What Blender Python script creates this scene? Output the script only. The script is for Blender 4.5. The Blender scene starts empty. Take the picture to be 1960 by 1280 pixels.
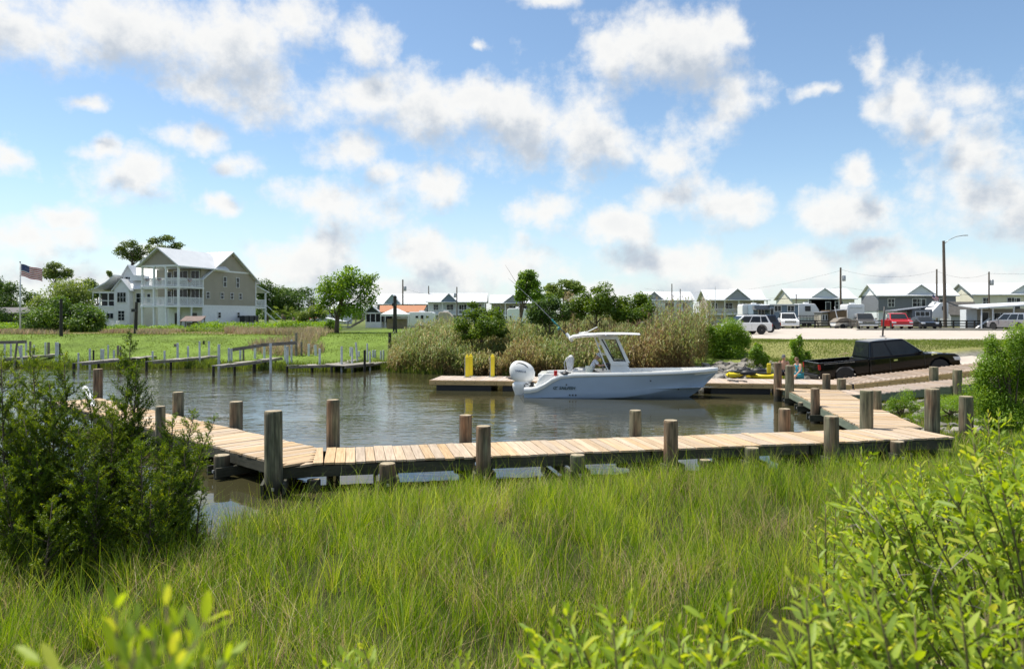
import bpy, bmesh, math, random
import numpy as np
from mathutils import Vector, Matrix, Euler, noise as mnoise
R = math.radians
S = bpy.context.scene
COL = S.collection

# ---------------------------------------------------------------- camera
FPX, CX, HY, EYE = 1400.0, 980.0, 605.0, 3.3       # focal length and horizon row of the photo (1960 px wide)
cam_data = bpy.data.cameras.new('camera')
cam = bpy.data.objects.new('camera', cam_data); COL.objects.link(cam)
cam_data.sensor_width = 36.0
cam_data.lens = 36.0 * FPX / 1960.0
cam_data.shift_y = -35.0 / 1960.0
cam_data.clip_start = 0.05
cam_data.clip_end = 9000
cam.location = (0, 0, EYE)
cam.rotation_euler = (R(90), 0, 0)
cam_data.dof.use_dof = True
cam_data.dof.focus_distance = 12.0
cam_data.dof.aperture_fstop = 3.3
S.camera = cam
S.render.resolution_x, S.render.resolution_y = 1024, 668
S.view_settings.view_transform = 'Standard'
S.view_settings.look = 'None'
S.view_settings.exposure = 0.37
S.view_settings.gamma = 1
S.view_settings.use_curve_mapping = False
S.render.engine = 'CYCLES'
S.cycles.max_bounces = 6
S.cycles.transparent_max_bounces = 8
S.cycles.caustics_reflective = False
S.cycles.caustics_refractive = False

# ---------------------------------------------------------------- sun and sky
SUN_DIR = Vector((-0.40, 0.16, 0.90)).normalized()      # towards the sun: high, from the left and a little ahead
SUN_EL = math.asin(SUN_DIR.z)
SUN_AZ = math.atan2(SUN_DIR.x, SUN_DIR.y)
sun_data = bpy.data.lights.new('sun', 'SUN')
sun_data.energy = 5.0
sun_data.angle = R(0.53)
sun_data.color = (1.0, 0.94, 0.83)
sun = bpy.data.objects.new('sun', sun_data); COL.objects.link(sun)
sun.rotation_euler = SUN_DIR.to_track_quat('Z', 'Y').to_euler()

def px_dir(px, py):
    u = (px - CX) / FPX; v = (HY - py) / FPX
    az = math.atan(u); el = math.atan(v * math.cos(az))
    return az, el

CLOUDS = [  # centre and half-size of each cloud, given in degrees of azimuth and elevation through px_dir
 (230, 40, 330, 85), (430, 90, 210, 95), (375, 160, 95, 42), (560, 40, 80, 60), (60, 60, 200, 70), (700, 80, 66, 48),
 (700, 185, 160, 62), (900, 205, 220, 85), (1010, 230, 200, 90), (1150, 265, 190, 75), (1270, 300, 90, 60),
 (1180, 80, 90, 60), (1290, 100, 130, 85), (1380, 60, 70, 50), (1410, 190, 70, 50),
 (1660, 130, 40, 40), (1720, 180, 90, 62), (1840, 180, 110, 42), (1790, 225, 60, 40),
 (1900, 290, 120, 90), (1870, 380, 160, 80), (1960, 420, 120, 60),
 (1620, 415, 115, 55), (1640, 325, 45, 40), (1560, 185, 34, 22),
 (1290, 375, 110, 50), (1400, 400, 80, 55), (1160, 435, 115, 42), (1040, 405, 75, 42),
 (690, 290, 82, 48), (800, 365, 95, 52), (620, 395, 100, 50), (740, 330, 60, 40),
 (240, 335, 95, 50), (440, 375, 55, 32), (370, 262, 62, 32), (440, 315, 70, 26), (30, 290, 64, 38), (200, 285, 45, 32), (150, 185, 60, 20),
 (60, 455, 140, 46), (120, 412, 60, 28), (590, 495, 130, 60), (830, 480, 90, 46), (960, 515, 130, 56),
 (1270, 500, 150, 46), (1500, 500, 110, 46), (1390, 540, 160, 40), (1130, 560, 160, 36), (700, 560, 180, 36), (1750, 530, 200, 40), (1680, 485, 70, 26),
 (330, 480, 90, 26), (150, 530, 220, 40), (1900, 530, 120, 44), (1040, 5, 60, 18), (900, 72, 22, 12),
]
world = bpy.data.worlds.new('World'); S.world = world; world.use_nodes = True
def build_world():
    nt = world.node_tree; N = nt.nodes; Lk = nt.links
    N.clear()
    # density group
    g = bpy.data.node_groups.new('cloud_density', 'ShaderNodeTree')
    g.interface.new_socket('P', in_out='INPUT', socket_type='NodeSocketVector')
    g.interface.new_socket('D', in_out='OUTPUT', socket_type='NodeSocketFloat')
    G = g.nodes; GL = g.links
    gi = G.new('NodeGroupInput'); go = G.new('NodeGroupOutput')
    def noise(src, scale, detail, rough=0.55, dist=0.0):
        n = G.new('ShaderNodeTexNoise'); n.noise_dimensions = '3D'
        n.inputs['Scale'].default_value = scale; n.inputs['Detail'].default_value = detail
        n.inputs['Roughness'].default_value = rough; n.inputs['Distortion'].default_value = dist
        GL.new(src, n.inputs['Vector']); return n
    def math_(op, a, b=None, c=None):
        m = G.new('ShaderNodeMath'); m.operation = op
        for i, v in enumerate((a, b, c)):
            if v is None: continue
            if isinstance(v, (int, float)): m.inputs[i].default_value = v
            else: GL.new(v, m.inputs[i])
        return m.outputs[0]
    def vm(op, a, b):
        m = G.new('ShaderNodeVectorMath'); m.operation = op
        for i, v in enumerate((a, b)):
            if v is None: continue
            if isinstance(v, (tuple, list)): m.inputs[i].default_value = v
            else: GL.new(v, m.inputs[i])
        return m
    P = gi.outputs[0]
    w = noise(P, 9.0, 3.0)
    w2 = noise(P, 30.0, 4.0)
    wc2 = vm('MULTIPLY', vm('SUBTRACT', w2.outputs['Color'], (0.5, 0.5, 0.5)).outputs[0], (0.32, 0.36, 0.0))
    wc = vm('ADD', vm('SUBTRACT', w.outputs['Color'], (0.5, 0.5, 0.5)).outputs[0], wc2.outputs[0])
    ws = vm('MULTIPLY', wc.outputs[0], (0.10, 0.055, 0.0))
    Pw = vm('ADD', P, ws.outputs[0]).outputs[0]
    acc = None
    for (px, py, rx, ry) in CLOUDS:
        az, el = px_dir(px, py)
        cs = math.cos(az) ** 2
        rxa = rx / FPX * cs * 0.98; rya = ry / FPX * math.cos(az) * 0.98
        d = vm('SUBTRACT', Pw, (az, el, 0)).outputs[0]
        d = vm('MULTIPLY', d, (1 / rxa, 1 / rya, 0)).outputs[0]
        l = G.new('ShaderNodeVectorMath'); l.operation = 'LENGTH'; GL.new(d, l.inputs[0])
        v = math_('SUBTRACT', 1.0, l.outputs['Value'])
        acc = v if acc is None else math_('SMOOTH_MAX', acc, v, 0.12)
    # away from the photographed part of the sky the clouds go on as scattered noise
    sp = G.new('ShaderNodeSeparateXYZ'); GL.new(P, sp.inputs[0])
    big = noise(P, 4.2, 2.0)
    gen = math_('MULTIPLY', math_('SUBTRACT', big.outputs['Fac'], 0.53), 4.0)
    absaz = math_('ABSOLUTE', sp.outputs['X'])
    out1 = math_('SMOOTHSTEP' if False else 'MULTIPLY', math_('SUBTRACT', absaz, 0.62), 8.0)
    out2 = math_('MULTIPLY', math_('SUBTRACT', sp.outputs['Y'], 0.44), 8.0)
    outm = G.new('ShaderNodeClamp'); GL.new(math_('MAXIMUM', out1, out2), outm.inputs[0])
    genm = math_('SUBTRACT', gen, math_('MULTIPLY', math_('SUBTRACT', 1.0, outm.outputs[0]), 3.0))
    acc = math_('MAXIMUM', acc, genm)
    fine = noise(P, 13.0, 10.0, 0.63)
    mid = noise(P, 7.0, 4.0, 0.55)
    fz = math_('MULTIPLY', math_('SUBTRACT', fine.outputs['Fac'], 0.5), 3.1)
    mz = math_('MULTIPLY', math_('SUBTRACT', mid.outputs['Fac'], 0.5), 1.5)
    r = math_('ADD', math_('ADD', acc, fz), mz)
    GL.new(r, go.inputs[0])

    def M2(op, a, b=None, c=None):
        m = N.new('ShaderNodeMath'); m.operation = op
        for i, v in enumerate((a, b, c)):
            if v is None: continue
            if isinstance(v, (int, float)): m.inputs[i].default_value = v
            else: Lk.new(v, m.inputs[i])
        return m.outputs[0]
    tc = N.new('ShaderNodeTexCoord')
    nrm = N.new('ShaderNodeVectorMath'); nrm.operation = 'NORMALIZE'; Lk.new(tc.outputs['Generated'], nrm.inputs[0])
    s = N.new('ShaderNodeSeparateXYZ'); Lk.new(nrm.outputs[0], s.inputs[0])
    az = M2('ARCTAN2', s.outputs['X'], s.outputs['Y'])
    el = M2('ARCSINE', s.outputs['Z'])
    cb = N.new('ShaderNodeCombineXYZ'); Lk.new(az, cb.inputs[0]); Lk.new(el, cb.inputs[1])
    def dens(off):
        a = N.new('ShaderNodeVectorMath'); a.operation = 'ADD'; Lk.new(cb.outputs[0], a.inputs[0]); a.inputs[1].default_value = off
        gn = N.new('ShaderNodeGroup'); gn.node_tree = g; Lk.new(a.outputs[0], gn.inputs[0]); return gn.outputs[0]
    d0 = dens((0, 0, 0)); d1 = dens((-0.014, 0.042, 0))
    def mr(v, a, b, c=0.0, d=1.0, smooth=True):
        m = N.new('ShaderNodeMapRange'); m.interpolation_type = 'SMOOTHSTEP' if smooth else 'LINEAR'
        Lk.new(v, m.inputs[0])
        for i, q in zip((1, 2, 3, 4), (a, b, c, d)): m.inputs[i].default_value = q
        return m.outputs[0]
    alpha = mr(d0, -0.26, 0.78)
    # low in the sky the gaps between clouds are filled by haze
    hz = mr(el, 0.0, 0.20, 1.0, 0.0)
    # lit tops, grey undersides: thinner cloud above a point lets more light in
    shade = M2('ADD', mr(d1, 0.0, 1.2, 1.0, 0.0), M2('MULTIPLY', mr(d0, 0.5, 1.4, 0.0, 1.0), -0.18))
    cr = N.new('ShaderNodeMix'); cr.data_type = 'RGBA'
    Lk.new(shade, cr.inputs['Factor'])
    cr.inputs['A'].default_value = (0.53, 0.59, 0.67, 1)
    cr.inputs['B'].default_value = (0.95, 0.945, 0.925, 1)
    sky = N.new('ShaderNodeTexSky'); sky.sky_type = 'NISHITA'; sky.sun_disc = False
    sky.sun_elevation = SUN_EL; sky.sun_rotation = SUN_AZ
    sky.air_density = 1.0; sky.dust_density = 0.25; sky.ozone_density = 1.2; sky.altitude = 0
    bg1 = N.new('ShaderNodeBackground'); tn = N.new('ShaderNodeVectorMath'); tn.operation = 'MULTIPLY'; Lk.new(sky.outputs[0], tn.inputs[0]); tn.inputs[1].default_value = (1.0, 1.055, 1.06); Lk.new(tn.outputs[0], bg1.inputs[0]); bg1.inputs[1].default_value = SKY_STRENGTH
    bgh = N.new('ShaderNodeBackground'); bgh.inputs[0].default_value = (0.66, 0.77, 0.90, 1); bgh.inputs[1].default_value = 0.80
    mh = N.new('ShaderNodeMixShader'); Lk.new(M2('MULTIPLY', hz, 0.55), mh.inputs[0]); Lk.new(bg1.outputs[0], mh.inputs[1]); Lk.new(bgh.outputs[0], mh.inputs[2])
    bg2 = N.new('ShaderNodeBackground'); Lk.new(cr.outputs['Result'], bg2.inputs[0]); bg2.inputs[1].default_value = 0.80
    mx = N.new('ShaderNodeMixShader'); Lk.new(M2('MULTIPLY', M2('POWER', alpha, 0.85), 0.97), mx.inputs[0]); Lk.new(mh.outputs[0], mx.inputs[1]); Lk.new(bg2.outputs[0], mx.inputs[2])
    out = N.new('ShaderNodeOutputWorld'); Lk.new(mx.outputs[0], out.inputs[0])
SKY_STRENGTH = 0.118
build_world()
world.cycles.sampling_method = 'MANUAL'
world.cycles.sample_map_resolution = 512

# ---------------------------------------------------------------- coordinates
def gp(px, py, z=0.0):
    "point of the plane at height z seen at pixel px,py"
    Y = FPX * (EYE - z) / (py - HY); return Vector(((px - CX) / FPX * Y, Y, z))
def wp(px, py, Y):
    return Vector(((px - CX) / FPX * Y, Y, EYE - (py - HY) / FPX * Y))

# ---------------------------------------------------------------- object helpers
def tag(o, label=None, cat=None, group=None, kind=None):
    if label: o['label'] = label
    if cat: o['category'] = cat
    if group: o['group'] = group
    if kind: o['kind'] = kind
    return o
def empty(name, loc=(0, 0, 0), rz=0.0, label=None, cat=None, group=None, kind=None):
    o = bpy.data.objects.new(name, None); COL.objects.link(o)
    o.location = loc; o.rotation_euler = (0, 0, rz); o.empty_display_size = 0.2
    return tag(o, label, cat, group, kind)
def children(o): return [c for c in bpy.data.objects if c.parent == o]
def copy_tree(o, parent=None):
    c = o.copy(); COL.objects.link(c)
    if parent is not None: c.parent = parent
    for ch in list(o.children): copy_tree(ch, c)
    return c

class MB:
    "collects simple shapes and links them as one mesh object"
    def __init__(s): s.v = []; s.f = []; s.m = []
    def add(s, vs, fs, mi=0):
        b = len(s.v); s.v += [tuple(v) for v in vs]
        for f in fs: s.f.append(tuple(i + b for i in f)); s.m.append(mi)
        return s
    def box(s, c, size, rz=0.0, mi=0, M=None):
        x, y, z = (q / 2 for q in size)
        vs = [Vector((sx * x, sy * y, sz * z)) for sx in (-1, 1) for sy in (-1, 1) for sz in (-1, 1)]
        if M is None: M = Matrix.Rotation(rz, 3, 'Z')
        vs = [M @ v + Vector(c) for v in vs]
        return s.add(vs, [(0, 1, 3, 2), (4, 6, 7, 5), (0, 4, 5, 1), (2, 3, 7, 6), (0, 2, 6, 4), (1, 5, 7, 3)], mi)
    def b2(s, a, b, mi=0):
        a = Vector(a); b = Vector(b)
        return s.box((a + b) / 2, (abs(b.x - a.x), abs(b.y - a.y), abs(b.z - a.z)), mi=mi)
    def bar(s, p0, p1, w, h, mi=0, up=(0, 0, 1)):
        p0 = Vector(p0); p1 = Vector(p1); d = (p1 - p0); L = d.length; d.normalize()
        up = Vector(up)
        if abs(d.dot(up)) > 0.98: up = Vector((0, 1, 0))
        sd = d.cross(up).normalized(); u = sd.cross(d).normalized()
        vs = []
        for p in (p0, p1):
            for a, b in ((-1, -1), (1, -1), (1, 1), (-1, 1)): vs.append(p + sd * a * w / 2 + u * b * h / 2)
        return s.add(vs, [(3, 2, 1, 0), (4, 5, 6, 7), (0, 1, 5, 4), (1, 2, 6, 5), (2, 3, 7, 6), (3, 0, 4, 7)], mi)
    def tube(s, pts, rs, n=8, mi=0, cap=True):
        pts = [Vector(p) for p in pts]
        if isinstance(rs, (int, float)): rs = [rs] * len(pts)
        b = len(s.v); ref = None
        for i, p in enumerate(pts):
            d = (pts[min(i + 1, len(pts) - 1)] - pts[max(i - 1, 0)]).normalized()
            a = Vector((0, 0, 1)) if abs(d.z) < 0.9 else Vector((1, 0, 0))
            if ref is not None: a = ref
            sd = d.cross(a).normalized(); u = sd.cross(d).normalized(); ref = u
            for k in range(n):
                t = 2 * math.pi * k / n
                s.v.append(tuple(p + (sd * math.cos(t) + u * math.sin(t)) * rs[i]))
        for i in range(len(pts) - 1):
            for k in range(n):
                s.f.append((b + i * n + k, b + i * n + (k + 1) % n, b + (i + 1) * n + (k + 1) % n, b + (i + 1) * n + k)); s.m.append(mi)
        if cap:
            s.f.append(tuple(b + k for k in reversed(range(n)))); s.m.append(mi)
            e = b + (len(pts) - 1) * n
            s.f.append(tuple(e + k for k in range(n))); s.m.append(mi)
        return s
    def prism(s, poly, axis, a, b, mi=0, mcap=None):
        "poly in the two other axes, extruded from a to b along axis (0,1,2)"
        n = len(poly); vs = []
        for t in (a, b):
            for (p, q) in poly:
                v = [p, q]; v.insert(axis, t); vs.append(v)
        fs = [tuple(range(n)), tuple(reversed(range(n, 2 * n)))]
        s.add(vs, fs, mi if mcap is None else mcap)
        bb = len(s.v) - 2 * n
        for i in range(n):
            j = (i + 1) % n
            s.f.append((bb + i, bb + i + n, bb + j + n, bb + j)); s.m.append(mi)
        return s
    def lathe(s, prof, c=(0, 0, 0), n=16, mi=0, M=None):
        "prof: (r, z) pairs about the z axis"
        b = len(s.v); c = Vector(c)
        for r, z in prof:
            for k in range(n):
                t = 2 * math.pi * k / n; v = Vector((r * math.cos(t), r * math.sin(t), z))
                if M is not None: v = M @ v
                s.v.append(tuple(v + c))
        for i in range(len(prof) - 1):
            for k in range(n):
                s.f.append((b + i * n + k, b + i * n + (k + 1) % n, b + (i + 1) * n + (k + 1) % n, b + (i + 1) * n + k)); s.m.append(mi)
        s.f.append(tuple(b + k for k in reversed(range(n)))); s.m.append(mi)
        e = b + (len(prof) - 1) * n
        s.f.append(tuple(e + k for k in range(n))); s.m.append(mi)
        return s
    def build(s, name, mats, parent=None, smooth=False, bevel=0.0, label=None, cat=None, group=None, kind=None, sharp=None):
        me = bpy.data.meshes.new(name); me.from_pydata(s.v, [], s.f)
        if not isinstance(mats, (list, tuple)): mats = [mats]
        for m in mats: me.materials.append(m)
        me.polygons.foreach_set('material_index', s.m)
        if smooth: me.polygons.foreach_set('use_smooth', [True] * len(me.polygons))
        bm = bmesh.new(); bm.from_mesh(me); bmesh.ops.recalc_face_normals(bm, faces=bm.faces); bm.to_mesh(me); bm.free()
        if smooth and sharp is not None: me.set_sharp_from_angle(angle=R(sharp))
        me.update()
        o = bpy.data.objects.new(name, me); COL.objects.link(o)
        if parent is not None: o.parent = parent
        if bevel:
            bv = o.modifiers.new('bevel', 'BEVEL'); bv.width = bevel; bv.segments = 2; bv.limit_method = 'ANGLE'; bv.angle_limit = R(35)
        return tag(o, label, cat, group, kind)

def np_mesh(name, V, Fc, mat, parent=None, rnd=None, smooth=False, **tg):
    "V (n,3) verts, Fc (m,k) faces of equal size; rnd: one number per face"
    V = np.ascontiguousarray(V, dtype=np.float32); Fc = np.ascontiguousarray(Fc, dtype=np.int32)
    me = bpy.data.meshes.new(name); k = Fc.shape[1]; m = len(Fc)
    me.vertices.add(len(V)); me.vertices.foreach_set('co', V.ravel())
    me.loops.add(m * k); me.loops.foreach_set('vertex_index', Fc.ravel())
    me.polygons.add(m); me.polygons.foreach_set('loop_start', np.arange(0, m * k, k, dtype=np.int32))
    me.polygons.foreach_set('loop_total', np.full(m, k, dtype=np.int32))
    if smooth: me.polygons.foreach_set('use_smooth', np.ones(m, dtype=bool))
    if rnd is not None:
        a = me.attributes.new('rnd', 'FLOAT', 'FACE'); a.data.foreach_set('value', np.ascontiguousarray(rnd, dtype=np.float32))
    me.update(calc_edges=True)
    if isinstance(mat, (list, tuple)):
        for q in mat: me.materials.append(q)
    else: me.materials.append(mat)
    o = bpy.data.objects.new(name, me); COL.objects.link(o)
    if parent is not None: o.parent = parent
    return tag(o, **tg)

# ---------------------------------------------------------------- materials
def M(name, col, rough=0.6, metal=0.0, var=0.15, vscale=3.0, bump=0.0, bscale=20.0, coat=0.0, spec=0.5, col2=None, stretch=None, per_obj=0.0, alpha=1.0):
    m = bpy.data.materials.new(name); m.use_nodes = True
    nt = m.node_tree; N = nt.nodes; L = nt.links; p = N['Principled BSDF']
    p.inputs['Roughness'].default_value = rough; p.inputs['Metallic'].default_value = metal
    p.inputs['Coat Weight'].default_value = coat; p.inputs['Specular IOR Level'].default_value = spec
    tc = N.new('ShaderNodeTexCoord'); vec = tc.outputs['Object']
    if stretch:
        mp = N.new('ShaderNodeMapping'); mp.inputs['Scale'].default_value = stretch; L.new(vec, mp.inputs[0]); vec = mp.outputs[0]
    c2 = col2 or tuple(c * (1 - var * 2.2) for c in col)
    if per_obj:
        oi = N.new('ShaderNodeObjectInfo')
        ad = N.new('ShaderNodeVectorMath'); ad.operation = 'ADD'; L.new(vec, ad.inputs[0])
        sc = N.new('ShaderNodeVectorMath'); sc.operation = 'SCALE'; sc.inputs[0].default_value = (37, 17, 71); L.new(oi.outputs['Random'], sc.inputs['Scale'])
        L.new(sc.outputs[0], ad.inputs[1]); vec = ad.outputs[0]
    n = N.new('ShaderNodeTexNoise'); n.inputs['Scale'].default_value = vscale; n.inputs['Detail'].default_value = 6; n.inputs['Roughness'].default_value = 0.6
    L.new(vec, n.inputs['Vector'])
    mr = N.new('ShaderNodeMapRange'); mr.inputs[1].default_value = 0.35; mr.inputs[2].default_value = 0.68; L.new(n.outputs['Fac'], mr.inputs[0])
    mx = N.new('ShaderNodeMix'); mx.data_type = 'RGBA'; L.new(mr.outputs[0], mx.inputs['Factor'])
    mx.inputs['A'].default_value = (*col, 1); mx.inputs['B'].default_value = (*c2, 1)
    outc = mx.outputs['Result']
    if per_obj:
        hv = N.new('ShaderNodeHueSaturation'); L.new(outc, hv.inputs['Color'])
        m2 = N.new('ShaderNodeMapRange'); L.new(oi.outputs['Random'], m2.inputs[0]); m2.inputs[3].default_value = 1 - per_obj; m2.inputs[4].default_value = 1 + per_obj
        L.new(m2.outputs[0], hv.inputs['Value'])
        fr = N.new('ShaderNodeMath'); fr.operation = 'FRACT'; f2 = N.new('ShaderNodeMath'); f2.operation = 'MULTIPLY'; f2.inputs[1].default_value = 13.7
        L.new(oi.outputs['Random'], f2.inputs[0]); L.new(f2.outputs[0], fr.inputs[0])
        m3 = N.new('ShaderNodeMapRange'); L.new(fr.outputs[0], m3.inputs[0]); m3.inputs[3].default_value = 0.7; m3.inputs[4].default_value = 1.12
        L.new(m3.outputs[0], hv.inputs['Saturation']); outc = hv.outputs['Color']
    L.new(outc, p.inputs['Base Color'])
    if bump:
        b = N.new('ShaderNodeBump'); b.inputs['Strength'].default_value = bump; b.inputs['Distance'].default_value = 0.02
        n2 = N.new('ShaderNodeTexNoise'); n2.inputs['Scale'].default_value = bscale; n2.inputs['Detail'].default_value = 5; L.new(vec, n2.inputs['Vector'])
        L.new(n2.outputs['Fac'], b.inputs['Height']); L.new(b.outputs[0], p.inputs['Normal'])
    return m

def leaf_mat(name, cols, trans=0.35, rough=0.5, clump=0.6, cscale=1.0, spec=0.35):
    "colour ramp over a per-leaf number, shifted by a slow noise so that clumps differ"
    m = bpy.data.materials.new(name); m.use_nodes = True
    nt = m.node_tree; N = nt.nodes; L = nt.links; p = N['Principled BSDF']; out = N['Material Output']
    at = N.new('ShaderNodeAttribute'); at.attribute_name = 'rnd'
    tc = N.new('ShaderNodeTexCoord')
    n = N.new('ShaderNodeTexNoise'); n.inputs['Scale'].default_value = cscale; n.inputs['Detail'].default_value = 3; L.new(tc.outputs['Object'], n.inputs['Vector'])
    sb = N.new('ShaderNodeMath'); sb.operation = 'MULTIPLY_ADD'; L.new(n.outputs['Fac'], sb.inputs[0]); sb.inputs[1].default_value = clump * 2; sb.inputs[2].default_value = -clump
    ad = N.new('ShaderNodeMath'); ad.operation = 'ADD'; L.new(at.outputs['Fac'], ad.inputs[0]); L.new(sb.outputs[0], ad.inputs[1])
    cr = N.new('ShaderNodeValToRGB'); L.new(ad.outputs[0], cr.inputs[0])
    e = cr.color_ramp.elements
    while len(e) < len(cols): e.new(0.5)
    for i, c in enumerate(cols): e[i].position = i / (len(cols) - 1); e[i].color = (*c, 1)
    L.new(cr.outputs[0], p.inputs['Base Color']); p.inputs['Roughness'].default_value = rough; p.inputs['Specular IOR Level'].default_value = spec
    if trans:
        t = N.new('ShaderNodeBsdfTranslucent')
        hs = N.new('ShaderNodeHueSaturation'); hs.inputs['Hue'].default_value = 0.485; hs.inputs['Saturation'].default_value = 1.1; hs.inputs['Value'].default_value = 1.9
        L.new(cr.outputs[0], hs.inputs['Color']); L.new(hs.outputs[0], t.inputs[0])
        mx = N.new('ShaderNodeMixShader'); mx.inputs[0].default_value = trans
        L.new(p.outputs[0], mx.inputs[1]); L.new(t.outputs[0], mx.inputs[2]); L.new(mx.outputs[0], out.inputs[0])
    return m

def glass_mat(name, col=(0.02, 0.025, 0.03), rough=0.05):
    m = M(name, col, rough=rough, var=0.1, spec=0.3); return m

MAT = {}
MAT['plank'] = M('weathered_plank', (0.57, 0.42, 0.26), 0.8, var=0.0, col2=(0.38, 0.26, 0.15), vscale=2.2, stretch=(0.7, 14, 5), bump=0.5, bscale=9, per_obj=0.14)
MAT['plank_new'] = M('dock_board', (0.50, 0.40, 0.32), 0.8, col2=(0.40, 0.32, 0.25), vscale=3, stretch=(1, 8, 5), per_obj=0.10)
MAT['fascia'] = M('yellow_pine_fascia', (0.60, 0.41, 0.18), 0.7, col2=(0.38, 0.25, 0.11), vscale=3, stretch=(0.6, 4, 8))
MAT['stringer'] = M('shade_dark_stringer', (0.065, 0.062, 0.042), 0.85, col2=(0.03, 0.033, 0.02), vscale=2.5, stretch=(0.6, 2, 6), bump=0.6, bscale=14)  # weathered timber, its colour darkened further to stand in for backlit shade
MAT['green_timber'] = M('green_treated_timber', (0.17, 0.20, 0.145), 0.85, col2=(0.10, 0.13, 0.095), vscale=3, stretch=(1, 1, 4), bump=0.4)
MAT['black_wood'] = M('tarred_wood', (0.035, 0.03, 0.025), 0.8)
MAT['white_paint'] = M('white_paint', (0.78, 0.79, 0.80), 0.5, var=0.05)
MAT['old_white'] = M('weathered_white_post', (0.66, 0.68, 0.70), 0.7, col2=(0.42, 0.43, 0.43), vscale=4)
MAT['grey_wood'] = M('grey_driftwood', (0.25, 0.22, 0.18), 0.9, col2=(0.13, 0.11, 0.09), vscale=5, bump=0.4)
MAT['glass'] = glass_mat('window_glass')
MAT['roof_white'] = M('white_metal_roof', (0.66, 0.675, 0.69), 0.45, var=0.05, vscale=.7)
MAT['black'] = M('black_plastic', (0.02, 0.02, 0.022), 0.5)
MAT['rubber'] = M('tyre_rubber', (0.025, 0.025, 0.025), 0.85)
MAT['alloy'] = M('alloy_wheel', (0.5, 0.5, 0.52), 0.3, metal=0.9)
MAT['chrome'] = M('chrome', (0.8, 0.8, 0.82), 0.12, metal=1.0, var=0.0)
MAT['steel'] = M('galvanised_steel', (0.45, 0.46, 0.47), 0.45, metal=0.6)
MAT['red_lens'] = M('red_lens', (0.35, 0.01, 0.01), 0.2)
MAT['lamp_glass'] = M('headlamp_glass', (0.65, 0.66, 0.68), 0.08, var=0.02)
MAT['gel'] = M('white_gelcoat', (0.80, 0.80, 0.78), 0.25, var=0.02, coat=0.4)
MAT['ice_blue'] = M('pale_blue_gelcoat', (0.40, 0.50, 0.64), 0.2, var=0.02, coat=0.5)
MAT['yellow'] = M('yellow_plastic', (0.88, 0.70, 0.03), 0.4, var=0.05)
MAT['bark'] = M('bark', (0.12, 0.09, 0.065), 0.9, bump=0.7, bscale=12)
MAT['pole'] = M('utility_pole_wood', (0.14, 0.11, 0.085), 0.9, stretch=(3, 3, 0.5), vscale=4)

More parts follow.
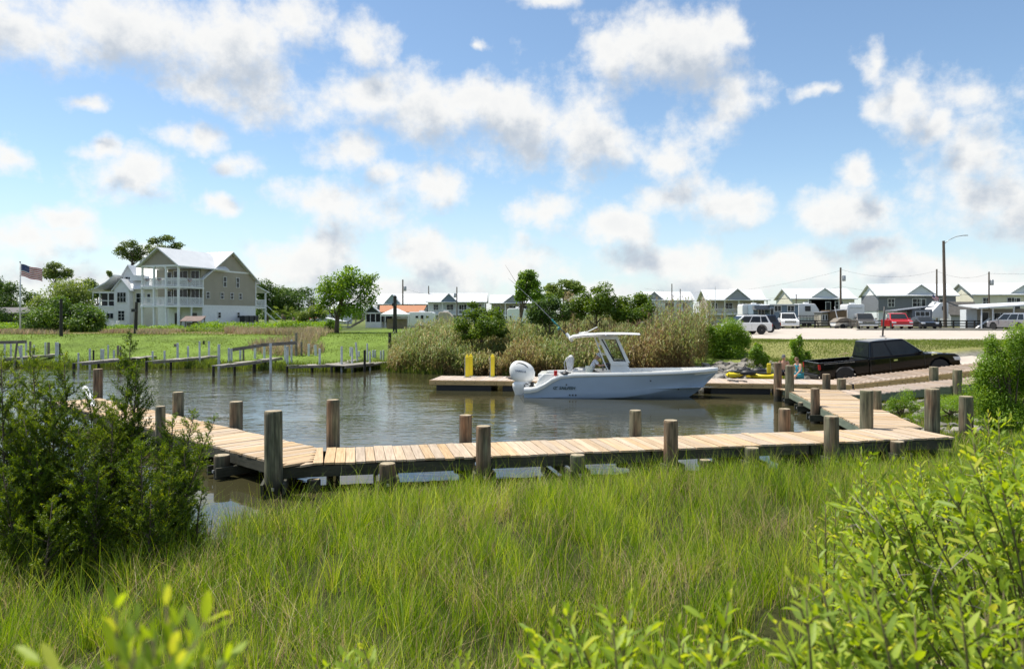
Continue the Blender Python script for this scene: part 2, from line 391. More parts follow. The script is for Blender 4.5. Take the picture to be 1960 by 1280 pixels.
def piling_mat():
    m = bpy.data.materials.new('treated_piling'); m.use_nodes = True
    nt = m.node_tree; N = nt.nodes; L = nt.links; p = N['Principled BSDF']; p.inputs['Roughness'].default_value = 0.85
    tc = N.new('ShaderNodeTexCoord'); oi = N.new('ShaderNodeObjectInfo')
    off = N.new('ShaderNodeVectorMath'); off.operation = 'SCALE'; off.inputs[0].default_value = (11, 23, 31); L.new(oi.outputs['Random'], off.inputs['Scale'])
    mp = N.new('ShaderNodeMapping'); mp.inputs['Scale'].default_value = (5, 5, 0.9); L.new(tc.outputs['Object'], mp.inputs[0])
    ad = N.new('ShaderNodeVectorMath'); L.new(mp.outputs[0], ad.inputs[0]); L.new(off.outputs[0], ad.inputs[1])
    n1 = N.new('ShaderNodeTexNoise'); n1.inputs['Scale'].default_value = 1.0; n1.inputs['Detail'].default_value = 5; L.new(ad.outputs[0], n1.inputs['Vector'])
    sh = N.new('ShaderNodeMapRange'); L.new(oi.outputs['Random'], sh.inputs[0]); sh.inputs[3].default_value = -0.14; sh.inputs[4].default_value = 0.17
    a2 = N.new('ShaderNodeMath'); a2.operation = 'ADD'; L.new(n1.outputs['Fac'], a2.inputs[0]); L.new(sh.outputs[0], a2.inputs[1])
    cr = N.new('ShaderNodeValToRGB'); L.new(a2.outputs[0], cr.inputs[0]); e = cr.color_ramp.elements
    e[0].position = 0.25; e[0].color = (0.14, 0.15, 0.085, 1); e[1].position = 0.80; e[1].color = (0.29, 0.16, 0.085, 1)
    q = e.new(0.45); q.color = (0.20, 0.185, 0.12, 1); q = e.new(0.60); q.color = (0.22, 0.16, 0.10, 1)
    # fine vertical checks
    mp2 = N.new('ShaderNodeMapping'); mp2.inputs['Scale'].default_value = (30, 30, 1.5); L.new(tc.outputs['Object'], mp2.inputs[0])
    n2 = N.new('ShaderNodeTexNoise'); n2.inputs['Scale'].default_value = 1.0; n2.inputs['Detail'].default_value = 4; L.new(mp2.outputs[0], n2.inputs['Vector'])
    mr = N.new('ShaderNodeMapRange'); L.new(n2.outputs['Fac'], mr.inputs[0]); mr.inputs[1].default_value = 0.3; mr.inputs[2].default_value = 0.6; mr.inputs[3].default_value = 0.45; mr.inputs[4].default_value = 1.1
    n3 = N.new('ShaderNodeTexNoise'); n3.inputs['Scale'].default_value = 2.6; n3.inputs['Detail'].default_value = 4; L.new(ad.outputs[0], n3.inputs['Vector'])
    m4 = N.new('ShaderNodeMapRange'); L.new(n3.outputs['Fac'], m4.inputs[0]); m4.inputs[1].default_value = 0.35; m4.inputs[2].default_value = 0.65; m4.inputs[3].default_value = 0.5; m4.inputs[4].default_value = 1.1
    mm = N.new('ShaderNodeMath'); mm.operation = 'MULTIPLY'; L.new(mr.outputs[0], mm.inputs[0]); L.new(m4.outputs[0], mm.inputs[1]); mr = mm
    mu = N.new('ShaderNodeVectorMath'); mu.operation = 'SCALE'; L.new(cr.outputs[0], mu.inputs[0]); L.new(mr.outputs[0], mu.inputs['Scale'])
    # wet algae band near the water line, by world height
    ge = N.new('ShaderNodeNewGeometry'); sp = N.new('ShaderNodeSeparateXYZ'); L.new(ge.outputs['Position'], sp.inputs[0])
    wz = N.new('ShaderNodeMapRange'); L.new(sp.outputs['Z'], wz.inputs[0]); wz.inputs[1].default_value = 0.15; wz.inputs[2].default_value = 0.5
    mw = N.new('ShaderNodeMix'); mw.data_type = 'RGBA'; L.new(wz.outputs[0], mw.inputs['Factor']); mw.inputs['A'].default_value = (0.03, 0.028, 0.018, 1); L.new(mu.outputs[0], mw.inputs['B'])
    L.new(mw.outputs['Result'], p.inputs['Base Color'])
    b = N.new('ShaderNodeBump'); b.inputs['Strength'].default_value = 0.7; b.inputs['Distance'].default_value = 0.02; L.new(n2.outputs['Fac'], b.inputs['Height']); L.new(b.outputs[0], p.inputs['Normal'])
    return m
MAT['piling'] = piling_mat()
MAT['pile_top'] = M('sawn_pile_top', (0.42, 0.35, 0.24), 0.9, col2=(0.24, 0.19, 0.12), vscale=9, bump=0.5)

def lap_mat(name, col, pitch=0.2):
    m = M(name, col, 0.65, var=0.05, vscale=1.2)
    N = m.node_tree.nodes; L = m.node_tree.links; p = N['Principled BSDF']
    tc = N.new('ShaderNodeTexCoord'); sp = N.new('ShaderNodeSeparateXYZ'); L.new(tc.outputs['Object'], sp.inputs[0])
    d = N.new('ShaderNodeMath'); d.operation = 'DIVIDE'; L.new(sp.outputs['Z'], d.inputs[0]); d.inputs[1].default_value = pitch
    f = N.new('ShaderNodeMath'); f.operation = 'FRACT'; L.new(d.outputs[0], f.inputs[0])
    b = N.new('ShaderNodeBump'); b.inputs['Strength'].default_value = 0.8; b.inputs['Distance'].default_value = 0.03; b.invert = True
    L.new(f.outputs[0], b.inputs['Height']); L.new(b.outputs[0], p.inputs['Normal'])
    return m
def seam_mat(name, col, pitch=0.4, axis='X'):
    m = M(name, col, 0.4, var=0.03, vscale=0.6)
    return m
rng = np.random.default_rng(7)
rnd = random.Random(5)
# ---------------------------------------------------------------- terrain
BASIN = [(-90, 52), (-60, 49.5), (-33, 47.6), (-28, 47.2), (-20, 46.6), (-15, 45.0), (-12, 44.2), (-8, 45.6), (-6.6, 43.0), (-3, 41), (0.2, 40), (6, 38.2), (9.2, 36.6), (11.6, 34.6),
         (12.6, 33), (12.9, 30), (12.7, 27), (12.2, 24), (11.7, 21), (11.0, 19.8), (10.0, 18.9), (8.9, 17.4), (7.9, 16.4), (5, 14.9), (1.5, 13.7), (-2, 12.7), (-3.2, 11.8), (-4.2, 10.9), (-6, 10.3), (-10, 9.8), (-20, 9.5), (-90, 9.5)]
BP = np.array(BASIN, dtype=float)
def signed_dist(X, Y):
    "distance to the basin's shore, negative over water"
    d = np.full(X.shape, 1e9); inside = np.zeros(X.shape, dtype=bool)
    n = len(BP)
    for i in range(n):
        ax, ay = BP[i]; bx, by = BP[(i + 1) % n]
        ex, ey = bx - ax, by - ay; L2 = ex * ex + ey * ey
        t = np.clip(((X - ax) * ex + (Y - ay) * ey) / L2, 0, 1)
        d = np.minimum(d, np.hypot(X - ax - t * ex, Y - ay - t * ey))
        c = ((ay > Y) != (by > Y)) & (X < (bx - ax) * (Y - ay) / (by - ay + 1e-12) + ax)
        inside ^= c
    return np.where(inside, -d, d)
def sst(t):
    t = np.clip(t, 0, 1); return t * t * (3 - 2 * t)
def fbm2(X, Y, s, seed=0):
    r = np.random.default_rng(seed); o = np.zeros(np.shape(X))
    for k in range(7):
        a = r.uniform(0, 6.28); f = s * r.uniform(0.6, 2.2); ph = r.uniform(0, 6.28)
        o = o + np.sin((np.cos(a) * X + np.sin(a) * Y) * f + ph + 1.3 * np.sin((np.sin(a) * X - np.cos(a) * Y) * f * 0.7 + ph * 2))
    return o / 7
def height(X, Y):
    X = np.asarray(X, float); Y = np.asarray(Y, float)
    d = signed_dist(X, Y)
    land = 0.10 + 1.60 * sst(d / 13.0)
    rz = (X > 12.4) & (Y > 29.4) & (Y < 37)
    # concrete ramp plane on the right, rising away from the water
    rt = sst((X - 11.5) / 1.5) * sst((Y - 29.2) / 1.0) * sst((37.4 - Y) / 1.4)
    ramp = 0.02 + (X - 12.6) * 0.105
    land = np.where(X > 11, land * (1 - rt) + np.clip(ramp, -0.4, 1.7) * rt, land)
    # near bank: flat marsh that climbs to where the camera stands
    near = 0.05 + 1.66 * sst((6.6 - Y) / 6.0) + 0.04 * fbm2(X, Y, 1.5, 3)
    wn = sst((18.5 - Y) / 3.0) * sst((14.5 - X) / 2.0)
    wn = np.maximum(wn, sst((10 - Y) / 3.0))
    land = land * (1 - wn) + near * wn
    shore = 0.5 * 1
    bed = -0.06 - 0.9 * sst(-d / 3.5)
    z = np.where(d > 0, land, bed)
    w = sst((d + 0.4) / 0.8)
    z = bed * (1 - w) * (d < 0.4) + z * np.where(d < 0.4, w, 1.0)
    z = np.where(np.abs(d) < 0.4, -0.06 + (np.maximum(land, 0.05) + 0.06) * w, np.where(d > 0, land, bed))
    return z
def hz(x, y): return float(height(np.array([x]), np.array([y]))[0])

def grid_axis(a, b, step, far_a, far_b):
    c = list(np.arange(a, b + 1e-6, step)); s = step
    while c[-1] < far_b: s *= 1.35; c.append(c[-1] + s)
    s = step
    while c[0] > far_a: s *= 1.35; c.insert(0, c[0] - s)
    return np.array(c)
gx = grid_axis(-46, 34, 0.4, -4500, 4500); gy = grid_axis(-4, 58, 0.4, -400, 7000)
GX, GY = np.meshgrid(gx, gy)
GZ = height(GX, GY)
GD = signed_dist(GX, GY)
GZ = GZ + np.where((GD > 1) & (GY > 40) & (GY < 90), 0.05 * fbm2(GX, GY, 0.5, 9), 0)
GZ = np.where((GY > 44) & (GX > 10) & (GX < 110), np.minimum(GZ, 1.70), GZ)
nx, ny = len(gx), len(gy)
Vg = np.stack([GX.ravel(), GY.ravel(), GZ.ravel()], 1)
ii = (np.arange(ny - 1)[:, None] * nx + np.arange(nx - 1)[None, :]).ravel()
Fg = np.stack([ii, ii + 1, ii + nx + 1, ii + nx], 1)

def ground_mat():
    m = bpy.data.materials.new('ground'); m.use_nodes = True
    nt = m.node_tree; N = nt.nodes; L = nt.links; p = N['Principled BSDF']; p.inputs['Roughness'].default_value = 0.95; p.inputs['Specular IOR Level'].default_value = 0.15
    at = N.new('ShaderNodeVertexColor'); at.layer_name = 'zone'
    tc = N.new('ShaderNodeTexCoord')
    n = N.new('ShaderNodeTexNoise'); n.inputs['Scale'].default_value = 0.35; n.inputs['Detail'].default_value = 9; n.inputs['Roughness'].default_value = 0.68; L.new(tc.outputs['Object'], n.inputs['Vector'])
    n2 = N.new('ShaderNodeTexNoise'); n2.inputs['Scale'].default_value = 6; n2.inputs['Detail'].default_value = 7; n2.inputs['Roughness'].default_value = 0.7; L.new(tc.outputs['Object'], n2.inputs['Vector'])
    a = N.new('ShaderNodeMath'); a.operation = 'ADD'; L.new(n.outputs['Fac'], a.inputs[0]); L.new(n2.outputs['Fac'], a.inputs[1])
    mr = N.new('ShaderNodeMapRange'); L.new(a.outputs[0], mr.inputs[0]); mr.inputs[1].default_value = 0.75; mr.inputs[2].default_value = 1.25; mr.inputs[3].default_value = 0.5; mr.inputs[4].default_value = 1.4
    v = N.new('ShaderNodeVectorMath'); v.operation = 'SCALE'; L.new(at.outputs['Color'], v.inputs[0]); L.new(mr.outputs[0], v.inputs['Scale'])
    L.new(v.outputs[0], p.inputs['Base Color'])
    b = N.new('ShaderNodeBump'); b.inputs['Strength'].default_value = 0.9; b.inputs['Distance'].default_value = 0.06; L.new(n2.outputs['Fac'], b.inputs['Height']); L.new(b.outputs[0], p.inputs['Normal'])
    return m
lawn = np.array([0.135, 0.20, 0.033]); dry_lawn = np.array([0.20, 0.20, 0.07]); marsh = np.array([0.09, 0.11, 0.025]); mud = np.array([0.075, 0.06, 0.038])
gravel = np.array([0.20, 0.19, 0.17]); straw = np.array([0.27, 0.19, 0.12]); scrub = np.array([0.08, 0.11, 0.03])
D = signed_dist(GX, GY); C3 = np.zeros(GX.shape + (3,)) + lawn
def mixc(mask, c):
    global C3
    C3 = C3 * (1 - mask[..., None]) + c * mask[..., None]
nz = fbm2(GX, GY, 0.35, 4)
mixc(sst((GX - 11) / 3.0) * sst((GY - 20) / 6), dry_lawn)
PXg = np.where(GY > 1, GX / np.maximum(GY, 1), 0)
mixc(sst((GY - 66 + 5 * nz) / 3) * sst((-16 - GX) / 4.0) * sst((80 + 4 * nz - GY) / 4), straw)
mixc(sst((GY - 77 + 4 * nz) / 4) * sst((-14 - GX) / 4.0), scrub)
mixc(sst((GY - 110) / 20), np.array([0.13, 0.16, 0.05]))
mixc(sst((1.6 - D) / 0.8) * (D < 3), marsh * 0.9)
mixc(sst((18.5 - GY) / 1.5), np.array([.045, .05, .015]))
mixc(sst((-D + 0.1) / 0.3), mud)
mixc(sst((GX - 12.3) / 0.6) * sst((GY - 29.4) / 0.5) * sst((37.2 - GY) / 0.5) * sst((26 - GX) / 2), gravel)
mixc(sst((GY - 84) / 1.5) * sst((103 - GY) / 2) * sst((GX - 19) / 3) * sst((200 - GX) / 8), gravel * 0.62)
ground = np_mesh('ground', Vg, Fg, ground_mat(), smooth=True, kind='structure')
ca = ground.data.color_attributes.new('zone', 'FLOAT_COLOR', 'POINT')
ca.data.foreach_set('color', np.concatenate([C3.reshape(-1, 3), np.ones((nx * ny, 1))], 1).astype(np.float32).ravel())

# water
def water_mat():
    m = bpy.data.materials.new('murky_water'); m.use_nodes = True
    nt = m.node_tree; N = nt.nodes; L = nt.links; p = N['Principled BSDF']
    p.inputs['Roughness'].default_value = 0.025; p.inputs['IOR'].default_value = 1.42; p.inputs['Specular IOR Level'].default_value = 0.5
    tc = N.new('ShaderNodeTexCoord')
    def nz(scale, stretch, det, rot=0.0):
        mp = N.new('ShaderNodeMapping'); mp.inputs['Scale'].default_value = stretch; mp.inputs['Rotation'].default_value = (0, 0, rot); L.new(tc.outputs['Object'], mp.inputs[0])
        n = N.new('ShaderNodeTexNoise'); n.inputs['Scale'].default_value = scale; n.inputs['Detail'].default_value = det; n.inputs['Roughness'].default_value = 0.5
        n.inputs['Distortion'].default_value = 0.6; L.new(mp.outputs[0], n.inputs['Vector']); return n.outputs['Fac']
    # base colour: olive brown, siltier in patches
    s = nz(0.15, (1, 1, 1), 3)
    mx = N.new('ShaderNodeMix'); mx.data_type = 'RGBA'; L.new(s, mx.inputs['Factor']); mx.inputs['A'].default_value = (0.036, 0.035, 0.016, 1); mx.inputs['B'].default_value = (0.052, 0.047, 0.022, 1)
    L.new(mx.outputs['Result'], p.inputs['Base Color'])
    a = nz(5.0, (0.35, 1, 1), 2.5, 0.12); b = nz(1.1, (0.5, 1, 1), 2, -0.3); c = nz(0.12, (1, 1.6, 1), 2)
    # calm in front of the walkway and in the lee, ruffled out in the basin
    sp = N.new('ShaderNodeSeparateXYZ'); L.new(tc.outputs['Object'], sp.inputs[0])
    calm = N.new('ShaderNodeMapRange'); calm.interpolation_type = 'SMOOTHSTEP'; L.new(sp.outputs['Y'], calm.inputs[0]); calm.inputs[1].default_value = 13.5; calm.inputs[2].default_value = 21; calm.inputs[3].default_value = 0.10; calm.inputs[4].default_value = 1.0
    pat = N.new('ShaderNodeMapRange'); L.new(c, pat.inputs[0]); pat.inputs[1].default_value = 0.36; pat.inputs[2].default_value = 0.62; pat.inputs[3].default_value = 0.35; pat.inputs[4].default_value = 1.0
    xm = N.new('ShaderNodeMapRange'); xm.interpolation_type = 'SMOOTHSTEP'; L.new(sp.outputs['X'], xm.inputs[0]); xm.inputs[1].default_value = 1.0; xm.inputs[2].default_value = 6; xm.inputs[3].default_value = 1.0; xm.inputs[4].default_value = 0.35
    def mul(u, v):
        q = N.new('ShaderNodeMath'); q.operation = 'MULTIPLY'; L.new(u, q.inputs[0])
        if isinstance(v, float): q.inputs[1].default_value = v
        else: L.new(v, q.inputs[1])
        return q.outputs[0]
    h = N.new('ShaderNodeMath'); h.operation = 'ADD'; L.new(mul(a, 0.020), h.inputs[0]); L.new(mul(b, 0.034), h.inputs[1])
    hh = mul(mul(mul(h.outputs[0], calm.outputs[0]), pat.outputs[0]), xm.outputs[0])
    bp = N.new('ShaderNodeBump'); bp.inputs['Strength'].default_value = 1.0; bp.inputs['Distance'].default_value = 1.0; L.new(hh, bp.inputs['Height']); L.new(bp.outputs[0], p.inputs['Normal'])
    return m
mb = MB(); mb.add([(-100, 5, 0), (24, 5, 0), (24, 52.5, 0), (-100, 52.5, 0)], [(0, 1, 2, 3)])
water = mb.build('water', water_mat(), kind='structure')

# concrete ramp, road, gravel strip, kerbs
conc = M('pale_concrete', (0.50, 0.44, 0.37), 0.85, col2=(0.40, 0.35, 0.30), vscale=0.6, bump=0.2, bscale=30)
asph = M('dark_gravel', (0.12, 0.115, 0.11), 0.95, vscale=2)
def sheet(name, pts, z, mat, sub=1, **k):
    mb = MB(); vs = [(x, y, (z if not callable(z) else z(x, y))) for x, y in pts]
    mb.add(vs, [tuple(range(len(vs)))]); return mb.build(name, mat, **k)
road_near = [gp(1432, 647, 1.7), gp(1560, 650.5, 1.7), gp(1960, 652.5, 1.7), gp(2200, 653, 1.7)]
road_far = [gp(2200, 633, 1.7), gp(1960, 633, 1.7), gp(1780, 632.5, 1.7), gp(1640, 632, 1.7), gp(1632, 629, 1.7), gp(1560, 628, 1.7), gp(1380, 628.5, 1.7), gp(1380, 645, 1.7)]
sheet('road', [(p.x, p.y) for p in road_near + road_far], 1.712, conc, kind='structure')
mb = MB()
def polybar(mb, pts, w, h, z):
    for a, b in zip(pts[:-1], pts[1:]): mb.bar((a.x, a.y, z), (b.x, b.y, z), w, h)
polybar(mb, [gp(1634, 629.5, 1.7), gp(1642, 631.7, 1.7), gp(1780, 632.2, 1.7), gp(1960, 632.7, 1.7), gp(2200, 632.7, 1.7)], 0.25, 0.28, 1.70)
mb.build('kerb', conc, kind='structure')
mb = MB()
N_ = 24
for k in range(N_):
    pass
rampv = []
for x in np.linspace(12.7, 23, 16):
    for y in (32.7, 36.6): rampv.append((x, y, hz(x, y) + 0.02))
fs = [(2 * i, 2 * i + 2, 2 * i + 3, 2 * i + 1) for i in range(15)]
mb.add(rampv, fs); mb.build('boat_ramp', conc, kind='structure')

# ---------------------------------------------------------------- boardwalk
def clip_poly(poly, n, d, keep_less):
    out = []
    for i in range(len(poly)):
        a, b = poly[i], poly[(i + 1) % len(poly)]
        da = a[0] * n[0] + a[1] * n[1] - d; db = b[0] * n[0] + b[1] * n[1] - d
        if not keep_less: da, db = -da, -db
        if da <= 0: out.append(a)
        if da * db < 0:
            t = da / (da - db); out.append((a[0] + (b[0] - a[0]) * t, a[1] + (b[1] - a[1]) * t))
    return out
def lay_planks(poly, along, pitch, zf, mat, parent, th=0.04, gap=0.012, rag=0.015, name='plank', lift=0.006):
    al = Vector(along).normalized(); cr = Vector((-al.y, al.x))
    s0 = min(p[0] * al.x + p[1] * al.y for p in poly); s1 = max(p[0] * al.x + p[1] * al.y for p in poly)
    s = s0; k = 0
    while s < s1 - 0.02:
        w = pitch * rnd.uniform(0.94, 1.06)
        q = clip_poly(poly, (al.x, al.y), s + gap / 2, False)
        if q: q = clip_poly(q, (al.x, al.y), min(s + w - gap / 2, s1), True)
        s += w
        if len(q) < 3: continue
        A = 0.5 * sum(q[i][0] * q[(i + 1) % len(q)][1] - q[(i + 1) % len(q)][0] * q[i][1] for i in range(len(q)))
        if abs(A) < 0.01: continue
        cx = sum(p[0] for p in q) / len(q); cy = sum(p[1] for p in q) / len(q)
        e = rnd.uniform(-rag, rag); e2 = rnd.uniform(-rag, rag)
        sg = 1 if A > 0 else -1
        q = q if A > 0 else q[::-1]
        loc = []
        dz = rnd.uniform(-lift, lift); tilt = rnd.uniform(-lift, lift)
        for (x, y) in q:
            u = (x - cx) * al.x + (y - cy) * al.y; v = (x - cx) * cr.x + (y - cy) * cr.y
            v = v + (e if v > 0 else e2)
            loc.append((v, u, zf(x, y) - zf(cx, cy) + dz + tilt * (1 if v > 0 else -1)))
        n = len(loc); top = [(a, b, c) for a, b, c in loc]; bot = [(a, b, c - th) for a, b, c in loc]
        # local x runs along the plank
        mb = MB(); mb.add(top + bot, [tuple(range(n))[::-1], tuple(range(n, 2 * n))] + [(i, (i + 1) % n, (i + 1) % n + n, i + n) for i in range(n)])
        o = mb.build(name, mat, parent)
        o.location = (cx, cy, zf(cx, cy)); o.rotation_euler = (0, 0, math.atan2(cr.y, cr.x))
        k += 1
    return k
def piling(x, y, ztop, r, parent, zbot=-0.7, lean=(0, 0)):
    mb = MB(); n = 18; prof = []
    hh = ztop - zbot
    for t in (0, 0.3, 0.6, 0.97): prof.append((r * (1.04 - 0.05 * t) * rnd.uniform(0.985, 1.015), t * hh))
    prof.append((r * 0.985, hh - 0.02)); prof.append((r * 0.90, hh))
    mb.lathe(prof, n=n)
    b = len(mb.f)
    mb.m[b - 1] = 1
    o = mb.build('piling', [MAT['piling'], MAT['pile_top']], parent, smooth=True, sharp=40)
    o.location = (x, y, zbot); o.rotation_euler = (lean[0] + rnd.uniform(-.008, .008), lean[1] + rnd.uniform(-.008, .008), rnd.uniform(0, 6))
    return o
ZD = 0.52
walk = empty('boardwalk', (0, 0, 0), label='weathered plank boardwalk on round pilings that bends across the near water', cat='boardwalk')
A0n, A1n = Vector((-4.30, 13.72)), Vector((10.2, 16.85)); A0f, A1f = Vector((-4.04, 15.44)), Vector((9.9, 18.25))
Bdir = Vector((-.727, .686)); Bend = 15.0
B0n = A0n; B1n = A0n + Bdir * (Bend - 0.4); B0f = A0f; B1f = A0f + Bdir * (Bend - 1.3)
Adir = (A1n - A0n).normalized()
T = lambda v: (v.x, v.y)
zflat = lambda x, y: ZD
# mitre: run A begins a little right of the corner, run B fills the corner itself
Am_n = A0n + Adir * 0.55; Am_f = A0f + Adir * 0.0
lay_planks([T(Am_n), T(A1n), T(A1f), T(Am_f)], Adir, 0.19, zflat, MAT['plank'], walk)
lay_planks([T(A0n + Adir * 0.53), T(Am_f - Adir * 0.02), T(B1f), T(B1n), T(A0n)], Bdir, 0.19, zflat, MAT['plank'], walk)
# run C from the right-hand junction towards the landing, and D to the shore
Cn_l, Cf_l = Vector((8.70, 18.02)), Vector((10.45, 27.2)); Cn_r, Cf_r = Vector((10.28, 18.36)), Vector((11.95, 25.9))
Cf_l2 = Vector((10.45, 28.3)); CLR = Vector((12.3, 27.5))
lay_planks([T(Cn_l), T(Cn_r), T(Cf_r), T(CLR), T(Cf_l2), T(Vector((10.2, 28.3))), T(Vector((10.3, 26.9)))], (Cf_l - Cn_l), 0.19, zflat, MAT['plank'], walk)
D0n, D1n, D0f, D1f = Vector((11.98, 25.9)), Vector((18.2, 26.6)), Vector((12.33, 27.5)), Vector((18.5, 28.3))
zD = lambda x, y: ZD + max(0.0, (x - 12.6)) * 0.085
lay_planks([T(D0n), T(D1n), T(D1f), T(D0f)], (D1n - D0n), 0.19, zD, MAT['plank_new'], walk)
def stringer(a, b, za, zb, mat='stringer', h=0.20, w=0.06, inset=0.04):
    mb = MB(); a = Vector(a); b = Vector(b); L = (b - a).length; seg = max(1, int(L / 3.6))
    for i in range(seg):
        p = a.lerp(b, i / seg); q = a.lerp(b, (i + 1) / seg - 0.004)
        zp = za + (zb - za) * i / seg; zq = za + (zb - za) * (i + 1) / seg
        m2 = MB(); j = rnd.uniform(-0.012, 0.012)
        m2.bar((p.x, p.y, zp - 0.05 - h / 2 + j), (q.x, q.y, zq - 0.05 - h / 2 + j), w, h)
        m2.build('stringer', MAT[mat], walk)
nA = Vector((-Adir.y, Adir.x)); nB = Vector((Bdir.y, -Bdir.x))
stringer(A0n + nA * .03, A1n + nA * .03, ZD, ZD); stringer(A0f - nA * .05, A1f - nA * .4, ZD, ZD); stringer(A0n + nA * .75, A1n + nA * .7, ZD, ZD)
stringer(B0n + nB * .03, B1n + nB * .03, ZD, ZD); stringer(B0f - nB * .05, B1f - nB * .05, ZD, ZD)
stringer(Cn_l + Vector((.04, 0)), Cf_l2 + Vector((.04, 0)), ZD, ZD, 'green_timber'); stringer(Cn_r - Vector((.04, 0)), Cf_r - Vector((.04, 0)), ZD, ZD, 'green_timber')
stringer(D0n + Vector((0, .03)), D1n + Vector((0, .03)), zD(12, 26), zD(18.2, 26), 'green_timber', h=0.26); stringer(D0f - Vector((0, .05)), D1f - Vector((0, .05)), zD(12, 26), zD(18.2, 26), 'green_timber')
PILES = [  # px of centre, distance, top height, radius
 (524, 13.45, 1.56, .165), (925, 14.42, 1.14, .148), (1284, 15.22, 1.14, .147), (1592, 15.98, 1.12, .154),
 (742, 13.80, .53, .153), (1105, 14.65, .53, .152), (1440, 15.5, .52, .150), (1718, 16.4, .50, .150), (425, 14.95, .47, .160),
 (638, 15.78, 1.50, .140), (891, 16.3, 1.10, .143), (1216, 17.05, 1.11, .140), (1501, 17.75, 1.06, .143),
 (1658, 18.15, 1.46, .155), (1784, 18.55, 1.46, .176), (1849, 19.4, 1.18, .17),
 (451, 18.55, 1.14, .163), (341, 20.95, 1.13, .155), (187, 25.4, 1.47, .153), (307, 17.4, 1.16, .112),
 (1489, 28.4, 1.50, .150), (1511, 27.2, 1.47, .158), (1561, 22.6, 1.07, .134), (1536, 24.9, .37, .140), (1582, 28.9, 1.02, .150), (1610, 27.9, 0.92, .165), (1679, 21.9, 1.08, .128),
 (1787, 28.6, 1.32, .165), (1832, 26.3, 1.38, .155), (600, 13.9, .2, .13), (880, 15.9, .1, .13), (1190, 16.5, .1, .13), (1350, 15.3, .3, .12)]
for (px, Y, zt, r) in PILES:
    x = (px - CX) / FPX * Y
    zb = -0.7 if signed_dist(np.array([x]), np.array([Y]))[0] < 0 else hz(x, Y) - 0.4
    piling(x, Y, zt, r, walk, zb)
# cross beams bolted between the near and far pilings, with round bolt heads
def cross(px, Y, n, L, dz=0.0):
    x = (px - CX) / FPX * Y; a = Vector((x, Y)); n = n.normalized(); t = Vector((n.y, -n.x))
    for s in (-1, 1):
        p = a + t * 0.19 * s - n * 0.22; q = a + t * 0.19 * s + n * L
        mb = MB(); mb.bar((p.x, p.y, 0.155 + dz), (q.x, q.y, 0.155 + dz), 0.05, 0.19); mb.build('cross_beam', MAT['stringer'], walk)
    mb = MB(); c = a - n * 0.0
    mb.bar((c.x - n.x * .2, c.y - n.y * .2, .155 + dz), (c.x - n.x * .16, c.y - n.y * .16, .155 + dz), 0.05, 0.05); mb.build('bolt_head', MAT['steel'], walk)
for (px, Y) in ((524, 13.45), (742, 13.80), (925, 14.42), (1105, 14.65), (1284, 15.22), (1440, 15.5), (1592, 15.98), (1718, 16.4)): cross(px, Y, nA, 2.1)
for (px, Y) in ((425, 14.95), (307, 17.4)): cross(px, Y, nB, 1.9)
for (px, Y) in ((1511, 27.2), (1536, 24.9), (1561, 22.6)): cross(px, Y, Vector((1, -0.15)), 1.5, dz=0.02)
# white plastic pipe leaning on the far end of the walk
mb = MB(); a = wp(163, 743, 24.3); b = wp(182, 783, 22.6); mb.tube([a, b], 0.085, 12)
mb.build('leaning_pipe', MAT['white_paint'], smooth=True, sharp=40, label='short white plastic pipe leaning at the left end of the plank walkway', cat='pipe')

# ---------------------------------------------------------------- floating dock and gangway
fd = empty('floating_dock', (0, 0, 0), label='long low floating dock of pale boards behind the moored boat', cat='dock')
E0n, E1n = Vector((-3.64, 32.6)), Vector((14.15, 30.45)); ed = (E1n - E0n).normalized(); en = Vector((-ed.y, ed.x))
E0f, E1f = E0n + en * 2.3, E1n + en * 2.3
ZE = 0.46
lay_planks([T(E0n), T(E1n), T(E1f), T(E0f)], ed, 0.20, lambda x, y: ZE, MAT['plank_new'], fd, rag=0.002, lift=0.002)
def bar_part(a, b, z, w, h, name, mat, parent):
    mb = MB(); mb.bar((a.x, a.y, z), (b.x, b.y, z), w, h); return mb.build(name, mat, parent)
L_E = (E1n - E0n).length; nseg = 6
for i in range(nseg):
    a = E0n + ed * (L_E * i / nseg); b = E0n + ed * (L_E * (i + 1) / nseg - 0.012)
    bar_part(a - en * .025, b - en * .025, ZE - 0.115, 0.045, 0.19, 'fascia', MAT['fascia'], fd)
    bar_part(a + en * 2.33, b + en * 2.33, ZE - 0.115, 0.045, 0.19, 'fascia', MAT['fascia'], fd)
    c = (a + b) / 2 + en * 1.15
    mb = MB(); mb.box((c.x, c.y, 0.09), (L_E / nseg - 0.5, 2.1, 0.34), math.atan2(ed.y, ed.x)); mb.build('float', MAT['black'], fd, bevel=0.03)
bar_part(E0n - ed * .03, E0f - ed * .03, ZE - 0.115, 0.045, 0.19, 'end_fascia', MAT['fascia'], fd)
gang = empty('gangway', (0, 0, 0), label='sloping board gangway rising from the floating dock beside the black pickup', cat='gangway')
G0n, G1n = E1n + ed * 0.1, Vector((20.6, 30.0)); gd = (G1n - G0n).normalized(); gn = Vector((-gd.y, gd.x)); G0f, G1f = G0n + gn * 2.3, G1n + gn * 2.3
zG = lambda x, y: ZE + 0.02 + max(0, (Vector((x, y)) - G0n).dot(gd)) * 0.125
lay_planks([T(G0n), T(G1n), T(G1f), T(G0f)], gd, 0.20, zG, MAT['plank_new'], gang, rag=0.002, lift=0.002)
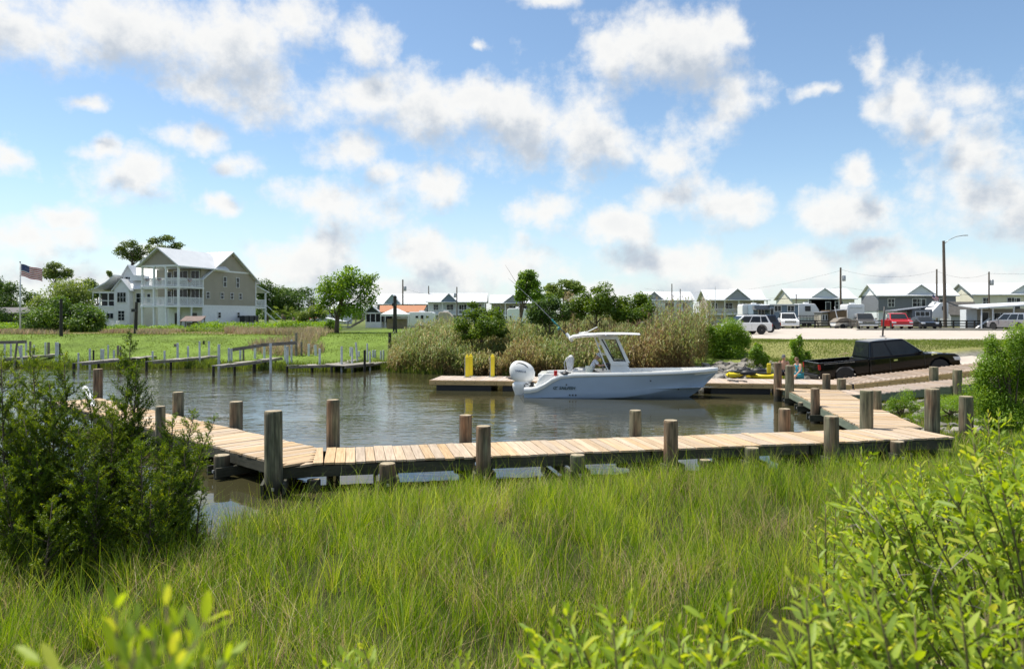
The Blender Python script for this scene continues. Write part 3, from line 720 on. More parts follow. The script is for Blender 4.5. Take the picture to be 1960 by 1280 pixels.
for s in (-0.025, 2.33):
    LG = (G1n - G0n).length
    for i in range(3):
        a = G0n + gd * (LG * i / 3) + gn * s; b = G0n + gd * (LG * (i + 1) / 3 - 0.012) + gn * s
        mb = MB(); mb.bar((a.x, a.y, zG(a.x, a.y) - .13), (b.x, b.y, zG(b.x, b.y) - .13), 0.045, 0.22); mb.build('fascia', MAT['fascia'], gang)
# bolt heads along the fascias
bolts = MB()
for i in range(40):
    p = E0n + ed * (0.25 + i * 0.44) - en * 0.055
    bolts.box((p.x, p.y, ZE - 0.115), (0.03, 0.02, 0.03), math.atan2(ed.y, ed.x))
bolts.build('bolt_heads', MAT['black'], fd, kind='stuff')
bolts = MB()
for i in range(12):
    p = G0n + gd * (0.4 + i * 0.5) - gn * 0.055
    bolts.box((p.x, p.y, zG(p.x, p.y) - 0.13), (0.03, 0.02, 0.03), math.atan2(gd.y, gd.x))
bolts.build('bolt_heads', MAT['black'], gang, kind='stuff')
# yellow guide posts on the floating dock
def guide_post(px, Y, w, label):
    x = (px - CX) / FPX * Y; t = empty('guide_post', (x, Y, ZE), -0.12, label, 'post', 'yellow guide posts on the floating dock')
    mb = MB(); r = w / 2
    mb.prism([(-r, -r), (r, -r), (r, r), (-r, r)], 2, 0, 0.98); mb.prism([(-r * .6, -r * .6), (r * .6, -r * .6), (r * .6, r * .6), (-r * .6, r * .6)], 2, 0.98, 1.06)
    mb.build('sleeve', MAT['yellow'], t, bevel=0.03)
    mb = MB(); mb.b2((-r - 0.006, -r * 0.8, 0.02), (-r - 0.03, r * 0.8, 0.93)); mb.build('rub_strip', MAT['old_white'], t)
    mb = MB(); mb.box((0, 0, .012), (w * 1.8, w * 1.8, .024)); mb.build('base_plate', MAT['steel'], t)
guide_post(894.5, 34.0, 0.17, 'short yellow guide post on the floating dock, leftmost of the close pair')
guide_post(901.5, 34.6, 0.17, 'short yellow guide post on the floating dock, rear one of the close pair')
guide_post(943, 34.2, 0.18, 'single yellow guide post on the floating dock near the outboard motor')
# dark mooring lines lying on the dock
def rope(name, pts, r, mat, label, cat='rope'):
    mb = MB(); mb.tube(pts, r, 6); return mb.build(name, mat, smooth=True, label=label, cat=cat)
rp = []
for i in range(26):
    t = i / 25 * 9; p = wp(968 + i * 0.9, 724, 33.2)
    rp.append((p.x + 0.18 * math.sin(t), p.y + 0.35 * math.cos(t * 1.3), ZE + 0.03 + 0.02 * math.sin(t * 2)))
rope('mooring_line', rp, 0.025, MAT['black'], 'dark mooring line coiled on the dock boards by the outboard motor')
rp = []
for i in range(26):
    t = i / 25 * 9; p = wp(1396 + i * 0.9, 727, 31.8)
    rp.append((p.x + 0.22 * math.sin(t), p.y + 0.3 * math.cos(t * 1.2), ZE + 0.03 + 0.02 * math.sin(t * 2)))
rope('mooring_line', rp, 0.025, MAT['black'], 'dark mooring line lying on the dock boards off the boat bow')
# ---------------------------------------------------------------- skinned figures
def skin(name, verts, edges, radii, mat, parent, sub=2, root=0):
    me = bpy.data.meshes.new(name); me.from_pydata(verts, edges, []); me.materials.append(mat)
    o = bpy.data.objects.new(name, me); COL.objects.link(o); o.parent = parent
    sm = o.modifiers.new('skin', 'SKIN'); sm.use_smooth_shade = True
    lay = me.skin_vertices[0].data if me.skin_vertices else None
    if lay is None:
        bm = bmesh.new(); bm.from_mesh(me); bm.verts.layers.skin.verify(); bm.to_mesh(me); bm.free(); lay = me.skin_vertices[0].data
    for i, r in enumerate(radii):
        lay[i].radius = r if isinstance(r, tuple) else (r, r)
        lay[i].use_root = (i == root)
    ss = o.modifiers.new('sub', 'SUBSURF'); ss.levels = sub; ss.render_levels = sub
    return o
skin_m = M('skin', (0.52, 0.30, 0.20), 0.55, var=0.06)
def person(name, loc, rz, J, label, hat=None, hair=None, shirt=None, shirt_sleeves=True, shorts=None, scale=1.0):
    """J: joints in metres: pelvis, chest, neck, head, and l/r shoulder, elbow, wrist, hip, knee, ankle, toe"""
    t = empty(name, loc, rz, label, 'person'); t.scale = (scale,) * 3
    V = []; E = []; Rr = []; idx = {}
    def add(k, r, par=None):
        idx[k] = len(V); V.append(tuple(J[k])); Rr.append(r)
        if par: E.append((idx[par], idx[k]))
    J = {k: Vector(v) for k, v in J.items()}
    J['waist'] = J['pelvis'].lerp(J['chest'], 0.45)
    add('pelvis', (.15, .12)); add('waist', (.125, .10), 'pelvis'); add('chest', (.155, .115), 'waist'); add('neck', .055, 'chest')
    J['hn'] = J['neck'].lerp(J['head'], 0.55); add('hn', .055, 'neck')
    for s in 'lr':
        add(s + 'sh', .062, 'chest'); add(s + 'el', .042, s + 'sh'); add(s + 'wr', .028, s + 'el')
        d = (J[s + 'wr'] - J[s + 'el']).normalized(); J[s + 'pa'] = J[s + 'wr'] + d * 0.06; add(s + 'pa', (.040, .02), s + 'wr')
        add(s + 'hip', .088, 'pelvis'); add(s + 'kn', .058, s + 'hip'); add(s + 'an', .038, s + 'kn'); add(s + 'to', .035, s + 'an')
    body = skin('body', V, E, Rr, skin_m, t)
    # fingers: short chains from each palm
    fm = MB()
    for s in 'lr':
        d = (J[s + 'wr'] - J[s + 'el']).normalized(); a = Vector((0, 0, 1)) if abs(d.z) < .8 else Vector((1, 0, 0)); sd = d.cross(a).normalized(); up = sd.cross(d)
        for k, (o, l) in enumerate(((-.030, .065), (-.010, .078), (.010, .072), (.030, .055))):
            p = J[s + 'pa'] + sd * o; fm.tube([p, p + d * l * .5, p + d * l * .85 - up * l * .35], [.010, .009, .007], 6)
        p = J[s + 'wr'] + d * .02 + sd * .03; fm.tube([p, p + d * .03 + sd * .03, p + d * .06 + sd * .035], [.012, .010, .008], 6)
    fm.build('fingers', skin_m, body, smooth=True)
    # head with jaw, nose, ears, eyes and mouth
    f = Vector(J.get('face', Vector((1, 0, 0)))).normalized(); upv = (J['head'] - J['neck']).normalized(); sd = upv.cross(f).normalized(); f = sd.cross(upv)
    Mh = Matrix((f, sd, upv)).transposed(); c = J['head']
    hm = MB(); prof = [(.03, -.125), (.052, -.105), (.066, -.06), (.076, 0), (.077, .04), (.066, .085), (.04, .112), (.012, .12)]
    Ms = Mh @ Matrix.Diagonal(Vector((1.12, 1.0, 1.0))); hm.lathe(prof, c, 16, M=Ms)
    hm.tube([c + Mh @ Vector((.078, 0, .015)), c + Mh @ Vector((.105, 0, -.03)), c + Mh @ Vector((.085, 0, -.038))], [.008, .014, .006], 6)
    for s in (-1, 1): hm.lathe([(.006, -.03), (.014, 0), (.006, .03)], c + Mh @ Vector((0, s * .078, -.005)), 6, M=Mh)
    hm.build('head', skin_m, body, smooth=True)
    fe = MB()
    for s in (-1, 1): fe.box(c + Mh @ Vector((.083, s * .03, .012)), (.008, .022, .009), M=Mh)
    fe.box(c + Mh @ Vector((.083, 0, -.066)), (.008, .04, .007), M=Mh); fe.build('eyes_and_mouth', MAT['black'], body)
    if hair:
        h = MB(); h.lathe([(.082, -.02), (.087, .03), (.078, .085), (.045, .125), (.01, .135)], c + Mh @ Vector((-.012, 0, 0)), 14, M=Ms)
        if hair[1]: h.tube([c + Mh @ Vector((-.08, 0, .02)), c + Mh @ Vector((-.12, 0, -.05)), c + Mh @ Vector((-.11, 0, -.14))], [.035, .03, .012], 8)
        h.build('hair', hair[0], t, smooth=True)
    if hat == 'bucket':
        h = MB(); h.lathe([(.15, .005), (.152, .012), (.092, .05), (.088, .11), (.07, .135), (.02, .14)], c + Mh @ Vector((0, 0, .02)), 18, M=Ms); h.build('bucket_hat', M('pale_hat', (.72, .74, .78), .8), t, smooth=True)
    if hat == 'cap':
        h = MB(); h.lathe([(.083, .03), (.086, .06), (.07, .11), (.03, .135), (.01, .138)], c, 16, M=Ms); h.box(c + Mh @ Vector((.12, 0, .045)), (.09, .13, .012), M=Mh); h.build('cap', M('grey_cap', (.14, .14, .15), .8), t, smooth=True, sharp=50)
    if shirt:
        g = 1.16
        k = ['pelvis', 'waist', 'chest']; SV = [J['pelvis'].lerp(J['waist'], .3), J['waist'], J['chest'], J['chest'].lerp(J['neck'], .72)]; SR = [(.165, .13), (.15, .125), (.175, .14), (.085, .08)]; SE = [(0, 1), (1, 2), (2, 3)]
        for s in 'lr':
            SV.append(J[s + 'sh']); SR.append(.075 if shirt_sleeves else .05); SE.append((2, len(SV) - 1))
            if shirt_sleeves: SV.append(J[s + 'sh'].lerp(J[s + 'el'], .75)); SR.append(.062); SE.append((len(SV) - 2, len(SV) - 1))
        skin('shirt', [tuple(v) for v in SV], SE, SR, shirt, t)
    if shorts:
        SV = [J['pelvis']]; SR = [(.172, .14)]; SE = []
        for s in 'lr':
            SV.append(J[s + 'hip'].lerp(J[s + 'kn'], .15)); SR.append(.11); SE.append((0, len(SV) - 1)); SV.append(J[s + 'hip'].lerp(J[s + 'kn'], .8)); SR.append(.085); SE.append((len(SV) - 2, len(SV) - 1))
        skin('shorts', [tuple(v) for v in SV], SE, SR, shorts, t)
    return t
def pose_sit(lean=.15, reach=.4, feet=.42, arms='fwd'):
    "seated facing +x, seat surface at z=0"
    J = {}; J['pelvis'] = (0, 0, .12); J['chest'] = (lean, 0, .50); J['neck'] = (lean + .04, 0, .66); J['head'] = (lean + .09, 0, .80)
    for s, y in (('l', 1), ('r', -1)):
        J[s + 'sh'] = (lean + .02, .185 * y, .60); J[s + 'hip'] = (.03, .10 * y, .09); J[s + 'kn'] = (.42, .13 * y, .10); J[s + 'an'] = (.46, .13 * y, -feet + .06); J[s + 'to'] = (.60, .14 * y, -feet + .03)
        if arms == 'fwd': J[s + 'el'] = (lean + .2, .23 * y, .40); J[s + 'wr'] = (lean + reach, .14 * y, .44)
        elif arms == 'down': J[s + 'el'] = (lean + .08, .23 * y, .34); J[s + 'wr'] = (lean + .26, .20 * y, .17)
    return J

# ---------------------------------------------------------------- the moored boat
BX = Vector((0.62, 30.75)); bang = math.atan2(ed.y, ed.x)
boat = empty('moored_boat', (BX.x, BX.y, 0), bang, 'pale blue center console fishing boat with hardtop moored at the floating dock', 'boat')
ST = [  # x, sheer half beam, sheer z, chine half beam, chine z, keel z, mid bulge
 (0.00, 1.16, .33, 1.05, -.02, -.45), (0.25, 1.18, .34, 1.06, -.02, -.45), (0.55, 1.19, .40, 1.06, -.02, -.45), (0.85, 1.20, .56, 1.07, -.02, -.45), (1.15, 1.21, .76, 1.07, -.02, -.45),
 (1.50, 1.22, .90, 1.08, -.01, -.45), (2.0, 1.235, .955, 1.08, 0.0, -.45), (3.0, 1.25, .985, 1.08, .01, -.45), (4.0, 1.24, 1.01, 1.04, .05, -.44), (5.0, 1.17, 1.035, .92, .18, -.40),
 (5.8, 1.03, 1.06, .74, .34, -.32), (6.4, .87, 1.08, .55, .47, -.15), (6.9, .68, 1.10, .36, .62, .14), (7.3, .48, 1.12, .21, .76, .48), (7.6, .27, 1.14, .10, .93, .80), (7.82, .06, 1.15, .03, 1.08, 1.04)]
def hull_rows(st):
    x, b, s, c, cz, k = st; rows = [(x, 0, k), (x, c * .5, k + (cz - k) * .5), (x, c, cz)]
    for t in (.06, .25, .5, .75, .90): 
        y = c + (b - c) * (t ** 1.5 if x > 4 else t ** .8); rows.append((x, y + (0.02 if t == .06 else 0), cz + (s - cz) * t))
    rows.append((x, b, s)); return rows
V = []; F_ = []; NR = 9
mbh = MB(); cap = MB()
rows = [hull_rows(s) for s in ST]
for sgn in (1, -1):
    b = len(mbh.v)
    for r in rows: mbh.v += [(x, y * sgn, z) for x, y, z in r]
    for i in range(len(rows) - 1):
        for j in range(NR - 1): mbh.f.append((b + i * NR + j, b + (i + 1) * NR + j, b + (i + 1) * NR + j + 1, b + i * NR + j + 1)); mbh.m.append(0)
mbh.add([rows[0][j] for j in range(NR)] + [(x, -y, z) for x, y, z in reversed(rows[0])], [tuple(range(2 * NR))])
hull = mbh.build('hull', MAT['ice_blue'], boat, smooth=True, sharp=28)
# white cap: rub rail and gunwale, following the sheer, with the cockpit left open
for sgn in (1, -1):
    b = len(cap.v)
    for st in ST:
        x, bb, s, c, cz, k = st
        w = .26 if x < 5.5 else .22 if x < 6.8 else .1; ib = max(bb - w, 0.0); hi = .055
        st_h = .17 if x < 1.2 else (.13 if x < 3 else .10)
        pr = [(bb + .004, s - st_h * .85), (bb + .035, s - .055), (bb + .035, s), (bb, s + hi), (ib, s + hi + .01), (ib, s - .1 if x < .6 else (.42 if x < 5.6 else s - .15))]
        cap.v += [(x, y * sgn, z) for y, z in pr]
    n = 6
    for i in range(len(ST) - 1):
        for j in range(n - 1): cap.f.append((b + i * n + j, b + (i + 1) * n + j, b + (i + 1) * n + j + 1, b + i * n + j + 1)); cap.m.append(0)
cap.build('gunwale_cap', MAT['gel'], boat, smooth=True, sharp=35)
mb = MB()  # cockpit sole and bow deck
pts = [(s[0], max(s[1] - .2, 0)) for s in ST if s[0] >= .5]
vs = [(x, y, .42) for x, y in pts] + [(x, -y, .42) for x, y in reversed(pts)]
mb.add(vs, [tuple(range(len(vs)))])
dk = [(x, s[1] - .2, s[2] + .05) for x, s in ((q[0], q) for q in ST if q[0] >= 6.3)]
dk = [(q[0], max(q[1] - .05, 0.02), q[2] + .055) for q in ST if q[0] >= 6.2]
vs = dk + [(x, -y, z) for x, y, z in reversed(dk)]; mb.add(vs, [tuple(range(len(vs)))])
mb.b2((-.02, -1.05, .22), (.62, 1.05, .36))
mb.build('deck_liner', MAT['gel'], boat)
mb = MB()  # raised stern coaming with the transom seat
for sgn in (1, -1):
    poly = [(.42, .45), (.62, .80), (.80, .96), (2.0, 1.0), (2.0, .45)]
    mb.prism(poly, 1, sgn * .86, sgn * 1.0)
mb.b2((.55, -.86, .42), (.85, .86, .95)); mb.build('stern_coaming', MAT['gel'], boat, bevel=.03)
# console, windshield enclosure and hardtop
mb = MB(); mb.prism([(3.42, .42), (3.50, 1.38), (3.60, 1.52), (4.02, 1.52), (4.16, 1.30), (4.40, .98), (4.62, .42)], 1, -.46, .46); mb.build('console', MAT['gel'], boat, bevel=.04)
mb = MB(); mb.b2((3.30, -.38, 1.10), (3.47, .38, 1.36)); mb.build('dashboard', MAT['black'], boat, bevel=.02)
for s in (-1, 1):
    fr = MB(); y0, y1 = s * .50, s * .46
    for (a, b, w) in (((2.95, 2.47), (3.47, 1.36), .22), ((3.60, 2.47), (4.10, 1.40), .17)):
        fr.prism([(a[0], a[1]), (a[0] + w, a[1]), (b[0] + w, b[1]), (b[0], b[1])], 1, min(y0, y1), max(y0, y1))
    fr.prism([(2.98, 2.47), (3.8, 2.47), (3.78, 2.36), (3.0, 2.36)], 1, min(y0, y1) - .001, max(y0, y1) + .001)
    fr.prism([(3.50, 1.46), (4.14, 1.46), (4.24, 1.30), (3.50, 1.30)], 1, min(y0, y1) - .002, max(y0, y1) + .002)
    fr.tube([(2.84, s * .44, 2.43), (3.02, s * .44, 1.95), (3.22, s * .44, 1.42), (3.40, s * .44, 1.05)], .024, 8)
    fr.tube([(2.95, s * .44, 2.16), (3.22, s * .46, 2.14)], .018, 6); fr.tube([(3.10, s * .44, 1.75), (3.36, s * .46, 1.72)], .018, 6)
    fr.build('top_frame', MAT['gel'], boat, smooth=True, sharp=30)
for s in (-1, 1):
    tr = MB()
    tr.prism([(3.10, 2.36), (3.16, 2.36), (3.67, 1.46), (3.61, 1.46)], 1, s * .503, s * .507); tr.prism([(3.66, 2.36), (3.70, 2.36), (4.10, 1.46), (4.06, 1.46)], 1, s * .503, s * .507)
    tr.build('window_trim', MAT['black'], boat)
cg = bpy.data.materials.new('clear_acrylic'); cg.use_nodes = True; p = cg.node_tree.nodes['Principled BSDF']; p.inputs['Transmission Weight'].default_value = 1; p.inputs['Roughness'].default_value = .02; p.inputs['IOR'].default_value = 1.03; p.inputs['Base Color'].default_value = (.82, .88, .88, 1)
for s in (-1, 1):
    g = MB(); g.prism([(3.14, 2.36), (3.66, 2.36), (4.12, 1.46), (3.66, 1.46)], 1, s * .475, s * .481); g.build('side_window', cg, boat)
g = MB(); g.prism([(3.70, 2.40), (3.715, 2.40), (4.195, 1.46), (4.18, 1.46)], 1, -.46, .46); g.build('windshield', cg, boat)
ht = MB()
top = [(1.80, 2.42, .60), (1.95, 2.50, .85), (2.4, 2.56, .98), (3.2, 2.60, 1.0), (4.0, 2.60, .95), (4.5, 2.585, .75), (4.68, 2.57, .45)]
vs = []
for (x, z, b_) in top:
    th = .12 if x < 4 else .05
    vs += [(x, -b_, z - .03), (x, -b_ * .8, z + .01), (x, 0, z + .03), (x, b_ * .8, z + .01), (x, b_, z - .03), (x, b_ * .85, z - th), (x, -b_ * .85, z - th)]
fs = []
for i in range(len(top) - 1):
    for j in range(7): fs.append((i * 7 + j, i * 7 + (j + 1) % 7, (i + 1) * 7 + (j + 1) % 7, (i + 1) * 7 + j))
fs += [tuple(range(7)), tuple(range(42, 49))]; ht.add(vs, fs); hto = ht.build('hardtop', MAT['gel'], boat, smooth=True, sharp=40)
mb = MB()
for y in (-.5, -.2, .2, .5): mb.tube([(1.92, y, 2.26), (1.66, y, 2.58)], .04, 8)
mb.tube([(1.80, -.55, 2.38), (1.80, .55, 2.38)], .03, 8); mb.build('rod_holder', MAT['gel'], hto, smooth=True, sharp=40)
mb = MB(); mb.lathe([(.06, 0), (.06, .05), (.03, .07)], (3.3, -.98, 2.5), 10); mb.build('speaker', MAT['steel'], hto)
mb = MB(); mb.tube([(2.2, -.5, 2.62), (2.55, -.5, 2.66), (2.95, -.3, 2.86)], .02, 6); mb.tube([(2.2, -.5, 2.60), (2.95, -.3, 2.60)], .02, 6); mb.build('antenna_mount', MAT['gel'], hto, smooth=True)
# seats
mb = MB(); mb.b2((2.25, -.5, .42), (2.75, .5, .85)); mb.build('seat_base', MAT['gel'], boat, bevel=.04)
cush = M('pale_vinyl', (.66, .67, .68), .5)
mb = MB(); mb.b2((1.95, -.48, .98), (2.62, .48, 1.12)); mb.build('seat_cushion', cush, boat, bevel=.05)
mb = MB(); mb.prism([(1.72, 1.04), (1.92, 1.02), (1.98, 1.5), (1.90, 1.66), (1.78, 1.66), (1.66, 1.5)], 1, -.46, .46); mb.build('seat_back', cush, boat, bevel=.05)
mb = MB(); mb.tube([(1.70, -.5, .6), (1.60, -.5, 1.4), (1.74, -.5, 1.62)], .025, 6); mb.tube([(2.0, -.5, 1.15), (2.5, -.5, 1.2)], .025, 6); mb.build('grab_rail', MAT['steel'], boat, smooth=True)
mb = MB(); mb.lathe([(.13, 0), (.16, .3), (.165, .32), (.1, .32)], (2.62, -.62, .95), 14); mb.build('bait_bucket', M('pale_bucket', (.62, .66, .60), .4), None, smooth=True, sharp=40, label='small pale bucket beside the helm of the moored boat', cat='bucket')
# helm wheel
mb = MB(); c = Vector((3.18, 0, 1.22)); ring = [c + Vector((.02 * math.cos(t), .19 * math.cos(t), .19 * math.sin(t))) for t in np.linspace(0, 6.283, 17)]; mb.tube(ring, .016, 6, cap=False); mb.bar(ring[0], ring[8], .015, .03); mb.bar(ring[4], ring[12], .03, .015, up=(0, 1, 0)); mb.build('steering_wheel', MAT['steel'], boat, smooth=True)
# hull fittings
mb = MB()
for x, z in ((1.72, .55), (6.15, .40), (5.05, .74)): mb.box((x, -ST[6][1] * (0.93 if x < 5 else .80 if x > 6 else .93) - .03, z), (.05, .03, .05))
for x in (1.85, 1.97, 2.09): mb.box((x, -1.112, .13), (.06, .03, .06))
mb.build('hull_fittings', MAT['black'], hull)
mb = MB()
for x, y in ((1.55, -1.12), (5.0, -1.06), (7.0, -.52)):
    mb.box((x, y, ST[6][2] + (.10 if x < 5 else .15)), (.22, .05, .03)); mb.box((x, y, ST[6][2] + (.08 if x < 5 else .13)), (.08, .04, .05))
mb.build('cleats', MAT['steel'], boat)
# lettering and emblem on the hull side
def text_part(name, body, loc, rot, size, mat, parent, shear=0.0, extrude=.004, space=1.0, xs=1.0):
    cu = bpy.data.curves.new(name, 'FONT'); cu.body = body; cu.size = size; cu.shear = shear; cu.extrude = extrude; cu.space_character = space; cu.materials.append(mat)
    cu.offset = size * .012
    o = bpy.data.objects.new(name, cu); COL.objects.link(o); o.parent = parent; o.location = loc; o.rotation_euler = rot; o.scale = (xs, 1, 1)
    bpy.context.view_layer.update(); dg = bpy.context.evaluated_depsgraph_get(); me = bpy.data.meshes.new_from_object(o.evaluated_get(dg))
    q = bpy.data.objects.new(name, me); COL.objects.link(q); q.parent = parent; q.location = loc; q.rotation_euler = rot; q.scale = (xs, 1, 1)
    nm = o.name; bpy.data.objects.remove(o); q.name = name; q['kind'] = 'stuff'; return q
dark_green = M('dark_green_decal', (.02, .06, .05), .4)
text_part('lettering', 'SAILFISH', (1.42, -1.178, .36), (R(98), 0, 0), .17, dark_green, hull, shear=.25, xs=1.0)
mb = MB(); ring = [Vector((1.27 + .075 * math.cos(t), -1.168, .41 + .05 * math.sin(t))) for t in np.linspace(.6, 5.6, 12)]; mb.tube(ring, .012, 6); mb.tube([(1.24, -1.17, .36), (1.30, -1.175, .44), (1.38, -1.175, .48)], .011, 6); mb.build('emblem', dark_green, hull)
# outboard motor
om = empty('outboard_motor', (0, 0, 0)); om.parent = boat
def loft(mb, secs, n=20, pw=2.4, mi=0):
    b = len(mb.v)
    for (x, y, z, rx, ry) in secs:
        for k in range(n):
            t = 2 * math.pi * k / n; c = math.cos(t); s = math.sin(t)
            mb.v.append((x + rx * math.copysign(abs(c) ** (2 / pw), c), y + ry * math.copysign(abs(s) ** (2 / pw), s), z))
    for i in range(len(secs) - 1):
        for k in range(n): mb.f.append((b + i * n + k, b + i * n + (k + 1) % n, b + (i + 1) * n + (k + 1) % n, b + (i + 1) * n + k)); mb.m.append(mi)
    mb.f.append(tuple(b + k for k in range(n))); mb.m.append(mi); e = b + (len(secs) - 1) * n; mb.f.append(tuple(e + k for k in range(n))); mb.m.append(mi)
mo = Matrix.Rotation(R(-7), 4, 'Y')
# side outline of the cowling: rounded dome leaning back, narrower towards the waterline
cw = MB(); loft(cw, [(-.02, 0, .56, .30, .19), (-.04, 0, .62, .45, .25), (-.06, 0, .78, .52, .28), (-.07, 0, .95, .54, .285), (-.10, 0, 1.12, .51, .27), (-.13, 0, 1.26, .42, .23), (-.17, 0, 1.36, .29, .165), (-.20, 0, 1.415, .15, .09), (-.21, 0, 1.43, .05, .03)], 28, 2.5)
cowl = cw.build('cowling', MAT['gel'], om, smooth=True); cowl.location = (-.12, 0, 0)
lw = MB(); loft(lw, [(-.03, 0, .57, .36, .21), (-.07, 0, .45, .42, .23), (-.12, 0, .30, .36, .20), (-.14, 0, .10, .27, .14), (-.14, 0, -.10, .22, .09), (-.14, 0, -.5, .18, .05)], 24, 2.3)
l_ = lw.build('midsection', MAT['gel'], om, smooth=True); l_.location = (-.12, 0, 0)
mb = MB(); mb.b2((.05, -.13, .10), (.30, .13, .52)); mb.b2((-.02, -.10, -.02), (.10, .10, .14)); mb.build('mount_bracket', MAT['black'], om, bevel=.02)
mb = MB()
arc = []
for t in np.linspace(2.55, .25, 16): arc.append((-.19 + .40 * math.cos(t) * 1.02, -.150 + -.10 * (1 - (math.sin(t)) ** 2) , .93 + .38 * math.sin(t)))
arc = [(-.60, -.14, 1.16), (-.52, -.16, 1.25), (-.42, -.165, 1.31), (-.30, -.165, 1.335), (-.15, -.185, 1.31), (-.02, -.215, 1.25), (.08, -.235, 1.16)]
mb.tube(arc, [.012, .02, .026, .028, .026, .02, .008], 8); mb.build('dark_trim', MAT['black'], om, smooth=True)
text_part('motor_lettering', 'YAMAHA', (-.47, -.292, .99), (R(86), R(6), 0), .115, M('grey_decal', (.16, .20, .28), .4), om)
mb = MB()
mb.tube([(.12, -.12, .42), (.0, -.26, .50), (-.08, -.30, .42), (.02, -.26, .30), (.22, -.15, .32)], .022, 6); mb.tube([(.10, -.2, .52), (.3, -.22, .56), (.42, -.2, .48)], .02, 6); mb.build('cables', MAT['black'], om, smooth=True)
for s in (-1, 1):
    mb = MB(); mb.b2((-.25, s * .95 - .2, .0 - .06), (.0, s * .95 + .2, -.03)); mb.bar((-.02, s * .95, .2), (-.2, s * .95, -.03), .04, .04); mb.build('trim_tab', MAT['steel'], boat)
# things aboard
bucket = bpy.data.objects['bait_bucket']; bm_ = Matrix.Translation((BX.x, BX.y, 0)) @ Matrix.Rotation(bang, 4, 'Z')
bucket.matrix_world = bm_
mb = MB(); mb.lathe([(.045, 0), (.05, .10), (.055, .115), (.03, .12)], (0, 0, 0), 12); o = mb.build('red_cup', M('red_plastic', (.6, .02, .02), .4), smooth=True, sharp=40, label='small red cup standing on the stern gunwale of the boat', cat='cup')
o.location = bm_ @ Vector((1.28, -1.08, .905)); o.scale = (1.5, 1.5, 1.7)
mb = MB(); mb.lathe([(.18, 0), (.16, .05), (.08, .10), (.02, .12)], (0, 0, 0), 10); mb.tube([(-.2, 0, .03), (.0, .05, .05), (.22, 0, .04)], .03, 6); o = mb.build('dark_bag', MAT['black'], smooth=True, label='small dark bag lying on the stern gunwale of the boat', cat='bag')
o.location = bm_ @ Vector((1.68, -1.10, .965))
# fishing rod in the holder, slanting up over the stern
rod = empty('fishing_rod', bm_ @ Vector((1.70, -.5, 2.50)), bang, 'long fishing rod slanting up from the boat hardtop', 'fishing rod')
d = Vector((-.68, -.10, .76)).normalized()
mb = MB(); mb.tube([Vector((0, 0, 0)) - d * .25, d * .35], .022, 8); mb.build('butt', MAT['black'], rod, smooth=True)
mb = MB(); mb.tube([d * .35, d * .8], .026, 8); teal = M('teal_lure', (.02, .22, .24), .3); mb.tube([d * .45 + Vector((0, -.05, -.05)), d * .55 + Vector((0, -.05, -.10))], .07, 10); mb.build('reel', teal, rod, smooth=True)
mb = MB(); mb.tube([d * .7 + Vector((-.0, 0, -.05)), d * .95 + Vector((.02, 0, -.03))], .03, 8); mb.build('lure', teal, rod, smooth=True)
mb = MB(); pts = [d * (.35 + 2.85 * t) + Vector((-.25 * t * t, 0, -.02 * t)) for t in np.linspace(0, 1, 10)]; mb.tube(pts, [.018 - .0012 * i for i in range(10)], 6); mb.build('rod_blank', M('pale_rod', (.5, .5, .5), .4), rod, smooth=True)
# man seated at the helm
Jb = pose_sit(lean=.22, reach=.45); Jb['face'] = (1, -.3, -.35); Jb['head'] = (.36, 0, .78)
loc = bm_ @ Vector((2.62, -.20, .86))
person('person', loc, bang, Jb, 'person in a white shirt and bucket hat sitting at the helm of the boat', hat='bucket', shirt=M('white_shirt', (.76, .76, .80), .8), shorts=M('khaki_shorts', (.2, .17, .12), .8))

# two people sitting on the floating dock
teal_s = M('teal_tank_top', (.01, .30, .40), .7)
pc = wp(1511, 722, 33.0)
Jm = pose_sit(lean=.05, reach=.3, feet=.30, arms='down'); Jm['face'] = (1, -.2, -.3)
person('person', (wp(1500.5, 722, 33.9).x, 33.9, .60), R(-115), Jm, 'shirtless person in a grey cap sitting low beside the floating dock', hat='cap', shorts=M('dark_shorts', (.06, .06, .07), .8))
Jw = pose_sit(lean=.10, reach=.35, feet=.30, arms='down'); Jw['face'] = (1, .3, -.5)
person('person', (wp(1531, 722, 33.2).x, 33.2, .52), R(200), Jw, 'person with pinned up hair in a teal tank top sitting beside the pickup tailgate', hair=(M('brown_hair', (.16, .09, .04), .6), True), shirt=teal_s, shirt_sleeves=False, shorts=M('teal_shorts', (.02, .26, .34), .7))

# ---------------------------------------------------------------- vehicles
def arch(cx, r, zc, n=8, z0=None):
    "points of a wheel arch from front (+x) to rear, at the bottom edge z0"
    a0 = math.asin(max(-1, min(1, (z0 - zc) / r))); pts = []
    for k in range(n + 1):
        t = a0 + (math.pi - 2 * a0) * k / n; pts.append((cx + r * math.cos(t), zc + r * math.sin(t)))
    return pts
def wheel(parent, x, y, r, w=.24, side=1):
    t = MB(); M_ = Matrix.Rotation(R(90), 3, 'X'); t.lathe([(r * .60, -w / 2), (r * .96, -w / 2), (r, -w * .35), (r, w * .35), (r * .96, w / 2), (r * .60, w / 2)], (x, y, r), 22, M=M_)
    wt = t.build('wheel', MAT['rubber'], parent, smooth=True, sharp=35)
    q = MB(); yo = y + side * (w / 2 - .04); q.lathe([(r * .62, -.01), (r * .64, .01), (r * .56, .012)], (x, yo, r), 18, M=M_)
    for k in range(6):
        a = k * math.pi / 3; q.bar((x, yo + side * .015, r), (x + r * .58 * math.cos(a), yo + side * .015, r + r * .58 * math.sin(a)), .05, .03, up=(0, 1, 0))
    q.lathe([(r * .14, -.02), (r * .14, .02)], (x, yo + side * .02, r), 10, M=M_); q.build('rim', MAT['alloy'], wt)
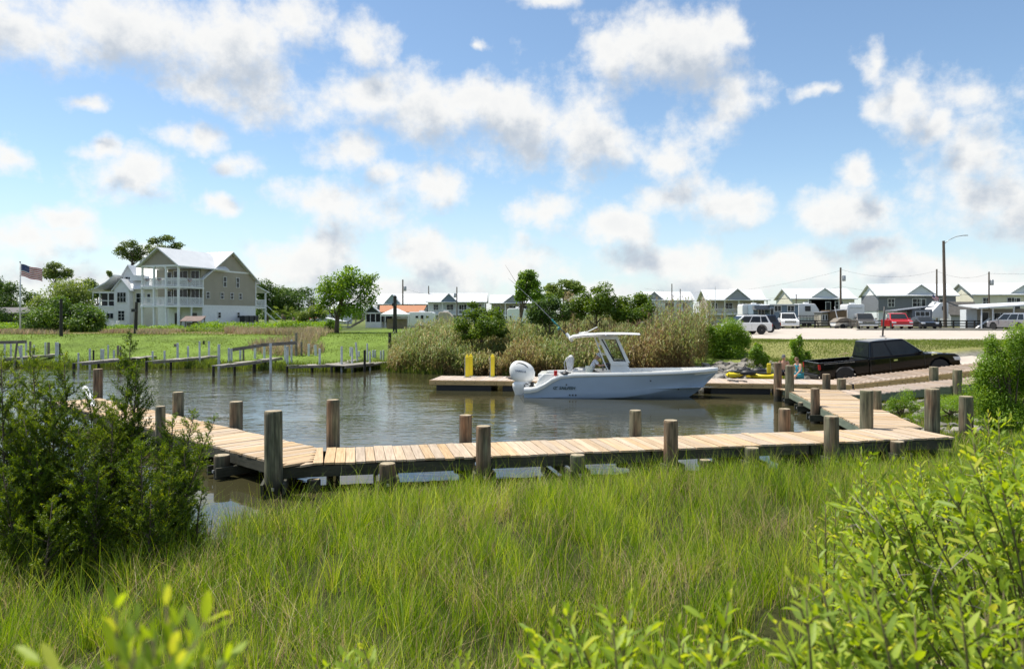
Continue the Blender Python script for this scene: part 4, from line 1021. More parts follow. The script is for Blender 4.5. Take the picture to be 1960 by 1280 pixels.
def vehicle(name, loc, rz, paint, style, label, cat, L=4.8, W=1.86, H=1.72, pitch=0.0, wr=.36, black_trim=False, group=None, bed=True, grille=None, logo=None):
    t = empty(name, loc, rz, label, cat, group); t.rotation_euler = (0, -pitch, rz)
    h = L / 2; xf, xr = h - .92, -h + (1.15 if style == 'pickup' else 1.0); zb = .30 if style != 'sedan' else .22
    r = wr + .07
    front = arch(xf, r, wr, z0=zb); rear = arch(xr, r, wr, z0=zb)
    y = W / 2
    if style == 'pickup': belt, hood, cowl, roof0, roof1, rb, wf = .62 * H, .60 * H, h - 1.62, -.55, h - 2.55, -.72, h - 1.75
    if style == 'pickup':
        cab_r = -h + .355 * L if bed else -h; belt = 1.14 * H / 1.9; hf = h - .10
        top = [(cab_r, zb), (cab_r, belt), (h - 1.55, belt + .02), (h - 1.0, belt - .03), (h - .2, belt - .11), (h - .02, belt - .22), (h, zb + .12), (h - .08, zb)]
        poly = top + [p for p in front] + [(cab_r, zb)]
        poly = [(cab_r, belt), (h - 1.55, belt + .02), (h - 1.0, belt - .03), (h - .2, belt - .11), (h - .02, belt - .22), (h, zb + .12), (h - .08, zb)] + front + [(cab_r, zb)]
        gh = (cab_r + .06, h - 1.45, cab_r + .22, h - 2.35)
    elif style == 'suv':
        belt = .60 * H
        poly = [(-h + .05, zb + .1), (-h, .55 * H), (-h + .06, belt), (h - 1.35, belt), (h - .75, belt - .06), (h - .12, belt - .16), (h, belt - .35), (h - .02, zb + .1), (h - .1, zb)] + front + rear + [(-h + .12, zb)]
        gh = (-h + .10, h - 1.25, -h + .42, h - 2.15)
    else:
        belt = .64 * H
        poly = [(-h + .02, zb + .15), (-h + .02, .60 * H), (-h + .1, belt + .03), (-h + .55, belt + .02), (h - 1.35, belt), (h - .8, belt - .08), (h - .1, belt - .24), (h, belt - .38), (h - .02, zb + .05), (h - .1, zb)] + front + rear + [(-h + .12, zb)]
        gh = (-h + .45, h - 1.25, -h + 1.15, h - 2.1)
    mb = MB(); mb.prism(poly, 1, -y, y); body = mb.build('body', paint, t, bevel=.05)
    a, b, c, d = gh; zr = H; ti = .17; z0 = belt - .01
    def ghv(x, s, z):  # greenhouse side leans in with height
        f = (z - z0) / (zr - z0); return (x, s * (y - .06 - ti * f), z)
    mb = MB(); vs = [ghv(a, -1, z0), ghv(b, -1, z0), ghv(d, -1, zr), ghv(c, -1, zr), ghv(a, 1, z0), ghv(b, 1, z0), ghv(d, 1, zr), ghv(c, 1, zr)]
    # slightly crowned roof
    vs += [((c + d) / 2 - .05, -(y - .06 - ti) * .55, zr + .035), ((c + d) / 2 - .05, (y - .06 - ti) * .55, zr + .035)]
    mb.add(vs, [(0, 1, 2, 3), (4, 7, 6, 5), (0, 3, 7, 4), (1, 5, 6, 2), (3, 2, 9 - 1), (2, 6, 9, 8), (6, 7, 9), (7, 3, 8, 9), (0, 4, 5, 1)])
    mb.build('cabin', paint, t, bevel=.05)
    # side glass as separate panes, set a little proud
    def side_pane(u0, u1, s):
        zA, zB = belt + .05, zr - .10
        def X(u, z):
            f = (z - z0) / (zr - z0); l = a + (c - a) * f; r_ = b + (d - b) * f; return l + (r_ - l) * u
        e = .012; vs = []
        for (u, z) in ((u0, zA), (u1, zA), (u1, zB), (u0, zB)):
            v = ghv(X(u, z), s, z); vs.append((v[0], v[1] + s * e, z))
        q = MB(); vi = [(v[0], v[1] - s * .02, v[2]) for v in vs]; q.add(vs + vi, [(0, 1, 2, 3), (7, 6, 5, 4), (0, 4, 5, 1), (1, 5, 6, 2), (2, 6, 7, 3), (3, 7, 4, 0)]); q.build('side_window', MAT['glass'], t)
    cuts = {'pickup': ((.07, .38), (.42, .93)), 'suv': ((.07, .27), (.30, .60), (.63, .94)), 'sedan': ((.12, .50), (.53, .90))}[style]
    for s in (-1, 1):
        for u0, u1 in cuts: side_pane(u0, u1, s)
    def end_pane(x0, x1, nm, sgn):
        zA, zB = belt + .06, zr - .07; vs = []
        for z, s in ((zA, -1), (zA, 1), (zB, 1), (zB, -1)):
            f = (z - z0) / (zr - z0); yy = (y - .06 - ti * f) * .90; vs.append((x0 + (x1 - x0) * f + sgn * .014, s * yy, z))
        q = MB(); vi = [(v[0] - sgn * .03, v[1], v[2]) for v in vs]; q.add(vs + vi, [(0, 1, 2, 3), (7, 6, 5, 4), (0, 4, 5, 1), (1, 5, 6, 2), (2, 6, 7, 3), (3, 7, 4, 0)]); q.build(nm, MAT['glass'], t)
    end_pane(b, d, 'windshield', 1); end_pane(a, c, 'rear_window', -1)
    if style == 'pickup' and bed:
        for s in (-1, 1):
            pl = [(-h, zb + .12), (-h, belt), (cab_r - .02, belt), (cab_r - .02, zb)] + rear + [(-h + .12, zb)]
            q = MB(); q.prism(pl, 1, s * y, s * (y - .09)); q.build('bed_side', paint, t, bevel=.025)
        q = MB(); q.b2((-h + .005, -y + .09, zb + .2), (-h + .08, y - .09, belt - .01)); q.build('tailgate', paint, t, bevel=.02)
        q = MB(); q.b2((-h + .08, -y + .09, .62), (cab_r - .02, y - .09, .66)); q.b2((cab_r - .06, -y + .09, .66), (cab_r - .022, y - .09, belt - .05)); q.build('bed_liner', MAT['black'], t)
        q = MB(); q.b2((-h - .12, -y + .08, .42), (-h - .01, y - .08, .58)); q.build('rear_bumper', MAT['black'] if black_trim else MAT['chrome'], t, bevel=.03)
    for s in (-1, 1):
        for x in (xf, xr): wheel(t, x, s * (y - .14), wr, side=s)
        q = MB(); q.box((gh[1] - .35, s * (y + .12), belt + .10), (.12, .2, .16)); q.bar((gh[1] - .33, s * (y - .05), belt + .05), (gh[1] - .35, s * (y + .1), belt + .08), .04, .04); q.build('mirror', paint, t, bevel=.03)
        q = MB(); zz = belt - (.22 if style == 'pickup' else .14); q.prism([(h - .34, zz), (h - .02, zz - .03), (h + .012, zz - .2), (h - .26, zz - .17)], 1, s * (y + .008), s * (y - .42)); q.build('headlight', MAT['lamp_glass'], t, bevel=.02)
        q = MB(); q.b2((-h - .012, s * (y + .008), belt - .32), (-h + .07, s * (y - .13), belt - .08)); q.build('tail_light', MAT['red_lens'], t, bevel=.015)
        nd = 2 if style != 'pickup' else 1
        for k in range(nd):
            xh = (a + b) / 2 + (.12 if style == 'pickup' else .55 - .95 * k) 
            if style == 'pickup': xh = cab_r + (b - cab_r) * .42
            q = MB(); q.b2((xh, s * (y + .004), belt - .19), (xh + .17, s * (y + .03), belt - .13)); q.build('door_handle', MAT['chrome'] if black_trim else paint, t)
    # door seams, as thin recessed-looking dark strips set in the sides
    q = MB()
    xs = [cab_r + .08, cab_r + (b - cab_r) * .36, b - .12] if style == 'pickup' else [(a + b) / 2 - .7, (a + b) / 2 + .18, b - .2]
    for s in (-1, 1):
        for x in xs: q.b2((x - .006, s * (y - .01), zb + .12), (x + .006, s * (y + .003), belt - .04))
    q.build('door_seams', MAT['black'], t)
    q = MB(); gz = belt - (.30 if style == 'pickup' else .26)
    q.b2((h - .05, -y * .62, gz - .17), (h + .012, y * .62, gz + .10)); q.build('grille', grille or MAT['black'], t, bevel=.015)
    q = MB(); q.b2((h - .03, -y + .04, zb + .06), (h + .07, y - .04, zb + (.24 if style == 'pickup' else .12))); q.build('front_bumper', paint if black_trim or style != 'pickup' else MAT['chrome'], t, bevel=.04)
    if style != 'pickup':
        q = MB(); q.b2((-h - .05, -y + .04, zb + .05), (-h + .03, y - .04, zb + .28)); q.build('rear_bumper', MAT['black'] if style == 'suv' else paint, t, bevel=.04)
        q = MB(); q.b2((-h - .02, -.26, .5 * H), (-h + .02, .26, .5 * H + .13)); q.build('number_plate', MAT['old_white'], t)
    else:
        q = MB(); q.b2((h + .012, -y * .6, gz - .05), (h + .03, y * .6, gz - .01)); q.build('grille_bar', grille or MAT['chrome'], t)
    if style == 'suv':
        for s in (-1, 1):
            q = MB(); q.bar((c + .1, s * (y - .3), H + .05), (d - .1, s * (y - .3), H + .05), .03, .04); q.build('roof_rail', MAT['black'], t)
            q = MB(); 
            for xx in (xf, xr): 
                pp = arch(xx, r + .05, wr, z0=zb); pi = arch(xx, r, wr, z0=zb); q.prism(pp + pi[::-1], 1, s * (y - .01), s * (y + .012))
            q.build('arch_trim', MAT['black'], t)
    return t
def paint(name, col, metal=.3): return M(name, col, .22, metal=metal, var=.02, coat=0.5)
P_black = M('black_paint', (.002, .0025, .0035), .07, var=.0, coat=.0, spec=.4); P_white = paint('white_car_paint', (.78, .78, .78), 0); P_red = paint('red_paint', (.55, .012, .02), .1)
P_pewter = paint('pewter_paint', (.20, .18, .16), .6); P_char = paint('charcoal_paint', (.05, .05, .055), .5); P_silver = paint('silver_paint', (.42, .42, .43), .5); P_navy = paint('navy_paint', (.015, .025, .05), .3)
# black pickup on the ramp, nose uphill to the right
pk = vehicle('pickup_truck', (17.2, 34.1, .33), R(-2), P_black, 'pickup', 'black extended cab pickup parked nose uphill on the boat ramp', 'pickup', L=6.3, W=2.02, H=1.88, pitch=R(5.2), wr=.42, black_trim=True)
q = MB()
for i in range(26): q.box((-2.9 + i * .053, -1.02, 1.05), (.03, .008, .022))
q.build('bed_side_letters', MAT['steel'], pk)
q = MB(); q.lathe([(.05, -.01), (.05, .01)], (1.92, -1.018, 1.08), 10, M=Matrix.Rotation(R(90), 3, 'X')); q.box((2.03, -1.018, 1.10), (.2, .02, .05)); q.build('fender_emblem', MAT['chrome'], pk)
def park(px, base, Y, **k):
    p = gp(px, base, 1.7) if Y is None else Vector(((px - CX) / FPX * Y, Y, 1.7)); return (p.x, p.y, 1.715)
vehicle('suv', park(1421, 641, 64), R(190), P_white, 'suv', 'white suv with black wheel arches parked at the road edge by the round bush', 'suv', L=4.7, W=1.84, H=1.66, wr=.38, group='cars by the round bush')
vehicle('suv', park(1440, 636, 71), R(190), P_navy, 'suv', 'dark navy suv parked just behind the white suv by the bush', 'suv', L=4.9, W=1.9, H=1.70, wr=.38, group='cars by the round bush')
vehicle('suv', park(1432, 634, 78), R(188), P_white, 'suv', 'white suv mostly hidden behind the navy and white suvs', 'suv', L=4.9, W=1.9, H=1.72, wr=.38, group='cars by the round bush')
vehicle('pickup_truck', park(1507, 627, 96), R(-103), P_white, 'pickup', 'white pickup parked facing the road in front of the blue trailer home', 'pickup', L=5.8, W=2.15, H=2.0, wr=.42, group='cars parked facing the road')
vehicle('pickup_truck', park(1652, 628, 92), R(-103), P_pewter, 'pickup', 'pewter grey pickup with chrome bumper parked beside the red pickup', 'pickup', L=5.8, W=2.2, H=1.95, wr=.42, group='cars parked facing the road')
vehicle('pickup_truck', park(1716, 628, 91), R(-104), P_red, 'pickup', 'bright red pickup parked facing the road', 'pickup', L=5.7, W=2.25, H=1.95, wr=.42, group='cars parked facing the road', grille=P_red)
vehicle('sedan', park(1766, 627, 94), R(-98), P_char, 'sedan', 'charcoal sedan parked to the right of the red pickup', 'car', L=4.8, W=1.95, H=1.48, wr=.36, group='cars parked facing the road')
vehicle('suv', park(1940, 622, 84), R(100), P_silver, 'suv', 'silver full size suv parked near the carport', 'suv', L=5.4, W=2.05, H=1.92, wr=.40)
# ---------------------------------------------------------------- houses
def window(parent, c, w, h, n, mat_f=None, mull=(1, 1), u=None, deep=.06):
    "window centred at c on a wall whose outward direction is n; frame with bars, pane as its child"
    n = Vector(n).normalized(); u = Vector((0, 0, 1)).cross(n).normalized() if u is None else u; z = Vector((0, 0, 1)); c = Vector(c)
    Mx = Matrix((u, n, z)).transposed(); f = .07 if w > .7 else .05
    mb = MB()
    for s in (-1, 1): mb.box(c + u * s * (w / 2) + n * .03, (f, deep, h + f), M=Mx); mb.box(c + z * s * (h / 2) + n * .032, (w + 2 * f, deep, f), M=Mx)
    for i in range(1, mull[0] + 0): mb.box(c + u * (-w / 2 + w * i / mull[0]) + n * .025, (.045, deep * .8, h - f), M=Mx)
    for i in range(1, mull[1] + 0): mb.box(c + z * (-h / 2 + h * i / mull[1]) + n * .027, (w - f, deep * .8, .045), M=Mx)
    fr = mb.build('window', mat_f or MAT['white_paint'], parent)
    q = MB(); q.box(c + n * .012, (w, .02, h), M=Mx); q.build('pane', MAT['glass'], fr)
    return fr
def gable_roof(mb, x0, x1, y0, y1, ze, zr, axis='x', over=.45, th=.16):
    "two slabs; ridge along axis at mid width"
    if axis == 'x':
        ym = (y0 + y1) / 2; sl = (zr - ze) / (ym - y0)
        for s, ye in ((-1, y0 - over), (1, y1 + over)):
            zl = ze - sl * over
            mb.add([(x0 - over, ye, zl), (x1 + over, ye, zl), (x1 + over, ym, zr), (x0 - over, ym, zr), (x0 - over, ye, zl + th), (x1 + over, ye, zl + th), (x1 + over, ym, zr + th), (x0 - over, ym, zr + th)],
                   [(0, 1, 2, 3), (7, 6, 5, 4), (0, 4, 5, 1), (1, 5, 6, 2), (3, 7, 4, 0), (2, 6, 7, 3)])
    else:
        xm = (x0 + x1) / 2; sl = (zr - ze) / (xm - x0)
        for s, xe in ((-1, x0 - over), (1, x1 + over)):
            zl = ze - sl * over
            mb.add([(xe, y0 - over, zl), (xe, y1 + over, zl), (xm, y1 + over, zr), (xm, y0 - over, zr), (xe, y0 - over, zl + th), (xe, y1 + over, zl + th), (xm, y1 + over, zr + th), (xm, y0 - over, zr + th)],
                   [(0, 1, 2, 3), (7, 6, 5, 4), (0, 4, 5, 1), (1, 5, 6, 2), (3, 7, 4, 0), (2, 6, 7, 3)])
def seams(mb, x0, x1, y0, y1, ze, zr, step=.6, over=.45, th=.16):
    "standing seams on a roof with its ridge along x"
    ym = (y0 + y1) / 2; sl = (zr - ze) / (ym - y0); x = x0 - over + .1
    while x < x1 + over:
        for ye in (y0 - over, y1 + over): mb.bar((x, ye, ze - sl * over + th + .015), (x, ym, zr + th + .015), .035, .04)
        x += step
def railing(parent, p0, p1, z, h=1.0, step=.14, mat=None, name='railing'):
    p0 = Vector(p0); p1 = Vector(p1); L = (p1 - p0).length; mb = MB()
    mb.bar((p0.x, p0.y, z + h), (p1.x, p1.y, z + h), .09, .07); mb.bar((p0.x, p0.y, z + .1), (p1.x, p1.y, z + .1), .06, .06)
    n = max(2, int(L / step))
    for i in range(n + 1):
        p = p0.lerp(p1, i / n); mb.box((p.x, p.y, z + h / 2 + .05), (.045, .045, h - .1))
    return mb.build(name, mat or MAT['white_paint'], parent, kind='stuff')
def wall_box(parent, a, b, mat, name='wall'):
    mb = MB(); mb.b2(a, b); return mb.build(name, mat, parent)
def post(parent, x, y, z0, z1, w=.16, mat=None, name='post'):
    mb = MB(); mb.box((x, y, (z0 + z1) / 2), (w, w, z1 - z0)); mb.box((x, y, z1 - .06), (w * 1.5, w * 1.5, .1)); mb.box((x, y, z0 + .06), (w * 1.4, w * 1.4, .12)); return mb.build(name, mat or MAT['white_paint'], parent)

tan = M('tan_lap_board', (.35, .315, .245), .65, var=.05, vscale=.8); cream = M('cream_lap_board', (.62, .58, .48), .65, var=.04)
grey_lap = lap_mat('grey_lap_siding', (.30, .32, .34)); blue_lap = lap_mat('blue_grey_siding', (.17, .23, .29)); slate_lap = lap_mat('slate_siding', (.16, .17, .19)); pale_lap = lap_mat('pale_siding', (.62, .66, .68)); cream_lap = lap_mat('cream_siding', (.66, .64, .52)); white_lap = lap_mat('white_siding', (.76, .77, .78)); tan_lap = lap_mat('tan_siding', (.42, .38, .31))
W = MAT['white_paint']

# tan three storey house: local x to the right along the front, y away, z=0 at the ground (1.7 m)
hp = Vector((-40.2, 95.0)); hang = -R(17)
th = empty('beach_house', (hp.x, hp.y, 1.6), hang, 'three storey tan house with white metal roof and two balconies', 'house')
Dp = 11.0; FW = -7.1; Z1, Z2, ZEV, ZPK = 3.05, 5.45, 6.65, 10.35      # white base top, upper floor, eave, peak
wall_box(th, (FW, 0, 0), (0, Dp, Z1 - .12), W, 'base_wall')
mb = MB(); mb.b2((FW - .03, -.04, Z1 - .14), (.04, Dp + .03, Z1 + .10)); mb.build('band_board', W, th)
# lap boards of the gable side, one part each, with their slanted faces
def lap_board(parent, p0, p1, z, h, n, mat):
    p0 = Vector(p0); p1 = Vector(p1); n = Vector(n)
    vs = [(p0.x, p0.y, z), (p1.x, p1.y, z), (p1.x, p1.y, z + h), (p0.x, p0.y, z + h), (p0.x + n.x * .045, p0.y + n.y * .045, z), (p1.x + n.x * .045, p1.y + n.y * .045, z), (p1.x + n.x * .008, p1.y + n.y * .008, z + h), (p0.x + n.x * .008, p0.y + n.y * .008, z + h)]
    mb = MB(); mb.add(vs, [(0, 1, 2, 3), (4, 5, 6, 7), (0, 1, 5, 4), (2, 3, 7, 6), (0, 3, 7, 4), (1, 2, 6, 5)]); return mb.build('lap_board', mat, parent)
mb = MB(); mb.prism([(0, Z1 + .1), (Dp, Z1 + .1), (Dp, ZEV), (Dp / 2, ZPK - .05), (0, ZEV)], 0, FW + .02, -.02); core = mb.build('wall', tan, th)
z = Z1 + .12
while z < ZPK - .25:
    f = max(0, (z + .12 - ZEV) / (ZPK - ZEV)); a = Dp / 2 * f + .05
    if Dp - 2 * a > .3: lap_board(core, (-.02, a), (-.02, Dp - a), z, .235, (1, 0), tan)
    z += .24
z = Z1 + .12
while z < ZEV - .2: lap_board(core, (FW, -.0), (0, -.0), z, .235, (0, -1), tan); z += .24
for y in (0.05, Dp - .05):
    mb = MB(); mb.box((.03, y, (Z1 + ZEV) / 2), (.12, .16, ZEV - Z1)); mb.build('corner_board', W, th)
mb = MB(); mb.b2((.0, 1.5, ZEV + 1.02), (.07, Dp - 1.5, ZEV + 1.22)); mb.build('gable_band', W, th)
rf = MB(); gable_roof(rf, FW, 0, 0, Dp, ZEV, ZPK, 'x', .5); roof = rf.build('roof', MAT['roof_white'], th)
sm = MB(); seams(sm, FW, 0, 0, Dp, ZEV, ZPK, .6, .5); sm.build('standing_seams', MAT['roof_white'], roof, kind='stuff')
mb = MB()
for y, h in ((2.0, 1), (Dp - 2.0, 1)): pass
for yy, zz, ww, hh in ((4.3, 6.35, .62, 1.35), (6.95, 6.35, .62, 1.35), (.95, 4.45, .66, .85), (3.75, 4.45, .62, .85), (5.75, 4.45, .62, .85), (7.55, 4.45, .62, .85), (3.2, 1.85, .55, .75), (7.1, 1.85, .55, .75)):
    window(th, (0.03, yy, zz), ww, hh, (1, 0, 0), mull=(1, 2))
# front wing: three stacked porches under a gable
WX0, WX1, WY = -5.4, .15, -4.5
wing_z = 8.15; wing_pk = 10.15
for zf, nm in ((Z1, 'lower_balcony_floor'), (Z2, 'upper_balcony_floor')):
    mb = MB(); mb.b2((WX0 - .15, WY - .15, zf - .22), (WX1 + .15, -.05, zf)); mb.build(nm, W, th)
mb = MB(); mb.b2((WX0 - .1, WY - .1, wing_z - .28), (WX1 + .1, -.05, wing_z - .05)); mb.build('porch_ceiling', W, th)
for zf, zt in ((0, Z1 - .22), (Z1, Z2 - .22), (Z2, wing_z - .28)):
    for x in (-5.4, -3.6, -1.75, .12): post(th, x, WY + .08, zf, zt, .22)
    post(th, .12, -2.2, zf, zt, .18) if zf == 0 else None
for zf in (Z1, Z2):
    for a, b in ((-5.28, -3.72), (-3.48, -1.87), (-1.63, 0.0)): railing(th, (a, WY + .08), (b, WY + .08), zf)
    railing(th, (.12, WY + .25), (.12, -.1), zf); railing(th, (WX0, WY + .25), (WX0, -.1), zf)
mb = MB(); mb.prism([(WX0, wing_z - .05), (WX1, wing_z - .05), ((WX0 + WX1) / 2, wing_pk - .05)], 1, WY, WY + .2); ped = mb.build('gable_wall', tan, th)
z = wing_z
while z < wing_pk - .2:
    f = (z + .12 - wing_z) / (wing_pk - wing_z); a = (WX1 - WX0) / 2 * f
    lap_board(ped, (WX0 + a + .05, WY), (WX1 - a - .05, WY), z, .235, (0, -1), tan); z += .24
rf = MB(); gable_roof(rf, WX0, WX1, WY, 4.0, wing_z, wing_pk, 'y', .5); rf.build('wing_roof', MAT['roof_white'], th)
wall_box(th, (FW, -.25, Z2), (-5.6, -.02, wing_z - .3), tan, 'wing_wall'); wall_box(th, (-5.3, -.22, ZEV - .5), (0, 3, wing_z - .3), tan, 'wing_wall')
for zf in (Z1, Z2):
    window(th, (-3.2, -.26, zf + 1.15), 2.2, 2.0, (0, -1, 0), mull=(3, 1)); window(th, (-.9, -.26, zf + 1.15), 1.3, 2.0, (0, -1, 0), mull=(2, 1)); window(th, (-5.0, -.26, zf + 1.2), .7, 1.6, (0, -1, 0), mull=(1, 1))
window(th, (-3.9, -.03, 1.1), .95, 2.1, (0, -1, 0)); window(th, (-1.2, -.03, 1.1), .9, 2.1, (0, -1, 0))
# rear porch on the far side
mb = MB(); mb.b2((-5, Dp, Z1 - .22), (-.1, Dp + 2.6, Z1)); mb.build('rear_porch_floor', W, th)
mb = MB(); mb.add([(-5.2, Dp, 6.0), (.2, Dp, 6.0), (.2, Dp + 3.0, 5.1), (-5.2, Dp + 3.0, 5.1), (-5.2, Dp, 6.15), (.2, Dp, 6.15), (.2, Dp + 3.0, 5.25), (-5.2, Dp + 3.0, 5.25)], [(0, 1, 2, 3), (7, 6, 5, 4), (0, 4, 5, 1), (1, 5, 6, 2), (3, 7, 4, 0), (2, 6, 7, 3)]); mb.build('rear_porch_roof', MAT['roof_white'], th)
for yy in (Dp + 2.5,):
    for zf, zt in ((0, Z1 - .22), (Z1, 5.2)): post(th, -.15, yy, zf, zt, .2); post(th, -4.8, yy, zf, zt, .2)
railing(th, (-.15, Dp + .1), (-.15, Dp + 2.4), Z1)
mb = MB(); mb.bar((-1.2, Dp + 2.7, Z1 - .1), (.8, Dp + 5.2, .1), .9, .12); mb.bar((-.8, Dp + 2.7, Z1 + .8), (1.2, Dp + 5.2, 1.0), .08, .08); mb.build('rear_stair', W, th)
H2W = Matrix.Translation((hp.x, hp.y, 1.6)) @ Matrix.Rotation(hang, 4, 'Z')
# air conditioners on their stand
ac = empty('air_conditioner_stand', H2W @ Vector((1.3, 7.6, 0)), hang, 'black air conditioner units on a raised timber stand by the tan house', 'air conditioner')
mb = MB(); mb.b2((-.5, -1.4, .75), (.5, 2.1, .9)); mb.build('platform', MAT['grey_wood'], ac)
for x, y in ((-.4, -1.3), (.4, -1.3), (-.4, 2.0), (.4, 2.0)): post(ac, x, y, 0, .75, .14, MAT['grey_wood'])
for y in (-.9, .2, 1.3):
    mb = MB(); mb.b2((-.42, y - .45, .9), (.42, y + .45, 1.75)); o = mb.build('unit', M('dark_ac', (.03, .03, .032), .6) if y < -.5 else MAT['black'], ac, bevel=.04); q = MB(); q.lathe([(.34, 0), (.34, .04)], (0, y, 1.752), 14); q.build('fan_grille', MAT['steel'], o)
# red white and blue buntings on the upper railing
b_red, b_white, b_blue = M('bunting_red', (.42, .03, .05), .8), M('bunting_white', (.75, .75, .77), .8), M('bunting_blue', (.03, .05, .16), .8)
def bunting(loc, w, n, label):
    o_ = MB(); rads = [0, .14, .26, .34, .42, .5]; cols = [2, 1, 2, 1, 0]; K = 16
    for i in range(5):
        for k in range(K):
            a0 = math.pi + math.pi * k / K; a1 = math.pi + math.pi * (k + 1) / K; y0 = -.03 * (k % 2); y1 = -.03 * ((k + 1) % 2)
            r0, r1 = rads[i] * w * 2, rads[i + 1] * w * 2
            vs = [(r0 * math.cos(a0) / 2, y0, r0 * math.sin(a0) / 2), (r1 * math.cos(a0) / 2, y0, r1 * math.sin(a0) / 2), (r1 * math.cos(a1) / 2, y1, r1 * math.sin(a1) / 2), (r0 * math.cos(a1) / 2, y1, r0 * math.sin(a1) / 2)]
            vb = [(x, y - .012, z) for x, y, z in vs]
            o_.add(vs + vb, [(3, 2, 1, 0), (4, 5, 6, 7), (0, 1, 5, 4), (1, 2, 6, 5), (2, 3, 7, 6), (3, 0, 4, 7)], cols[i])
    o = o_.build('bunting', [b_red, b_white, b_blue], label=label, cat='bunting', group='buntings on the upper balcony rail'); o.matrix_world = H2W @ Matrix.Translation(loc) @ Matrix.Rotation(n, 4, 'Z'); return o
bunting((-4.55, WY - .05, Z2 + .98), .62, 0, 'patriotic half round bunting on the upper balcony, in the leftmost railing bay')
bunting((-2.68, WY - .05, Z2 + .98), .62, 0, 'patriotic half round bunting on the upper balcony, in the middle railing bay')
bunting((.24, -2.6, Z2 + .98), .75, R(90), 'patriotic bunting draped on the side rail of the upper balcony')
# covered swing bench in front of the house
sb = empty('swing_bench', (wp(369, 637, 84).x, 84, 1.62), -.1, 'weathered wooden covered bench on posts in front of the tan house', 'bench')
mb = MB(); mb.add([(-1.25, -.6, 1.05), (1.25, -.6, 1.05), (1.35, .5, 1.62), (-1.15, .5, 1.62), (-1.25, -.6, 1.12), (1.25, -.6, 1.12), (1.35, .5, 1.69), (-1.15, .5, 1.69)], [(0, 1, 2, 3), (7, 6, 5, 4), (0, 4, 5, 1), (1, 5, 6, 2), (3, 7, 4, 0), (2, 6, 7, 3)]); mb.build('canopy', M('brown_boards', (.22, .16, .14), .85), sb)
for x in (-1.15, 1.15):
    for y, h in ((-.5, 1.05), (.45, 1.5)): post(sb, x, y, -.3, h, .1, MAT['grey_wood'])
mb = MB(); mb.b2((-.95, -.1, .4), (.95, .35, .46)); mb.build('seat', MAT['grey_wood'], sb)
mb = MB(); mb.b2((-.95, .35, .46), (.95, .41, .95)); mb.build('backrest', MAT['grey_wood'], sb)
# planters and a chair on the patio under the balconies
def pot(x, y, nm_label, s=1.0):
    p = H2W @ Vector((x, y, 0)); t = empty('flower_pot', p, 0, nm_label, 'flower pot'); mb = MB(); mb.lathe([(.16 * s, 0), (.24 * s, .4 * s), (.26 * s, .44 * s), (.2 * s, .44 * s)], n=12); mb.build('pot', W if s > 1 else M('terracotta', (.3, .12, .07), .8), t, smooth=True, sharp=40)
    return t
POTS = [pot(-4.7, -3.9, 'red flower pot between the left balcony posts of the tan house'), pot(-1.0, -3.8, 'large white planter under the balcony of the tan house', 1.3)]

# white house with steep metal gables, further left
whp = Vector((-61.5, 112.0)); wang = R(2)
wh = empty('beach_house', (whp.x, whp.y, 1.6), wang, 'white house with steep white metal gables and a screened porch', 'house')
# local x right: px = 980+1400*X/Y -> at Y=112: 12.5 px per metre; px 170 -> x=-3.3; px 300 -> x=7.1
def xl(px): return (px - CX) / FPX * 112.0 - whp.x
def zl(py): return EYE - (py - HY) / FPX * 112.0 - 1.6
white_b = M('white_stucco', (.78, .78, .77), .7, var=.03)
X0, X1, X2, X3 = xl(172), xl(218), xl(247), xl(302)
wall_box(wh, (X1, 0, 0), (X2, 8, zl(553)), white_lap); wall_box(wh, (X2, 1.2, 0), (X3, 9, zl(550)), cream_lap); wall_box(wh, (X0, .6, 0), (X1, 8, zl(588)), white_b, 'porch_base')
mb = MB(); mb.b2((X0 - .1, .5, zl(588)), (X1, 8, zl(585))); mb.build('porch_floor', W, wh)
wall_box(wh, (X0 + .3, 3.0, zl(585)), (X1, 8, zl(560)), M('dark_screen', (.05, .05, .05), .9), 'screened_room')
for px in (173, 186, 202, 217): post(wh, xl(px) + .1, .65, zl(585), zl(559), .13)
mb = MB(); mb.b2((X0, .55, zl(576)), (X1, .70, zl(574.5))); mb.b2((X0, .5, zl(561)), (X1, .8, zl(558))); mb.build('porch_beam', W, wh)
# flared porch roof
mb = MB(); a = [(xl(166), zl(557)), (xl(185), zl(551)), (xl(203), zl(541)), (xl(219), zl(527))]; vs = []
for (x, z) in a: vs += [(x, -.2, z - .1), (x, 8.2, z - .1), (x, 8.2, z + .1), (x, -.2, z + .1)]
fs = []
for i in range(3):
    for j in range(4): fs.append((i * 4 + j, i * 4 + (j + 1) % 4, i * 4 + 4 + (j + 1) % 4, i * 4 + 4 + j))
fs += [(0, 1, 2, 3), (12, 13, 14, 15)]; mb.add(vs, fs); mb.build('porch_roof', MAT['roof_white'], wh)
